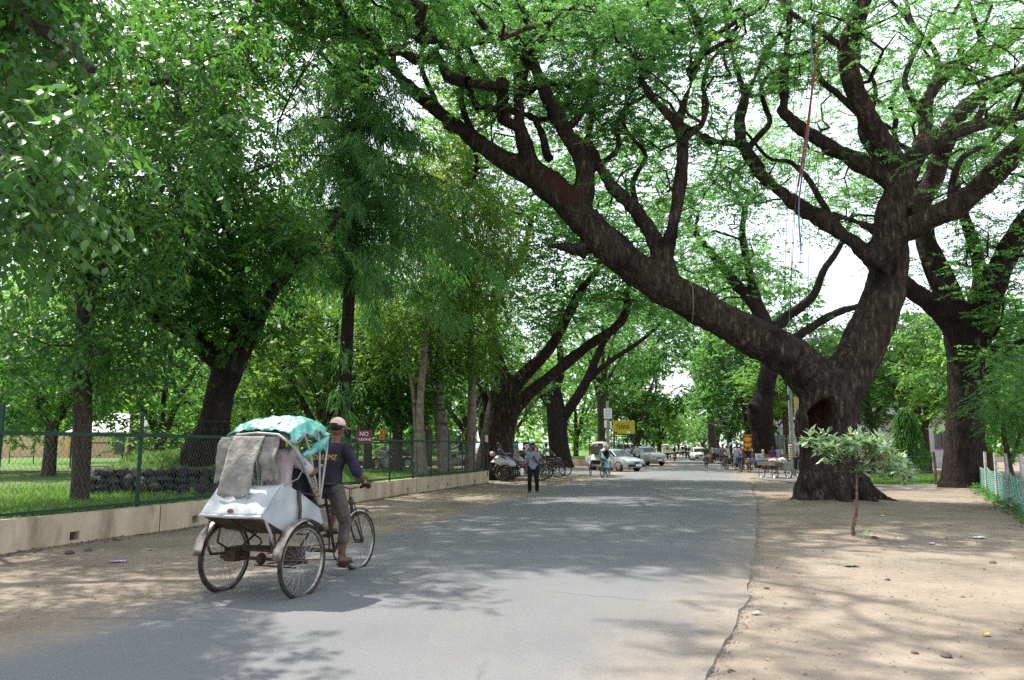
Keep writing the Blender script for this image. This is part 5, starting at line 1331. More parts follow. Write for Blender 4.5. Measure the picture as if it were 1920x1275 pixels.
TORSO = [(-.05,.070,.058),(.0,.088,.066),(.06,.082,.060),(.12,.076,.056),(.19,.088,.062),(.25,.098,.062),(.285,.085,.052),(.305,.045,.042)]
def torso(mb, J, k, i0=0, i1=8, ext=None):
    h, s, X = J['h'], J['s'], J['X']; Yv = s.cross(X)*-1
    if Yv.length < .1: Yv = V3((0,1,0))
    Yv.normalize(); rings = []
    for (t, rx_, ry_) in (ext or []) + TORSO[i0:i1]:
        c = J['pel'] + s*t*h
        rings.append([c + X*(math.cos(a)*rx_*h*k) + Yv*(math.sin(a)*ry_*h*k) for a in [2*math.pi*q/14 for q in range(14)]])
    mb.loft(rings)
def hand(mb, w, fwd, up, h, sg, curl, fine):
    """palm, four unequal bent fingers and a thumb leaving the side of the palm"""
    f = V3(fwd).normalized(); u = V3(up); u = (u - f*u.dot(f)).normalized(); x = f.cross(u)
    s = h / 1.65; pc = w + f*.045*s
    mb.tube([w - f*.01*s, w + f*.03*s, w + f*.085*s], [.022*s, .032*s, .036*s], 10, squash=.5) if False else mb.ell(pc, (.040*s, .054*s, .019*s), Matrix((x, f, u)).transposed(), 10, 7)
    if not fine: 
        mb.caps(pc + f*.03*s, pc + f*.085*s - u*curl*.04*s, .024*s, .014*s, 6); return
    for k, (ox, L) in enumerate(((-.030,.070),(-.010,.082),(.010,.078),(.029,.060))):
        b = pc + f*.040*s + x*ox*s; a = 0; p = b; pts = [b - f*.02*s, b]
        for q in range(3):
            a += curl*(.75 if q else .5); d = f*math.cos(a) - u*math.sin(a); p = p + d*(L*s*(.42,.33,.25)[q]); pts.append(p)
        mb.tube(pts, [.0095*s,.0100*s,.0090*s,.0082*s,.0066*s], 7)
    t0 = pc - f*.015*s + x*(-sg)*.030*s
    mb.tube([t0, t0 + (x*(-sg)*.7 + f*.5 - u*.2*curl).normalized()*.035*s, t0 + (x*(-sg)*.35 + f*.8 - u*.6*curl).normalized()*.066*s], [.0125*s,.0110*s,.008*s], 7)
def human(label, loc, rz, J, shirt, pants, sleeve=.6, vox=.016, cap=None, hair=True, group=None, fine=False, hands=None, skirt=None, skin=None, scarf=None, roll=1.0, curl=.5, parent_z=None):
    h = J['h']; skin = skin or M_SKIN
    t = thing('person', label, 'person', loc, rz, group)
    mb = MB(); torso(mb, J, .93)
    hd = J['hd'].normalized(); Xh = V3((1,0,0)); fw = (V3((0,1,0)) - hd*hd.y).normalized(); Xh = fw.cross(hd); R3 = Matrix((Xh, fw, hd)).transposed(); H0 = J['head']
    mb.ell(H0, (.046*h,.056*h,.064*h), R3); mb.ell(H0 + R3 @ V3((0,.016*h,-.036*h)), (.034*h,.040*h,.036*h), R3)
    mb.ell(H0 + R3 @ V3((0,.058*h,-.008*h)), (.009*h,.013*h,.015*h), R3, 8, 6)
    for sg in (-1,1): mb.ell(H0 + R3 @ V3((sg*.046*h,-.002*h,-.006*h)), (.007*h,.012*h,.018*h), R3, 8, 6)
    mb.caps(J['neck'] - J['s']*.02*h, H0 - hd*.03*h, .034*h, .031*h)
    for i, sg in ((0,-1),(1,1)):
        L = J[i]
        mb.caps(L['sh'], L['el'], .030*h, .024*h); mb.caps(L['el'], L['wr'], .024*h, .0150*h)
        hf = (hands or {}).get(i) or ((L['wr'] - L['el']), (0,0,1))
        hand(mb, L['wr'], hf[0], hf[1], h, sg, curl, fine)
        mb.caps(L['hp'], L['kn'], .052*h, .034*h); mb.caps(L['kn'], L['kn'].lerp(L['an'], .35), .034*h, .034*h); mb.caps(L['kn'].lerp(L['an'], .35), L['an'], .033*h, .020*h)
        ft = L['an']; mb.caps(ft + V3((0,-.02*h,-.012*h)), ft + V3((sg*.012*h,.085*h,-.022*h)), .022*h, .017*h)
    body = link('body', remesh(mb, vox, 'body', 1), skin, t)
    if fine:
        for sg in (-1,1): part('eye', MB().ell(H0 + R3 @ V3((sg*.019*h,.049*h,.006*h)), (.008*h,.006*h,.005*h), R3, 8, 6), M_EYE, t); part('brow', MB().ell(H0 + R3 @ V3((sg*.019*h,.053*h,.017*h)), (.012*h,.004*h,.003*h), R3, 8, 6), M_HAIR, t)
        part('mouth', MB().ell(H0 + R3 @ V3((0,.053*h,-.034*h)), (.014*h,.006*h,.004*h), R3, 8, 6), mat('lips', (.10,.035,.03), .5) if 'lips' not in bpy.data.materials else bpy.data.materials['lips'], t)
    if hair:
        m = MB(); m.ell(H0 + R3 @ V3((0,-.009*h,.016*h)), (.050*h,.058*h,.058*h), R3)
        o = mesh_of(m, 'hair', True); 
        for v in o.vertices:                               # keep the face free
            q = R3.transposed() @ (v.co - H0)
            if q.y > .012*h and q.z < .030*h: v.co = H0 + R3 @ V3((q.x*.80, min(q.y, .030*h)*.6, max(q.z, .0)*.9 + .006*h))
        link('hair', o, M_HAIR, t)
    if cap:
        m = MB(); m.ell(H0 + R3 @ V3((0,-.004*h,.026*h)), (.053*h,.062*h,.050*h), R3)
        me_ = mesh_of(m, 'cap', True)
        for v in me_.vertices:
            q = R3.transposed() @ (v.co - H0)
            if q.z < .018*h: v.co = H0 + R3 @ V3((q.x, q.y, .018*h - (.018*h - q.z)*.12))
        c_ = link('cap', me_, cap, t)
        pk = MB(); rows = [[H0 + R3 @ V3((math.sin(a)*r*h, math.cos(a)*r*h*1.15, (.020 - (r-.05)*.35 - .004*abs(math.sin(a)))*h)) for a in [R_(-58 + 116*q/8) for q in range(9)]] for r in (.050,.070,.092)]
        pk.grid(rows); part('peak', pk, cap, c_, solid=.004)
    if scarf:
        m = MB(); m.ell(H0 + R3 @ V3((0,-.006*h,.004*h)), (.056*h,.063*h,.074*h), R3); m.tube([J['neck'] + V3((0,0,.05*h)), J['neck'] + V3((0,-.02*h,-.02*h)), J['neck'] - J['s']*.08*h + V3((0,-.03*h,0))], [.045*h,.075*h,.09*h], 12)
        link('headscarf', remesh(m, max(vox,.014), 'headscarf', 2), scarf, t)
    m = MB(); torso(m, J, 1.13, 1, 8, [(-.045,.088,.070)])
    for i in (0,1):
        L = J[i]; e = L['sh'].lerp(L['el'], min(1, sleeve)); m.caps(L['sh'], e, .040*h, .037*h)
        if sleeve > 1: m.caps(L['el'], L['el'].lerp(L['wr'], sleeve-1), .033*h, .025*h)
    sh_ = link('shirt', remesh(m, vox, 'shirt', 2, bumpy(.009, 5) if fine else bumpy(.004, 7)), shirt, t)
    if pants is not None:
        m = MB(); torso(m, J, 1.10, 0, 2)
        for i in (0,1):
            L = J[i]; m.caps(L['hp'], L['kn'], .062*h, .047*h); e = L['kn'].lerp(L['an'], roll); m.tube([L['kn'], L['kn'].lerp(e,.5), e], [.046*h,.041*h,.042*h], 10); m.ell(L['kn'], .047*h)
        link('trousers', remesh(m, vox, 'trousers', 2, bumpy(.010, 4.5) if fine else bumpy(.005, 6)), pants, t)
    if skirt:
        m = MB(); hem, sm_, rw_ = skirt; rings = []
        c0 = J['pel'] + V3((0,0,.03*h)); lo = (J[0]['an'] + J[1]['an'])/2; c1 = V3((lo.x, lo.y, hem))
        kn = (J[0]['kn'] + J[1]['kn'])/2
        for q in range(7):
            u = q/6; c = (c0*(1-u)**2 + kn*2*u*(1-u) + c1*u*u); r = .09*h + (rw_-.09*h)*u
            rings.append([c + V3((math.cos(a)*r*(1+.07*math.sin(a*5)), math.sin(a)*r*.9*(1+.07*math.sin(a*5)), 0)) for a in [2*math.pi*k/24 for k in range(24)]])
        m.loft(rings, False); part('skirt', m, sm_, t, True, None, solid=.006)
    for i in (0,1):
        if fine or vox < .02:
            ft = J[i]['an']; sg = (-1,1)[i]; q = MB(); q.box(ft + V3((sg*.006*h,.034*h,-.039*h)), (.048*h,.15*h,.010*h)); part('sandal', q, M_SANDAL, t, False, bevel=.006)
    return t
def stand(h=1.65, walk=0.0, wr=None, lean=.02, spread=.055):
    s = spread*h
    an = [(-s, walk*.5, .045*h + max(0,-walk)*.12), (s, -walk*.5, .045*h + max(0,walk)*.12)]
    wr = wr or [(-.15*h, -walk*.35+.02, .49*h), (.15*h, walk*.35+.02, .49*h)]
    return joints(h, (0,0,.515*h), (0,lean,1), wr, an)
def ride(h=1.62, seat=.90, hy=.33, hz=.95, hw=.25, bb=(.06,.30), crank=.16, ph=.6, lean=.32, head=(0,.12,1), up=0.0):
    c, s = math.cos(ph)*crank, math.sin(ph)*crank
    an = [(-.10, bb[0]+s-.06, bb[1]+c+.11), (.10, bb[0]-s-.06, bb[1]-c+.11)]
    return joints(h, (0,-.16,seat+.06), (0,lean,1), [(-hw, hy-.06, hz+.05), (hw, hy-.06, hz+.05)], an, head, epole=(0,-.4,-1))
def sit(h=1.62, z=.5, back=-.18, wr=None, kz=None, fy=.42, fz=.06, head=(0,.1,1)):
    wr = wr or [(-.13,.24,z+.16),(.13,.24,z+.16)]
    return joints(h, (0,0,z+.08), (0,back,1), wr, [(-.09,fy,fz+.05),(.09,fy,fz+.05)], head, kpole=(0,.5,1))

# ------------------------------------------------------------------ wheels, bicycles, rickshaws
M_TYRE = mat('black rubber', (.018,.017,.016), .85, spec=.2, col2=(.06,.052,.042), scale=14)
M_RIM = mat('dull chrome', (.38,.36,.33), .32, metal=.9, col2=(.20,.17,.14), scale=12)
M_DFRAME = mat('worn black frame', (.02,.019,.018), .55, spec=.4, col2=(.07,.055,.04), scale=10)
M_GREASE = mat('greasy rust', (.025,.016,.011), .8, col2=(.08,.045,.028), scale=20, bump=.5, bscale=60)
M_SEAT = mat('saddle leather', (.025,.018,.014), .6)
M_TINW = mat('dented white tin', (.31,.34,.36), .45, spec=.45, col2=(.46,.49,.51), scale=3, bump=.3, bscale=6, detail=9, dirt=((.12,.075,.05), 5, .60, .74, .8))
M_GUARD = mat('rust streaked chrome', (.42,.37,.33), .35, metal=.75, col2=(.16,.09,.06), scale=9, stretch=(1,1,1))
M_UNDER = mat('brown underside wood', (.05,.032,.022), .9, col2=(.11,.07,.045), scale=6)
M_SACK = mat('grey sackcloth', (.20,.19,.17), .95, spec=.1, col2=(.33,.315,.285), scale=7, bump=1.0, bscale=13, dirt=((.10,.09,.08), 6, .54, .72, .6))
M_TEAL = mat('teal tarpaulin', (.04,.26,.215), .40, spec=.45, col2=(.16,.44,.38), scale=6, bump=.8, bscale=11, detail=9)
M_SHEETW = mat('white laminate', (.55,.57,.56), .5, col2=(.66,.67,.66), scale=4)
def wheel(parent, c, R=.36, tr=.018, fine=True, n=28, name='wheel', single=False):
    c = V3(c); w = part(name, MB().torus(c, (1,0,0), R - tr, tr, 40 if fine else 22, 8 if fine else 5), M_TYRE, parent)
    part('rim', MB().torus(c, (1,0,0), R - 2.3*tr, tr*.8, 40 if fine else 22, 6 if fine else 4), M_RIM, w)
    part('hub', MB().cyl(c - V3((.05,0,0)), c + V3((.05,0,0)), .024, n=10), M_GREASE, w)
    if single:
        me = None
        for k in range(n):
            a = 2*math.pi*k/n; s = (1 if k % 2 else -1); off = .35*(1 if (k//2) % 2 else -1)
            p0 = V3((s*.035, math.cos(a+off)*.028, math.sin(a+off)*.028)); p1 = V3((0, math.cos(a)*(R-3*tr), math.sin(a)*(R-3*tr)))
            d = p1 - p0
            if me is None: me = mesh_of(MB().tube([(0,0,0),(0,0,1)], .0019, 4), 'spoke'); me.materials.append(M_STEEL)
            o = bpy.data.objects.new('spoke', me); C.objects.link(o); o.parent = w
            o.matrix_local = Matrix.Translation(c + p0) @ d.to_track_quat('Z','Y').to_matrix().to_4x4() @ Matrix.Diagonal((1,1,d.length,1))
    else:
        m = MB()
        for k in range(n):
            a = 2*math.pi*k/n; s = (1 if k % 2 else -1)*.03
            m.tube([c + V3((s, math.cos(a+.4)*.025, math.sin(a+.4)*.025)), c + V3((0, math.cos(a)*(R-3*tr), math.sin(a)*(R-3*tr)))], .0026, 3, cap=False)
        part('spoke', m, M_STEEL, w, True, None)['kind'] = 'stuff'
    return w
def guard(parent, c, R, a0, a1, w, m, name='mudguard'):
    rows = []
    for k in range(15):
        a = a0 + (a1-a0)*k/14
        rows.append([V3(c) + V3((x*w, math.cos(a)*(R - .35*abs(x)*w), math.sin(a)*(R - .35*abs(x)*w))) for x in (-1,-.6,0,.6,1)])
    return part(name, MB().grid(rows), m, parent, True, None, solid=.004)
def bicycle(label, loc, rz, group=None, fine=False, frame=None, carrier=True):
    fm = frame or M_DFRAME
    t = thing('bicycle', label, 'bicycle', loc, rz, group)
    for y in (-.52,.56): wheel(t, (0,y,.35), .35, .02, fine, 24)
    f = MB(); bb = (0,-.08,.28); st = (0,-.22,.78); hb, ht = V3((0,.38,.60)), V3((0,.33,.82))
    f.tube([bb, st], .016, 6); f.tube([st, ht - V3((0,0,.06))], .015, 6); f.tube([bb, hb], .017, 6); f.tube([hb, ht], .019, 6)
    for s in (-1,1): f.tube([(s*.05,-.52,.35), (s*.02,-.10,.28)], .010, 5); f.tube([(s*.05,-.52,.35), (s*.015,-.21,.74)], .009, 5)
    part('frame', f, fm, t)
    k = MB()
    for s in (-1,1): k.tube([hb + V3((s*.03,0,-.02)), (s*.05,.46,.46), (s*.05,.56,.35)], .011, 6)
    part('fork', k, fm, t)
    hnd = MB().tube([(-.29,.16,.92),(-.27,.26,.94),(-.12,.33,.93),(0,.34,.91),(.12,.33,.93),(.27,.26,.94),(.29,.16,.92)], .012, 7); hnd.tube([ht, (0,.33,.91)], .014, 6)
    hb_ = part('handlebar', hnd, M_RIM, t)
    for s in (-1,1): part('grip', MB().tube([(s*.29,.13,.917),(s*.283,.22,.93)], .018, 7), M_BLACK, hb_)
    sd_ = MB().loft([[V3((x*w_,y,z+ (.0 if abs(x)>.9 else .02))) for x in (-1,-.5,0,.5,1)] for (y,w_,z) in ((-.36,.10,.86),(-.28,.105,.87),(-.18,.055,.86),(-.08,.022,.855))], False, False)
    part('saddle', sd_, M_SEAT, t, solid=.03); part('seat_post', MB().cyl(st, (0,-.245,.86), .013, n=6), M_STEEL, t)
    for y in (-.52,.56): guard(t, (0,y,.35), .39, R_(20 if y < 0 else 35), R_(170 if y < 0 else 145), .03, fm)
    cr_ = MB().torus((.05,-.08,.28), (1,0,0), .085, .008, 20, 5)
    for s in (-1,1): cr_.tube([(s*.06,-.08,.28),(s*.09,-.08+s*.10,.28-s*.13)], .009, 5); cr_.box((s*.13,-.08+s*.10,.28-s*.13), (.09,.06,.02))
    part('crank', cr_, M_GREASE, t)
    if carrier:
        r = MB(); 
        for x in (-.06,0,.06): r.tube([(x,-.30,.74),(x,-.72,.74)], .006, 5)
        for y in (-.34,-.52,-.70): r.tube([(-.06,y,.74),(.06,y,.74)], .006, 5)
        for s in (-1,1): r.tube([(s*.06,-.62,.74),(s*.055,-.52,.36)], .006, 5)
        part('carrier', r, fm, t)
    return t
def rickshaw(label, loc, rz, group='cycle rickshaws', bodym=None, hood=None, hoodm=None, fine=False, guardm=None, ribs=True, name='cycle_rickshaw'):
    """heading +Y; rear axle under the origin"""
    bodym = bodym or M_SHEETW; guardm = guardm or M_GUARD
    t = thing(name, label, 'rickshaw', loc, rz, group); R = .37; X0 = .49; FY = 1.74
    for s in (-1,1): wheel(t, (s*X0,0,R), R, .021, fine, 36 if fine else 24, single=fine)
    wheel(t, (0,FY,.36), .36, .019, fine, 32 if fine else 24, single=fine)
    ax = MB().cyl((-X0-.03,0,R), (X0+.03,0,R), .017, n=8); ax.box((0,.03,R+.085), (.86,.05,.035)); ax.ell((-.02,0,R), (.05,.055,.06)); ax.cyl((-.12,.02,R-.07),(.40,.02,R-.07), .008, n=6)
    part('axle', ax, M_GREASE, t)
    for s in (-1,1):
        bx = MB().box((s*.36,.02,R+.035), (.15,.20,.14)); bx.tube([(s*.33,-.26,.72),(s*.36,-.26,.55),(s*.36,-.10,.46),(s*.36,.10,.47),(s*.33,.30,.60),(s*.33,.36,.72)], .013, 6)
        bx.tube([(s*.33,-.30,.76),(s*.40,-.38,.58),(s*.42,-.28,.43),(s*.42,-.08,.42)], .015, 7)
        part('spring', bx, M_GREASE, t, bevel=.01 if fine else 0)
        guard(t, (s*X0,0,R), R + .055, R_(38), R_(172), .055, guardm)
    # tin body: sloping back, flat sides falling forward
    BY, BZ = .10, .08
    side = [(y+BY, z+BZ) for y, z in ((-.60,.76),(-.33,1.04),(-.26,1.06),(.02,.95),(.34,.78),(.42,.62),(.12,.53),(-.26,.60))]
    W = .345; b = MB(); n = len(side)
    rows = []
    for q in range(13):
        y = -.50 + .27*q/12; z = .84 + .28*q/12 + .012*math.sin(math.pi*q/12)
        rows.append([V3((x, y - .02*math.cos(x*4) + .014*noise.noise((x*5,y*7,1)) - .016*max(0, noise.noise((x*7,y*9,3)))**1, z + .014*noise.noise((x*6,y*6,5)) - .03*max(0, noise.noise((x*4+2,y*8,8))-.15))) for x in np.linspace(-W-.03, W+.03, 25)])
    b.grid(rows)
    part('back_panel', b, bodym, t, True, 50, solid=.012)
    for s in (-1,1): part('side_panel', MB().prism(side, s*W - .008, s*W + .008), bodym, t, False)
    part('rolled_edge', MB().tube([(-W-.03,-.505,.835),(0,-.53,.832),(W+.03,-.505,.835)], .016, 7), bodym, t)
    u = MB().prism([(y+BY, z+BZ) for y, z in ((-.60,.745),(-.26,.585),(.12,.515),(.42,.605),(.42,.62),(.12,.53),(-.26,.60),(-.60,.76))], -W, W)
    part('underside', u, M_UNDER, t, False)
    part('seat', MB().box((0,.06,.90), (.64,.42,.12)), cl((.28,.05,.05)), t, False, bevel=.04); part('footboard', MB().box((0,.48,.63), (.62,.28,.03)), M_UNDER, t, False)
    # cycle part
    f = MB(); bb = (0,1.24,.30); st = V3((0,1.04,.90)); ht, hb = V3((0,1.54,.90)), V3((0,1.60,.64))
    f.tube([(-.30,.05,R+.10),(-.12,.5,.42),(0,.90,.36),bb], .020, 7); f.tube([(.30,.05,R+.10),(.12,.5,.42),(0,.80,.36),bb], .020, 7)
    f.tube([bb, st], .018, 7); f.tube([st + V3((0,.02,-.08)), ht - V3((0,0,.05))], .018, 7); f.tube([bb, hb], .020, 7); f.tube([hb, ht], .022, 7); f.tube([st - V3((0,0,.06)), (0,.36,.80)], .015, 6)
    part('frame', f, M_DFRAME, t)
    k = MB()
    for s in (-1,1): k.tube([hb + V3((s*.035,0,-.02)), (s*.052,1.66,.50), (s*.052,FY,.36)], .012, 6)
    k.tube([ht + V3((0,.02,0)),(.02,1.66,.72),(.06,FY+.02,.36)], .008, 5)
    part('fork', k, M_DFRAME, t)
    hd = MB().tube([(-.31,1.32,1.04),(-.29,1.44,1.05),(-.14,1.53,1.03),(0,1.535,1.00),(.14,1.53,1.03),(.29,1.44,1.05),(.31,1.32,1.04)], .013, 8); hd.tube([ht, (0,1.535,1.0)], .016, 7)
    hh = part('handlebar', hd, M_RIM, t)
    for s in (-1,1): part('grip', MB().tube([(s*.31,1.29,1.038),(s*.302,1.39,1.048)], .020, 8), M_BLACK, hh)
    part('bell', MB().ell((-.12,1.51,1.07), (.032,.032,.028)), M_RIM, hh); part('brake_lever', MB().tube([(.27,1.46,1.03),(.25,1.38,.99),(.30,1.32,.99)], .006, 5), M_STEEL, hh)
    sdl = MB().loft([[V3((x*w_,y,z + (.0 if abs(x) > .9 else .022))) for x in (-1,-.5,0,.5,1)] for (y,w_,z) in ((.90,.10,.97),(.98,.11,.985),(1.08,.06,.975),(1.19,.024,.965))], False, False)
    part('saddle', sdl, M_SEAT, t, solid=.035)
    guard(t, (0,FY,.36), .40, R_(58), R_(200), .032, M_RIM)
    cr_ = MB().torus((.06,1.24,.30), (1,0,0), .095, .009, 22, 5)
    for s in (-1,1): cr_.tube([(s*.07,1.24,.30),(s*.10,1.24-s*.03,.30-s*.16)], .010, 6); cr_.box((s*.15,1.24-s*.03,.30-s*.16), (.10,.07,.022))
    part('crank', cr_, M_GREASE, t)
    ch = MB().tube([(.06,1.24,.395),(.05,.5,.43),(.04,.02,.42)], .006, 4); ch.tube([(.06,1.24,.205),(.05,.5,.30),(.04,.02,.32)], .006, 4); part('chain', ch, M_GREASE, t)
    if hood:
        piv = V3((0,.40,.90))
        def bow(y, z, w=.42, zc=.06):
            return [(-.38, piv.y, piv.z), (-w, y*.72+piv.y*.28, z*.72 + piv.z*.28), (-w, y, z - .05), (-w*.62, y, z + zc*.7), (0, y, z + zc), (w*.62, y, z + zc*.7), (w, y, z - .05), (w, y*.72+piv.y*.28, z*.72+piv.z*.28), (.38, piv.y, piv.z)]
        for (y, z) in hood['bows']: part('hood_bow', MB().tube(bow(y, z), .014, 7), mat('hood tube', (.30,.30,.29), .5, metal=.5, col2=(.42,.42,.40), scale=12) if 'hood tube' not in bpy.data.materials else bpy.data.materials['hood tube'], t)
        rows = []; B = hood['bows']
        for i in range(len(B)-1):
            for q in range(5 if i == len(B)-2 else 4):
                u = q/4; y = B[i][0]*(1-u) + B[i+1][0]*u; z = B[i][1]*(1-u) + B[i+1][1]*u - .04*math.sin(math.pi*u)
                rows.append([V3((x*.44*(1 if abs(x) < .95 else 1.02), y + .012*noise.noise((x*3,y*5,2)), z + .075 - (.02 + .05*x*x if abs(x) < .9 else .02 + .05 + hood.get('skirt',.10)) + .016*noise.noise((x*4,y*6,4)))) for x in (-1,-.97,-.8,-.5,-.2,.1,.4,.7,.9,.97,1)])
        part('hood_cover', MB().grid(rows), hoodm, t, True, None, solid=.012)
    return t

# --- the rickshaw on the road
a = G(415, 1112); b_ = G(568, 1125); mid = (a + b_)/2; fr = G(673, 1072)
hv = (fr - mid); hv = (hv.normalized() + V3((-(b_-a).y, (b_-a).x, 0)).normalized()).normalized()
RZ = math.atan2(-hv.x, hv.y)
rk = rickshaw('cycle rickshaw with dented white tin body, grey sackcloth and teal cover, ridden up the road', mid, RZ, 'cycle rickshaws', M_TINW,
    dict(bows=[(-.16,1.58),(.05,1.68),(.28,1.71),(.46,1.67)], skirt=.04), M_SACK, fine=True)
# sackcloth hanging behind: a middle flap and two frayed side strips
def flap(name, x0, x1, y0, z0, y1, z1, m, wav=.025, n=14, k=22, seed=0, label=None):
    rows = []
    for i in range(k+1):
        u = i/k; rows.append([V3((x + .02*noise.noise((x*6,u*4,seed)), y0 + (y1-y0)*u + wav*noise.noise((x*7,u*3,seed+3)) - .03*math.sin(math.pi*u), z0 + (z1-z0)*u + (rnd.uniform(-.04,.02) if i == k else 0))) for x in np.linspace(x0, x1, n)])
    o = part(name, MB().grid(rows), m, rk, True, None, solid=.003)
    if label: o['label'] = label
    return o
flap('hood_flap', -.27, .12, -.20, 1.61, -.40, 1.02, M_SACK, label='grey sackcloth flap hanging over the tin back')
flap('hood_flap', -.46, -.26, -.17, 1.60, -.24, 1.16, M_SACK, .05, seed=4); flap('hood_flap', .11, .30, -.19, 1.60, -.20, 1.18, M_SACK, .05, seed=8)
rows = []
for i in range(45):
    u = i/44; y = -.14 + .62*u; zt = 1.655 + .155*math.sin(math.pi*min(1,u*1.05)*.80) - .02*u
    rows.append([V3((x*.42*(1-.05*u), y + .03*noise.noise((x*3,u*5,1)), zt - .02 + .05*(1-x*x) - (.10 + .20*u*u if x > .99 else .04 if abs(x) > .99 else 0) + .022*noise.noise((x*5,u*9,7)) - .024*abs(noise.noise((x*4+u*3,u*7-x*2,2))) - .013*abs(noise.noise((x*9-u*5,u*16+x*4,6))))) for x in [-1.03] + list(np.linspace(-1,1,33)) + [1.04]])
part('tarpaulin', MB().grid(rows), M_TEAL, rk, True, None, solid=.010)['label'] = 'crumpled teal tarpaulin folded over the hood top'
roll = MB().tube([(-.40,.46,1.66),(-.2,.52,1.71),(0,.54,1.73),(.2,.53,1.71),(.40,.48,1.62),(.44,.36,1.52),(.44,.16,1.44),(.43,.06,1.40)], [.05,.06,.065,.065,.065,.055,.04,.02], 16)
roll = MB().tube([q[:3] for q in smoothpath(np.array([(-.38,.42,1.64,.05),(-.2,.47,1.69,.06),(0,.49,1.71,.065),(.2,.48,1.69,.065),(.37,.44,1.61,.065),(.41,.33,1.52,.055),(.41,.16,1.44,.04),(.40,.06,1.40,.02)]), .03)], [q[3] for q in smoothpath(np.array([(-.38,.42,1.64,.05),(-.2,.47,1.69,.06),(0,.49,1.71,.065),(.2,.48,1.69,.065),(.37,.44,1.61,.065),(.41,.33,1.52,.055),(.41,.16,1.44,.04),(.40,.06,1.40,.02)]), .03)], 18)
roll.v = [tuple(V3(p) + V3((0,.03*noise.noise(V3(p)*9),.035*noise.noise(V3(p)*11 + V3((4,0,0)))))) for p in roll.v]
part('tarpaulin_roll', roll, M_TEAL, rk)
wr_ = MB()
for k in range(7): wr_.torus((.405, .16+.03*k*.9, 1.28-.05*k), (0,.5,-1), .024, .010, 10, 5)
part('rope_wrap', wr_, mat('yellow brown rope', (.34,.22,.05), .9, col2=(.10,.07,.05), scale=30), rk)['label'] = 'yellow and brown wrapping on a hood stay'
part('stay', MB().tube([(.41,-.16,1.56),(.40,.12,1.32),(.38,.40,.92)], .020, 8), bpy.data.materials['hood tube'], rk)
part('stay', MB().tube([(.36,-.16,1.12),(.40,.0,1.18),(.40,.12,1.32)], .006, 5), M_STEEL, rk)
lt = MB().tube([(.37,.06,1.06),(.38,.08,.88),(.39,.06,.74)], .018, 7); lt.tube([(.37,.06,1.04),(.39,.18,1.02),(.39,.36,.98)], .008, 5); lt.box((.39,.10,.72), (.05,.14,.08))
part('side_bracket', lt, M_DFRAME, rk)
ck = MB().tube([(0,-.54,.84),(.03,-.48,.78),(.06,-.30,.68),(.12,-.20,.60),(.16,-.22,.56),(.15,-.26,.54)], .009, 5); part('strap', ck, M_BLACK, rk)
part('latch', MB().ell((.0,-.50,.88), (.04,.015,.03)), M_RUST, rk)
for s in (-1,1): part('bracket', MB().tube([(s*.34,-.40,.80),(s*.40,-.38,.66),(s*.40,-.34,.52)], .014, 6), M_STEEL, rk)
def at_rk(p): return Matrix.Rotation(RZ, 4, 'Z') @ V3(p) + mid
# the puller
Jd = joints(1.70, (.05,1.02,1.03), (.04,.16,1), [(-.27,1.30,1.07),(.33,1.32,1.09)], [(-.10,1.28,.55),(.13,1.20,.235)], head=(.05,.10,1), epole=(.3,-.5,-.7), kpole=(0,1,.2), turn=-.10)
M_NAVY = mat('faded navy cotton', (.022,.020,.032), .9, spec=.1, col2=(.045,.040,.058), scale=5, bump=.9, bscale=9)
M_GREYT = mat('grey brown trousers', (.085,.075,.068), .95, spec=.1, col2=(.13,.115,.105), scale=6, bump=1.0, bscale=9)
drv = human('rickshaw puller in a navy shirt, rolled grey trousers and a faded pink cap', at_rk((0,0,0)), RZ, Jd, M_NAVY, M_GREYT, sleeve=1.02, vox=.011, cap=mat('faded pink cap', (.60,.40,.34), .85, col2=(.74,.55,.49), scale=9), fine=True, roll=.58, curl=1.15,
    hands={0:((.05,.45,-.10),(0,.25,1)), 1:((0,.45,-.10),(0,.25,1))})
txt = text('shirt_print', 'DREAMZ', .085, (-.01,.84+.09,1.40), (R_(79),0,R_(-4)), mat('yellow print', (.55,.36,.02), .8), drv, .002, .1)
txt.location = (0.05, .925, 1.38)
part('belt', MB().torus((.05,1.03,1.08), (0,.0,1), .150, .020, 24, 6), M_BLACK, drv)
part('collar', MB().torus((.072,1.105,1.525), (.05,.3,1), .062, .018, 20, 6), cl((.10,.16,.17)), drv)
part('cap_strap', MB().ell((.085,1.075,1.61), (.018,.012,.03)), M_LET, drv)
part('wristband', MB().torus(Jd[1]['wr'] - (Jd[1]['wr']-Jd[1]['el']).normalized()*.02, Jd[1]['wr']-Jd[1]['el'], .026, .007, 14, 5), M_STEEL, drv)
# passengers on the seat, seen from behind
M_PINKW = cl((.50,.42,.44))
Jp = joints(1.62, (.12,.06,.99), (.02,-.04,1), [(.05,.36,1.16),(.34,.44,1.28)], [(.05,.52,.69),(.22,.52,.69)], epole=(.3,-.3,-.8), kpole=(0,.4,1))
human('passenger in a pale pink shirt sitting under the rickshaw hood', at_rk((0,0,0)), RZ, Jp, M_PINKW, cl((.05,.05,.06)), sleeve=.8, vox=.014)
bag = thing('bag', 'dark bag on the rickshaw seat beside the passenger', 'bag', at_rk((.25,.22,.96)), RZ)
part('pouch', MB().box((0,0,.16), (.14,.26,.32)), cl((.02,.02,.025)), bag, False, bevel=.05); part('strap', MB().torus((0,0,.32), (1,0,0), .10, .012, 16, 5, 0, math.pi, (0,1,0)), M_BLACK, bag)

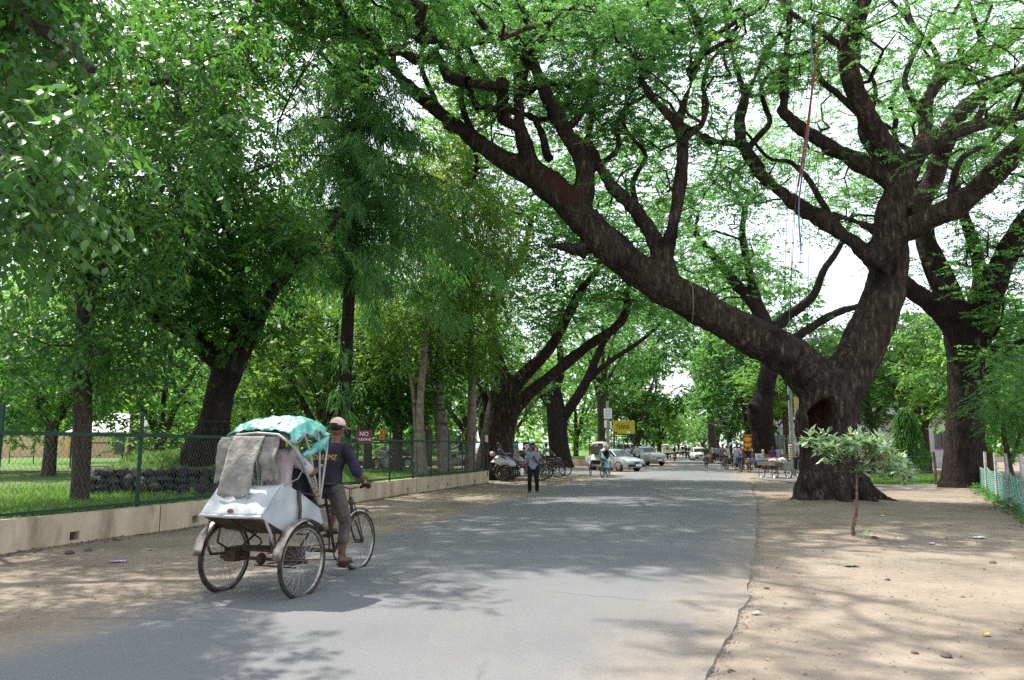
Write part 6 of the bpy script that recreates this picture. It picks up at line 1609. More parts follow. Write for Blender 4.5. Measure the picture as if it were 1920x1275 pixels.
# --- parked rickshaws at the kerb
RG = 'parked cycle rickshaws'
pr = []
for (px, py, rz, lab, bm, hd_, hm) in (
    (944, 902, -80, 'parked rickshaw nearest the road with a pink bundle and pale laminate seat', M_SHEETW, None, None),
    (956, 898, -84, 'parked rickshaw under a bright teal hood, second in the row', mat('grey tin', (.30,.31,.31), .5, col2=(.40,.41,.41), scale=4), dict(bows=[(-.28,1.50),(.0,1.62),(.35,1.60)], skirt=.22), M_TEAL),
    (968, 893, -82, 'parked rickshaw with a folded hood, third in the row', M_SHEETW, None, None),
    (992, 888, -78, 'parked rickshaw farthest from the wall with its front wheel by the pointing man', mat('dark green tin', (.03,.06,.045), .6, col2=(.06,.10,.08), scale=4), None, None)):
    g = G(px, py); pr.append(rickshaw(lab, (g.x, g.y, 0), R_(rz), RG, bm, hd_, hm)); 
for i in (0, 2, 3):
    t = pr[i]; m = MB()
    for k in range(3): m.tube([(-.40,.10,.95),(-.43,-.25,1.10+.06*k),(-.38,-.50,1.16+.07*k),(.38,-.50,1.16+.07*k),(.43,-.25,1.10+.06*k),(.40,.10,.95)], .013, 5)
    part('folded_hood', m, M_DFRAME, t); cov = MB().loft([[V3((x*.40, -.50-.06*math.cos(a)+.03*noise.noise((x*3,a,i)), 1.20 + .11*math.sin(a) + .03*noise.noise((x*4,a,i+5)))) for a in [2*math.pi*q/10 for q in range(10)]] for x in np.linspace(-1,1,9)])
    part('hood_cover', cov, cl((.10,.09,.08)) if i else cl((.62,.36,.42)), t)['label'] = 'folded hood wrapped in pink cloth' if i == 0 else 'folded dark hood cloth'
def on(t, p): return t.matrix_basis @ V3(p)
bpy.context.view_layer.update()
M_PLAID = mat('blue plaid cotton', (.03,.045,.12), .9, spec=.1, col2=(.14,.18,.32), scale=30, detail=2, stretch=(3,1,1))
Jr = joints(1.62, (0,.08,1.03), (0,-.62,.8), [(-.10,.26,1.22),(.18,.24,1.2)], [(-.09,.80,.68),(.09,.86,.63)], head=(0,.3,1), kpole=(0,.3,1))
human('man in a blue plaid wrap reclining on the pale parked rickshaw', on(pr[0], (0,0,0)), R_(-80), Jr, cl((.10,.13,.24)), None, vox=.018, skirt=(.80, M_PLAID, .20))
human('man with a white cap sitting on the teal-hooded parked rickshaw', on(pr[1], (0,1.0,0)), R_(-84), ride(1.6, .92, .62, 1.02, .29, (.24,.30)), cl((.32,.36,.42)), cl((.04,.05,.07)), vox=.02, cap=cl((.62,.60,.58)))
human('dark-haired man seated on the third parked rickshaw', on(pr[2], (0,0,0)), R_(-82), joints(1.62, (0,.06,1.02), (0,-.1,1), [(-.14,.3,1.17),(.14,.3,1.17)], [(-.09,.52,.69),(.09,.52,.69)], kpole=(0,.4,1)), cl((.50,.50,.46)), cl((.06,.06,.06)), vox=.02)
human('man in pale blue astride the farthest parked rickshaw', on(pr[3], (0,1.0,0)), R_(-78), ride(1.62, .92, .62, 1.02, .29, (.24,.30)), cl((.24,.33,.42)), cl((.05,.05,.06)), vox=.02)
human('man with a peach turban standing behind the parked rickshaws', G(1008, 888), R_(150), stand(1.58), cl((.30,.30,.33)), cl((.08,.08,.08)), vox=.02, cap=cl((.66,.40,.26)))
# man with a phone
g = G(1000, 924)
Jm = stand(1.64, 0.0, wr=[(-.06,.30,1.13),(.21,.06,.80)], spread=.075); Jm['hd'] = V3((0,.42,.9)); 
M_CHECK = mat('grey blue checked shirt', (.15,.18,.26), .9, spec=.1, col2=(.31,.32,.36), scale=26, detail=2)
mp_ = human('man in a grey-blue shirt and black trousers looking at his phone', g, R_(176), Jm, M_CHECK, cl((.014,.014,.016)), sleeve=.95, vox=.010, fine=True, curl=.9, hands={0:((.6,.5,.1),(0,-.5,.8)), 1:((0,.1,-1),(0,1,0))})
ph = thing('phone', 'small dark phone held by the man in the grey-blue shirt', 'phone', g + V3((.02,-.36,1.18)), R_(176))
part('case', MB().box((0,0,0), (.05,.09,.012), Matrix.Rotation(R_(40),3,'X')), M_BLACK, ph, False, bevel=.004); part('screen', MB().box((0,-.006,.0085), (.042,.07,.002), Matrix.Rotation(R_(40),3,'X')), M_GLASSD, ph, False)
bagw = thing('plastic_bag', 'small white plastic bag hanging beside the man with the phone', 'bag', g + V3((-.36,.05,.62)), 0)
part('bag', MB().ell((0,0,.06), (.07,.05,.13)), M_LET, bagw)
# pointing man
g = G(1063, 869)
Jq = stand(1.66, .18, wr=[(-.20,.02,.80),(.42,.38,1.55)])
human('thin man in a pale shirt pointing with a raised arm across the side street', g, R_(205), Jq, cl((.46,.49,.50)), cl((.03,.03,.035)), vox=.02)
for (px, py, rz, lab) in ((1026, 896, -100, 'bicycle parked behind the rickshaw row, nearest the striped board'), (1040, 893, -84, 'bicycle parked right of the rickshaw row, beside the road')):
    g = G(px, py); bicycle(lab, (g.x, g.y, 0), R_(rz), 'parked bicycles')
# --- moving rickshaw, woman cycling in front of it
g = G(1125, 893)
M_CREAMH = cl((.46,.42,.33)); M_BROWNB = mat('brown varnished tin', (.10,.05,.03), .5, col2=(.16,.08,.05), scale=5)
r2 = rickshaw('cream-hooded rickshaw with a white back panel moving off beside the silver car', (g.x, g.y, 0), R_(-14), 'cycle rickshaws in traffic', M_SHEETW, dict(bows=[(-.34,1.62),(-.05,1.72),(.35,1.72),(.62,1.62)], skirt=.16), M_CREAMH)
part('rear_curtain', MB().grid([[(x, -.36-.10*u + .02*math.sin(x*14), 1.60-.48*u) for x in np.linspace(-.42,.42,9)] for u in np.linspace(0,1,6)]), cl((.20,.17,.13)), r2, solid=.01)
human('puller with dark hair and white scarf riding the cream-hooded rickshaw', (g.x, g.y, 0), R_(-14), joints(1.66, (.02,1.02,1.02), (0,.25,1), [(-.27,1.30,1.07),(.27,1.30,1.07)], [(-.10,1.28,.55),(.10,1.18,.25)], epole=(0,-.4,-1)), cl((.55,.55,.56)), cl((.03,.035,.06)), vox=.02)
g = G(1134, 896)
bicycle('bicycle of the woman in the pale blue dress', (g.x+.05, g.y+.35, 0), R_(-22), 'bicycles in traffic')
M_PBLUE = cl((.42,.58,.60))
wm = human('woman cyclist in a pale blue tunic with a white headscarf', (g.x+.05, g.y+.35, 0), R_(-22), ride(1.56, .86, .30, .93, .27, (-.08,.28)), M_PBLUE, cl((.06,.42,.48)), sleeve=1.7, vox=.016, hair=False, scarf=cl((.60,.60,.62)), skirt=(.50, M_PBLUE, .26))
bk = thing('backpack', 'black and purple shoulder bag on the woman in the pale blue tunic', 'bag', on(bpy.data.objects[wm.name], (0,0,0)), R_(-22))
bpy.context.view_layer.update()
part('pouch', MB().ell((.13,-.16,1.18), (.15,.10,.20)), cl((.015,.014,.016)), bk); part('flap', MB().ell((.19,-.20,1.04), (.09,.07,.12)), cl((.08,.02,.07)), bk)

# ------------------------------------------------------------------ cars
def paint(name, col): 
    m = mat(name, col, .28, spec=.5); b = m.node_tree.nodes['Principled BSDF']; b.inputs['Coat Weight'].default_value = .6; b.inputs['Coat Roughness'].default_value = .08; return m
M_TRIM = mat('dark trim', (.02,.02,.022), .6); M_LAMP = mat('headlamp glass', (.45,.46,.47), .08, spec=.8); M_CHROME = mat('bright chrome', (.55,.55,.55), .15, metal=1)
M_WIND = mat('reflective windscreen', (.025,.035,.04), .08, spec=.45)
def section(w, zl, zb, crown=.02):
    """closed cross-section of a car body"""
    return [(-w*.86, zl), (-w*.98, zl+.10), (-w, zl+(zb-zl)*.45), (-w*.985, zl+(zb-zl)*.72), (-w*.93, zb-.015), (-w*.80, zb+crown*.5), (-w*.4, zb+crown), (0, zb+crown*1.3), (w*.4, zb+crown), (w*.80, zb+crown*.5), (w*.93, zb-.015), (w*.985, zl+(zb-zl)*.72), (w, zl+(zb-zl)*.45), (w*.98, zl+.10), (w*.86, zl)]
def car(label, loc, rz, pm, body, cabin, wr, wy, wx, group=None, lights='slim', plate=True, strip=None, name='parked_car', cat='car'):
    t = thing(name, label, cat, loc, rz, group)
    mb = MB(); mb.loft([[V3((x, y, z)) for x, z in section(w, zl, zb, cr_)] for (y, w, zl, zb, cr_) in body]); part('body', mb, pm, t, True, 50)
    base, roof = cabin; n = len(base)
    gl = MB(); gl.loft([[V3(p) for p in base], [V3(p).lerp(V3(q), .93) for p, q in zip(base, roof)]]); part('windows', gl, M_WIND, t, False)
    rf = MB(); c = sum((V3(p) for p in roof), V3())/n
    rf.loft([[V3(p).lerp(V3(b), .08) + (V3(p)-c)*.02 for p, b in zip(roof, base)], [V3(p) for p in roof], [c + (V3(p)-c)*.80 + V3((0,0,.035)) for p in roof], [c + (V3(p)-c)*.35 + V3((0,0,.05)) for p in roof]]); part('roof', rf, pm, t, True, 60)
    pl = MB()
    for p, q in zip(base, roof): pl.tube([V3(p), V3(q) - V3((0,0,.01))], .035, 6)
    part('pillars', pl, pm, t)
    for y in wy:
        for s in (-1,1):
            w_ = part('wheel', MB().cyl((s*(wx-.09),y,wr),(s*(wx+.09),y,wr), wr, n=24), M_TYRE, t, True, 30, bevel=.02); part('hubcap', MB().cyl((s*(wx+.07),y,wr),(s*(wx+.10),y,wr), wr*.58, wr*.5, 16), M_STEEL, w_)
            part('wheel_arch', MB().torus((s*(wx+.085),y,wr), (1,0,0), wr+.05, .035, 20, 6, 0, math.pi, (0,1,0)), M_TRIM, t)
    yf = body[-1][0]; yr = body[0][0]; wf, zl, zb = body[-1][1], body[-1][2], body[-1][3]
    for s in (-1,1):
        if lights == 'slim':
            part('headlight', MB().ell((s*wf*.70, yf-.02, zl+(zb-zl)*.74), (.20,.07,.075), None, 12, 8), M_LAMP, t); part('indicator', MB().ell((s*wf*.93, yf-.09, zl+(zb-zl)*.72), (.05,.08,.06)), mat('amber', (.6,.2,.02), .2) if 'amber' not in bpy.data.materials else bpy.data.materials['amber'], t)
        else:
            hl = part('headlight', MB().ell((s*wf*.74, yf-.02, zl+(zb-zl)*.80), (.115,.07,.115), None, 14, 9), M_LAMP, t); part('ring', MB().torus((s*wf*.74, yf+.03, zl+(zb-zl)*.80), (0,1,0), .115, .018, 18, 6), M_CHROME, hl)
        part('mirror', MB().ell((s*(abs(base[0][0])+.12), base[2][1] if False else yf-1.35, base[0][2]+.06), (.09,.05,.06)), pm, t)
        part('tail_light', MB().ell((s*body[0][1]*.8, yr, body[0][2]+(body[0][3]-body[0][2])*.7), (.12,.05,.08)), mat('tail red', (.3,.01,.01), .2) if 'tail red' not in bpy.data.materials else bpy.data.materials['tail red'], t)
    gr = MB()
    if lights == 'slim':
        for k in range(3): gr.box((0, yf+.015, zl+(zb-zl)*(.66+.08*k)), (wf*.62,.03,.022))
    else:
        for k in range(5): gr.tube([(-wf*(.50-.02*k), yf+.01, zl+(zb-zl)*(.42+.075*k)), (0, yf+.06, zl+(zb-zl)*(.40+.075*k)), (wf*(.50-.02*k), yf+.01, zl+(zb-zl)*(.42+.075*k))], .016, 5)
        part('grille_opening', MB().ell((0, yf-.03, zl+(zb-zl)*.56), (wf*.54,.07,.13)), M_TRIM, t)
    part('grille', gr, M_TRIM if lights == 'slim' else M_CHROME, t)
    bm = M_TRIM if strip is None else strip
    part('bumper', MB().tube([(-wf*1.0,yf-.30,zl+.12),(-wf*.96,yf+.02,zl+.12),(0,yf+.11,zl+.12),(wf*.96,yf+.02,zl+.12),(wf*1.0,yf-.30,zl+.12)], .075 if lights == 'slim' else .06, 8, squash=.7), bm, t)
    if lights != 'slim':
        for s in (-1,1): part('overrider', MB().caps((s*.33,yf+.15,zl+.04),(s*.33,yf+.15,zl+.26), .035, .03), M_CHROME, t)
    if plate: part('number_plate', MB().box((0, yf+.19 if lights == 'slim' else yf+.17, zl+.13), (.46,.02,.12)), M_LET, t, False)
    return t
def cab(yr0, yr1, yf1, yf0, wb, wt, zb, zt):
    base = [(-wb,yr0,zb),(wb,yr0,zb),(wb,(yr0+yf0)/2,zb),(wb*.97,yf0,zb),(-wb*.97,yf0,zb),(-wb,(yr0+yf0)/2,zb)]
    roof = [(-wt,yr1,zt),(wt,yr1,zt),(wt,(yr1+yf1)/2,zt+.02),(wt*.96,yf1,zt-.02),(-wt*.96,yf1,zt-.02),(-wt,(yr1+yf1)/2,zt+.02)]
    return base, roof
g = G(1177, 884)
car('silver-green saloon car parked at the kerb facing the road', (g.x-.7, g.y+.9, 0), R_(-146), paint('silver green paint', (.40,.45,.44)),
    [(-2.02,.66,.42,.86,.01),(-1.95,.78,.24,.92,.02),(-1.3,.81,.20,.95,.02),(-.3,.82,.20,.90,.02),(.75,.82,.20,.89,.03),(1.4,.80,.20,.82,.04),(1.9,.76,.22,.72,.03),(2.05,.68,.26,.64,.01)],
    cab(-1.45,-.85,.30,.98,.70,.56,.90,1.33), .28, (-1.22,1.26), .70, 'cars parked along the kerb', strip=None)
g = G(1222, 873)
M_WPAINT = paint('white car paint', (.62,.63,.63))
car('white rounded old-fashioned saloon with chrome grille and round headlights', (g.x-.3, g.y+1.2, 0), R_(-158), M_WPAINT,
    [(-2.12,.55,.40,.74,.04),(-1.9,.74,.28,.92,.06),(-1.2,.82,.26,.99,.05),(-.2,.83,.26,1.0,.03),(.8,.82,.26,1.0,.06),(1.5,.81,.27,.97,.11),(1.95,.78,.30,.92,.10),(2.12,.68,.34,.84,.03)],
    cab(-1.50,-.95,.32,.82,.70,.56,.99,1.50), .33, (-1.25,1.35), .68, 'cars parked along the kerb', lights='round', strip=M_CHROME)
g = G(1206, 868)
car('white van parked behind the rounded white saloon', (g.x-.2, g.y+6, 0), R_(-160), M_WPAINT,
    [(-1.9,.72,.30,1.0,.0),(-1.85,.78,.26,1.04,.0),(-.5,.79,.25,1.04,.0),(1.2,.79,.25,1.03,.0),(1.75,.77,.27,.92,.02),(1.88,.70,.30,.80,.0)],
    cab(-1.84,-1.78,.95,1.50,.75,.70,1.03,1.84), .29, (-1.2,1.2), .70, 'cars parked along the kerb')
g = G(1317, 865)
car('far white car coming down the road behind the cyclists', (g.x, g.y+1.5, 0), R_(174), M_WPAINT,
    [(-1.9,.62,.40,.86,.01),(-1.8,.76,.24,.92,.02),(-.3,.78,.20,.92,.02),(.9,.78,.20,.92,.04),(1.5,.76,.21,.84,.06),(1.85,.66,.26,.72,.02)],
    cab(-1.5,-1.0,.35,.95,.68,.56,.92,1.40), .28, (-1.15,1.2), .68, None, name='car')
# men by the cars
human('man in a light blue shirt standing behind the silver car', G(1178, 880), R_(-60), stand(1.66), cl((.28,.38,.52)), cl((.06,.06,.07)), vox=.022)
human('man in a pale shirt and dark trousers standing between the two parked saloons', G(1196, 876), R_(-20), stand(1.7, wr=[(-.22,.22,1.05),(.18,.25,1.05)]), cl((.42,.48,.48)), cl((.025,.025,.03)), sleeve=1.5, vox=.022)
# ------------------------------------------------------------------ far traffic
TB, FR = 'bicycles in traffic', 'far rickshaws in traffic'
for (px, py, rz, lab, cov, plab, sh_) in (
    (1250, 863, -14, 'rickshaw under a small white hood, left of the scooter', cl((.55,.55,.54)), 'puller in a cream shirt on the white-hooded rickshaw', cl((.52,.46,.34))),
    (1281, 858, -8, 'far rickshaw with a pink-white hood, right of the scooter', cl((.62,.46,.44)), 'puller in dark clothes on the pink-hooded rickshaw', cl((.05,.05,.06))),
    (1304, 860, 168, 'far rickshaw under a green and orange hood coming this way', cl((.03,.22,.10)), 'puller in a bright red shirt on the green-hooded rickshaw', cl((.60,.06,.03))),
    (1379, 880, 172, 'grey-hooded rickshaw coming this way behind the cyclist with the blue bag', cl((.34,.37,.36)), 'puller in dark blue on the grey-hooded rickshaw', cl((.03,.05,.10)))):
    g = G(px, py); rickshaw(lab, (g.x, g.y, 0), R_(rz), FR, M_SHEETW, dict(bows=[(-.34,1.66),(.0,1.76),(.45,1.74),(.70,1.66)], skirt=.12), cov)
    human(plab, (g.x, g.y, 0), R_(rz), joints(1.66, (.02,1.02,1.02), (0,.2,1), [(-.27,1.30,1.07),(.27,1.30,1.07)], [(-.10,1.28,.55),(.10,1.18,.25)], epole=(0,-.4,-1)), sh_, cl((.05,.05,.06)), vox=.025)
for (px, py, rz, lab, plab, sh_, pa, cp) in (
    (1324, 878, 172, 'bicycle with a basket of the man in olive', 'cyclist in an olive shirt riding toward the camera on the road', cl((.10,.10,.05)), cl((.16,.18,.18)), None),
    (1356, 879, 178, 'bicycle of the man in the pink shirt', 'cyclist in a dusty pink shirt bent over the handlebar', cl((.36,.22,.24)), cl((.03,.03,.03)), None),
    (1383, 884, 184, 'bicycle with a blue bag on the handlebar', 'cyclist in a white shirt with a blue bag in front', cl((.55,.57,.60)), cl((.22,.28,.36)), None),
    (1337, 868, -10, 'far bicycle of the man in white', 'far cyclist in white riding away', cl((.52,.55,.58)), cl((.05,.05,.05)), None)):
    g = G(px, py); bicycle(lab, (g.x, g.y, 0), R_(rz), TB)
    human(plab, (g.x, g.y, 0), R_(rz), ride(1.64, .88, .30, .93, .27, (-.08,.28), ph=rnd.uniform(0,3)), sh_, pa, vox=.022, sleeve=.9)
g = G(1383, 884)
bl = thing('bag', 'blue bag hung on the handlebar of the white-shirted cyclist', 'bag', (g.x, g.y-.55, .62), 0); part('pouch', MB().box((0,0,.12), (.34,.14,.26)), cl((.03,.06,.14)), bl, False, bevel=.04); part('handle', MB().torus((0,0,.24), (0,1,0), .10, .01, 14, 5, 0, math.pi, (1,0,0)), M_BLACK, bl)
g = G(1324, 878)
bl = thing('basket', 'pale tray on the handlebar of the olive-shirted cyclist', 'basket', (g.x, g.y-.55, .80), 0); part('tray', MB().box((0,0,0), (.46,.30,.03)).box((0,-.15,.06), (.46,.02,.12)).box((0,.15,.06), (.46,.02,.12)), cl((.35,.37,.38)), bl, False); part('rail', MB().tube([(-.23,-.15,.12),(.23,-.15,.12)], .012, 6), M_STEEL, bl)
human('man in white shirt and white cap walking beside the pink-shirted cyclist', G(1363, 873), R_(-5), stand(1.66, .5), cl((.50,.50,.53)), cl((.03,.03,.03)), vox=.022, cap=cl((.62,.62,.62)))
human('woman in a yellow and orange sari walking behind the olive-shirted cyclist', G(1332, 868), R_(170), stand(1.55, .2), cl((.62,.40,.03)), None, vox=.022, skirt=(.05, cl((.55,.20,.03)), .26))
human('person in dark clothes behind the grey-hooded rickshaw', G(1371, 868), R_(20), stand(1.6), cl((.10,.04,.03)), cl((.04,.04,.04)), vox=.025)
def motorbike(label, loc, rz, group, col, name='motorcycle', scooter=False):
    t = thing(name, label, 'scooter' if scooter else 'motorcycle', loc, rz, group)
    R = .24 if scooter else .30
    for y in (-.62,.62):
        w = part('wheel', MB().torus((0,y,R), (1,0,0), R-.045, .05, 24, 8), M_TYRE, t); part('hub', MB().cyl((-.06,y,R),(.06,y,R), R*.55, n=14), M_STEEL, w)
    b = MB()
    if scooter: b.loft([[V3((x*w_, y, z0 + (z1-z0)*q)) for x, q in ((-.8,0),(-1,.5),(-.7,1),(.7,1),(1,.5),(.8,0))] for (y, w_, z0, z1) in ((-.92,.08,.52,.66),(-.7,.18,.36,.74),(-.3,.19,.28,.74),(-.05,.14,.24,.60),(.1,.16,.22,.30),(.3,.16,.22,.30))]); b.loft([[V3((x*w_, y, z)) for x in (-1,-.5,0,.5,1)] for (y, w_, z) in ((.34,.18,.25),(.42,.22,.50),(.40,.20,.80),(.36,.13,.98))], False, False)
    else: b.ell((0,.18,.80), (.15,.28,.13)); b.box((0,.0,.42), (.22,.36,.30)); b.ell((0,-.66,.70), (.13,.28,.09))
    part('body', b, col, t, bevel=.02)
    part('seat', MB().ell((0,-.34,.80), (.14,.38,.07)), M_SEAT, t); f = MB()
    for s in (-1,1): f.tube([(s*.08,.62,R),(s*.08,.46,.86)], .022, 6)
    f.tube([(-.34,.34,1.0),(-.2,.42,1.03),(0,.44,1.0),(.2,.42,1.03),(.34,.34,1.0)], .015, 6); part('handlebar', f, M_STEEL, t)
    part('headlight', MB().ell((0,.52,.90), (.10,.07,.10)), M_LAMP, t); part('tail_light', MB().ell((0,-.94,.66), (.07,.03,.04)), bpy.data.materials['tail red'], t); part('number_plate', MB().box((0,-.97,.52), (.20,.015,.14)), M_LET, t, False)
    part('exhaust', MB().tube([(.16,.2,.28),(.18,-.3,.26),(.19,-.85,.34)], [.02,.035,.04], 8), M_STEEL, t)
    for s in (-1,1): part('mirror', MB().ell((s*.30,.38,1.16), (.06,.02,.04)), M_BLACK, t)
    return t
Jm2 = joints(1.66, (0,-.22,.90), (0,.12,1), [(-.30,.30,1.05),(.30,.30,1.05)], [(-.12,.16,.36),(.12,.16,.36)], epole=(0,-.3,-1))
g = G(1265, 865); motorbike('dark scooter ridden away down the middle of the road', (g.x, g.y, 0), R_(-14), None, cl((.05,.05,.055), .4), 'scooter', True)
human('scooter rider in a white top with a dark bag on the back', (g.x, g.y, 0), R_(-14), Jm2, cl((.50,.50,.52)), cl((.03,.03,.035)), vox=.022)
bp_ = thing('backpack', 'dark backpack on the scooter rider', 'bag', (g.x, g.y, 0), R_(-14)); part('pouch', MB().ell((0,-.36,1.22), (.15,.10,.22)), cl((.02,.02,.025)), bp_); part('strap', MB().torus((0,-.24,1.25), (1,0,0), .15, .015, 14, 5), M_BLACK, bp_)
for (px, py, lab, plab, c) in ((1287, 859, 'dark motorcycle coming this way, left of the red-shirted puller', 'motorcyclist in dark clothes coming this way', (.03,.04,.06)), (1293, 862, 'grey motorcycle coming this way, nearest of the far pair', 'motorcyclist in a grey jacket on the nearer motorcycle', (.14,.15,.16))):
    g = G(px, py); motorbike(lab, (g.x, g.y, 0), R_(172), 'far motorcycles', cl((.02,.02,.03), .4)); human(plab, (g.x, g.y, 0), R_(172), Jm2, cl(c), cl((.03,.03,.03)), vox=.025)
# motorcycles parked inside the park
for (px, d, rz, lab, c) in ((722, 38, 150, 'white and black motorcycle parked behind the orange sign', (.45,.45,.46)), (744, 38.5, 130, 'maroon motorcycle parked beside the white one in the park', (.14,.02,.04)), (763, 39, 140, 'dark motorcycle parked beside the maroon one in the park', (.03,.03,.03)), (858, 40, 120, 'silver scooter parked behind the grey fluted trunk', (.30,.31,.32))):
    p = P(px, 838, d); motorbike(lab, (p.x, p.y, LZ), R_(rz), 'motorcycles parked in the park', cl(c, .4))
p = P(857, 838, 40.6); human('man sitting on the silver scooter in the park', (p.x, p.y, LZ), R_(120), Jm2, cl((.05,.05,.06)), cl((.04,.04,.04)), vox=.025)
p = P(721, 838, 39.2); human('person in white standing behind the parked motorcycles', (p.x, p.y, LZ-.5), R_(170), stand(1.6), cl((.60,.60,.60)), cl((.30,.30,.30)), vox=.025)
for (px, py, rz, lab, sh_, pa, wk) in ((1345, 866, 10, 'far pedestrian in sky blue walking away beside the white rider', (.25,.40,.55), (.06,.06,.07), .4), (1396, 872, 160, 'pedestrian in a maroon shirt standing by the red and yellow banner', (.22,.03,.04), (.05,.05,.06), 0), (1388, 866, 30, 'pedestrian in pale yellow behind the cyclist with the blue bag', (.55,.48,.22), (.08,.07,.06), .3), (1416, 874, 190, 'shopper in white bending over the long low cart', (.55,.55,.55), (.10,.10,.12), 0), (1350, 862, 175, 'far woman in an orange wrap coming down the right edge of the road', (.60,.22,.05), (.40,.12,.04), .3)):
    human(lab, G(px, py), R_(rz), stand(rnd.uniform(1.54,1.68), wk, lean=.3 if 'bending' in lab else .02), cl(sh_), cl(pa), vox=.025)
for (px, py, rz, lab) in ((1393, 877, 70, 'bicycle propped beside the red and yellow banner'), (1341, 870, 100, 'bicycle standing at the far right road edge'), (1484, 889, 60, 'bicycle leaning by the concrete pole behind the nearest cart')):
    g = G(px, py); bicycle(lab, (g.x, g.y, 0), R_(rz), 'parked bicycles')
# ------------------------------------------------------------------ street stalls on the right
def cart(label, loc, rz, w, l, hgt, m, wheels=4):
    t = thing('hand_cart', label, 'cart', loc, rz, 'hand carts of the street sellers')
    mb = MB()
    nb = int(w/.16)
    for k in range(nb): part('plank', MB().box((-w/2+.08+k*(w/nb), 0, hgt + .006*noise.noise((k,1,1))), (w/nb-.012, l, .03)), m, t, False)
    fr = MB().box((0,-l/2+.02,hgt-.08), (w,.05,.12)).box((0,l/2-.02,hgt-.08), (w,.05,.12)).box((-w/2+.02,0,hgt-.08), (.05,l-.1,.12)).box((w/2-.02,0,hgt-.08), (.05,l-.1,.12)); part('frame', fr, M_WOODG, t, False)
    for x in (-w/2+.12, w/2-.12):
        for y in (-l/2+.16, l/2-.16):
            part('leg', MB().cyl((x,y,hgt-.1),(x,y,.46), .022, n=6), M_DFRAME, t)
            wh = wheel(t, (x, y, .27), .27, .018, False, 14)
    part('axle', MB().cyl((-w/2+.08,-l/2+.16,.27),(w/2-.08,-l/2+.16,.27), .018, n=6).cyl((-w/2+.08,l/2-.16,.27),(w/2-.08,l/2-.16,.27), .018, n=6), M_GREASE, t)
    return t
M_PLANK = mat('old cart plank', (.10,.085,.07), .9, col2=(.20,.17,.14), scale=12, stretch=(1,.15,1))
g1 = V3((G(1423,886).x, 47, 0)); cart('long low hand cart with blue sheet, left of the two street carts', g1, R_(-4), 1.25, .95, .72, M_PLANK)
g2 = V3((G(1463,898).x, 38.2, 0)); cart('hand cart nearest the road with three wheels showing and a heap of cloth goods', g2, R_(18), 1.0, 1.35, .76, M_PLANK)
g3 = V3((G(1404,884).x+.2, 53, 0)); cart('dark stall table under the red and yellow banner', g3, 0, 1.3, .8, .78, M_PLANK)
def lump(name, label, cat, c, r, m, seed, group=None):
    mb = MB().ell((0,0,0), r, None, 14, 9); mb.v = [tuple(V3(p) * (1 + .35*noise.noise(V3(p)*6 + V3((seed,0,0))))) for p in mb.v]
    mb.v = [(x, y, max(z, -r[2]*.35)) for x, y, z in mb.v]
    o = tag(part(name, mb, m, None), label, cat, group); o.location = V3(c) + V3((0,0,r[2]*.35+.016)); return o
for k, (dx, dy, r, col, lab) in enumerate(((-.28,-.3,(.22,.2,.12),(.45,.45,.48),'heap of white cloth at the front of the nearest cart'),(.2,-.35,(.2,.2,.16),(.55,.53,.50),'pale bundle at the right front of the nearest cart'),(-.1,.15,(.25,.2,.14),(.12,.11,.13),'dark bundle in the middle of the nearest cart'),(.25,.3,(.2,.18,.14),(.34,.20,.16),'reddish bundle at the back of the nearest cart'))):
    lump('cloth_bundle', lab, 'bundle', g2 + Matrix.Rotation(R_(18),3,'Z') @ V3((dx,dy,.776)), r, cl(col), k*3.1, 'goods on the carts')
cs = MB().grid([[(x, -.69 - .03*math.sin(x*9), .79 - z + .02*math.sin(x*7)) for x in np.linspace(-.02,.46,8)] for z in np.linspace(0,.42,5)])
o = tag(part('cloth', cs, cl((.30,.34,.28)), None, solid=.008), 'greenish cloth hanging down the front of the nearest cart', 'cloth'); o.location = g2 + V3((.2,.02,0))
bx = thing('blue_sheet', 'blue plastic sheet edging the long low cart', 'sheet', g1 + V3((0,-.48,.735)), R_(-4)); part('sheet', MB().box((0,-.012,-.03), (1.2,.02,.10)), cl((.10,.24,.40)), bx, False); part('fold', MB().box((0,.08,.015), (1.2,.16,.012)), cl((.10,.24,.40)), bx, False)
ct = thing('carton', 'white printed carton propped on the long low cart', 'carton', g1 + V3((.05,-.1,.735)), R_(-10)); part('box', MB().box((0,0,.18), (.34,.16,.36), Matrix.Rotation(R_(-12),3,'X')), M_SHEETW, ct, False); part('print', MB().box((0,-.10,.19), (.22,.012,.20), Matrix.Rotation(R_(-12),3,'X')), cl((.30,.33,.40)), ct, False)
for k in range(5): lump('goods', ('small tan parcel', 'grey parcel', 'brown parcel', 'dark parcel', 'pale parcel')[k] + ' lying on the long low cart', 'parcel', g1 + V3((-.5+.24*k, .2-.06*k, .736)), (.10,.09,.07), cl(rnd.choice([(.34,.26,.18),(.28,.28,.28),(.2,.12,.08)])), k*5.0, 'goods on the carts')
def beads(px, y0, y1, d, lab, base):
    a, b = P(px, y1, d), P(px, y0, d); t = thing('cup_pole', lab, 'display pole', (a.x, a.y, base)); top = b.z - base; lo = a.z - base
    part('pole', MB().cyl((0,0,0),(0,0,top+.05), .018, n=6), M_WOODG, t); n = 7
    for k in range(n): part('cup', MB().loft([[V3((math.cos(q)*r, math.sin(q)*r, lo + (top-lo)*(k+dz)/n)) for q in [2*math.pi*j/12 for j in range(12)]] for r, dz in ((.045,0),(.085,.25),(.09,.6),(.05,.92))]), cl((.58,.50,.38)), t)
beads(1431, 843, 863, 46.7, 'upright pole strung with pale cups on the long low cart', .74)
beads(1483, 833, 863, 38.0, 'upright pole strung with pale cups beside the nearest cart', 0)
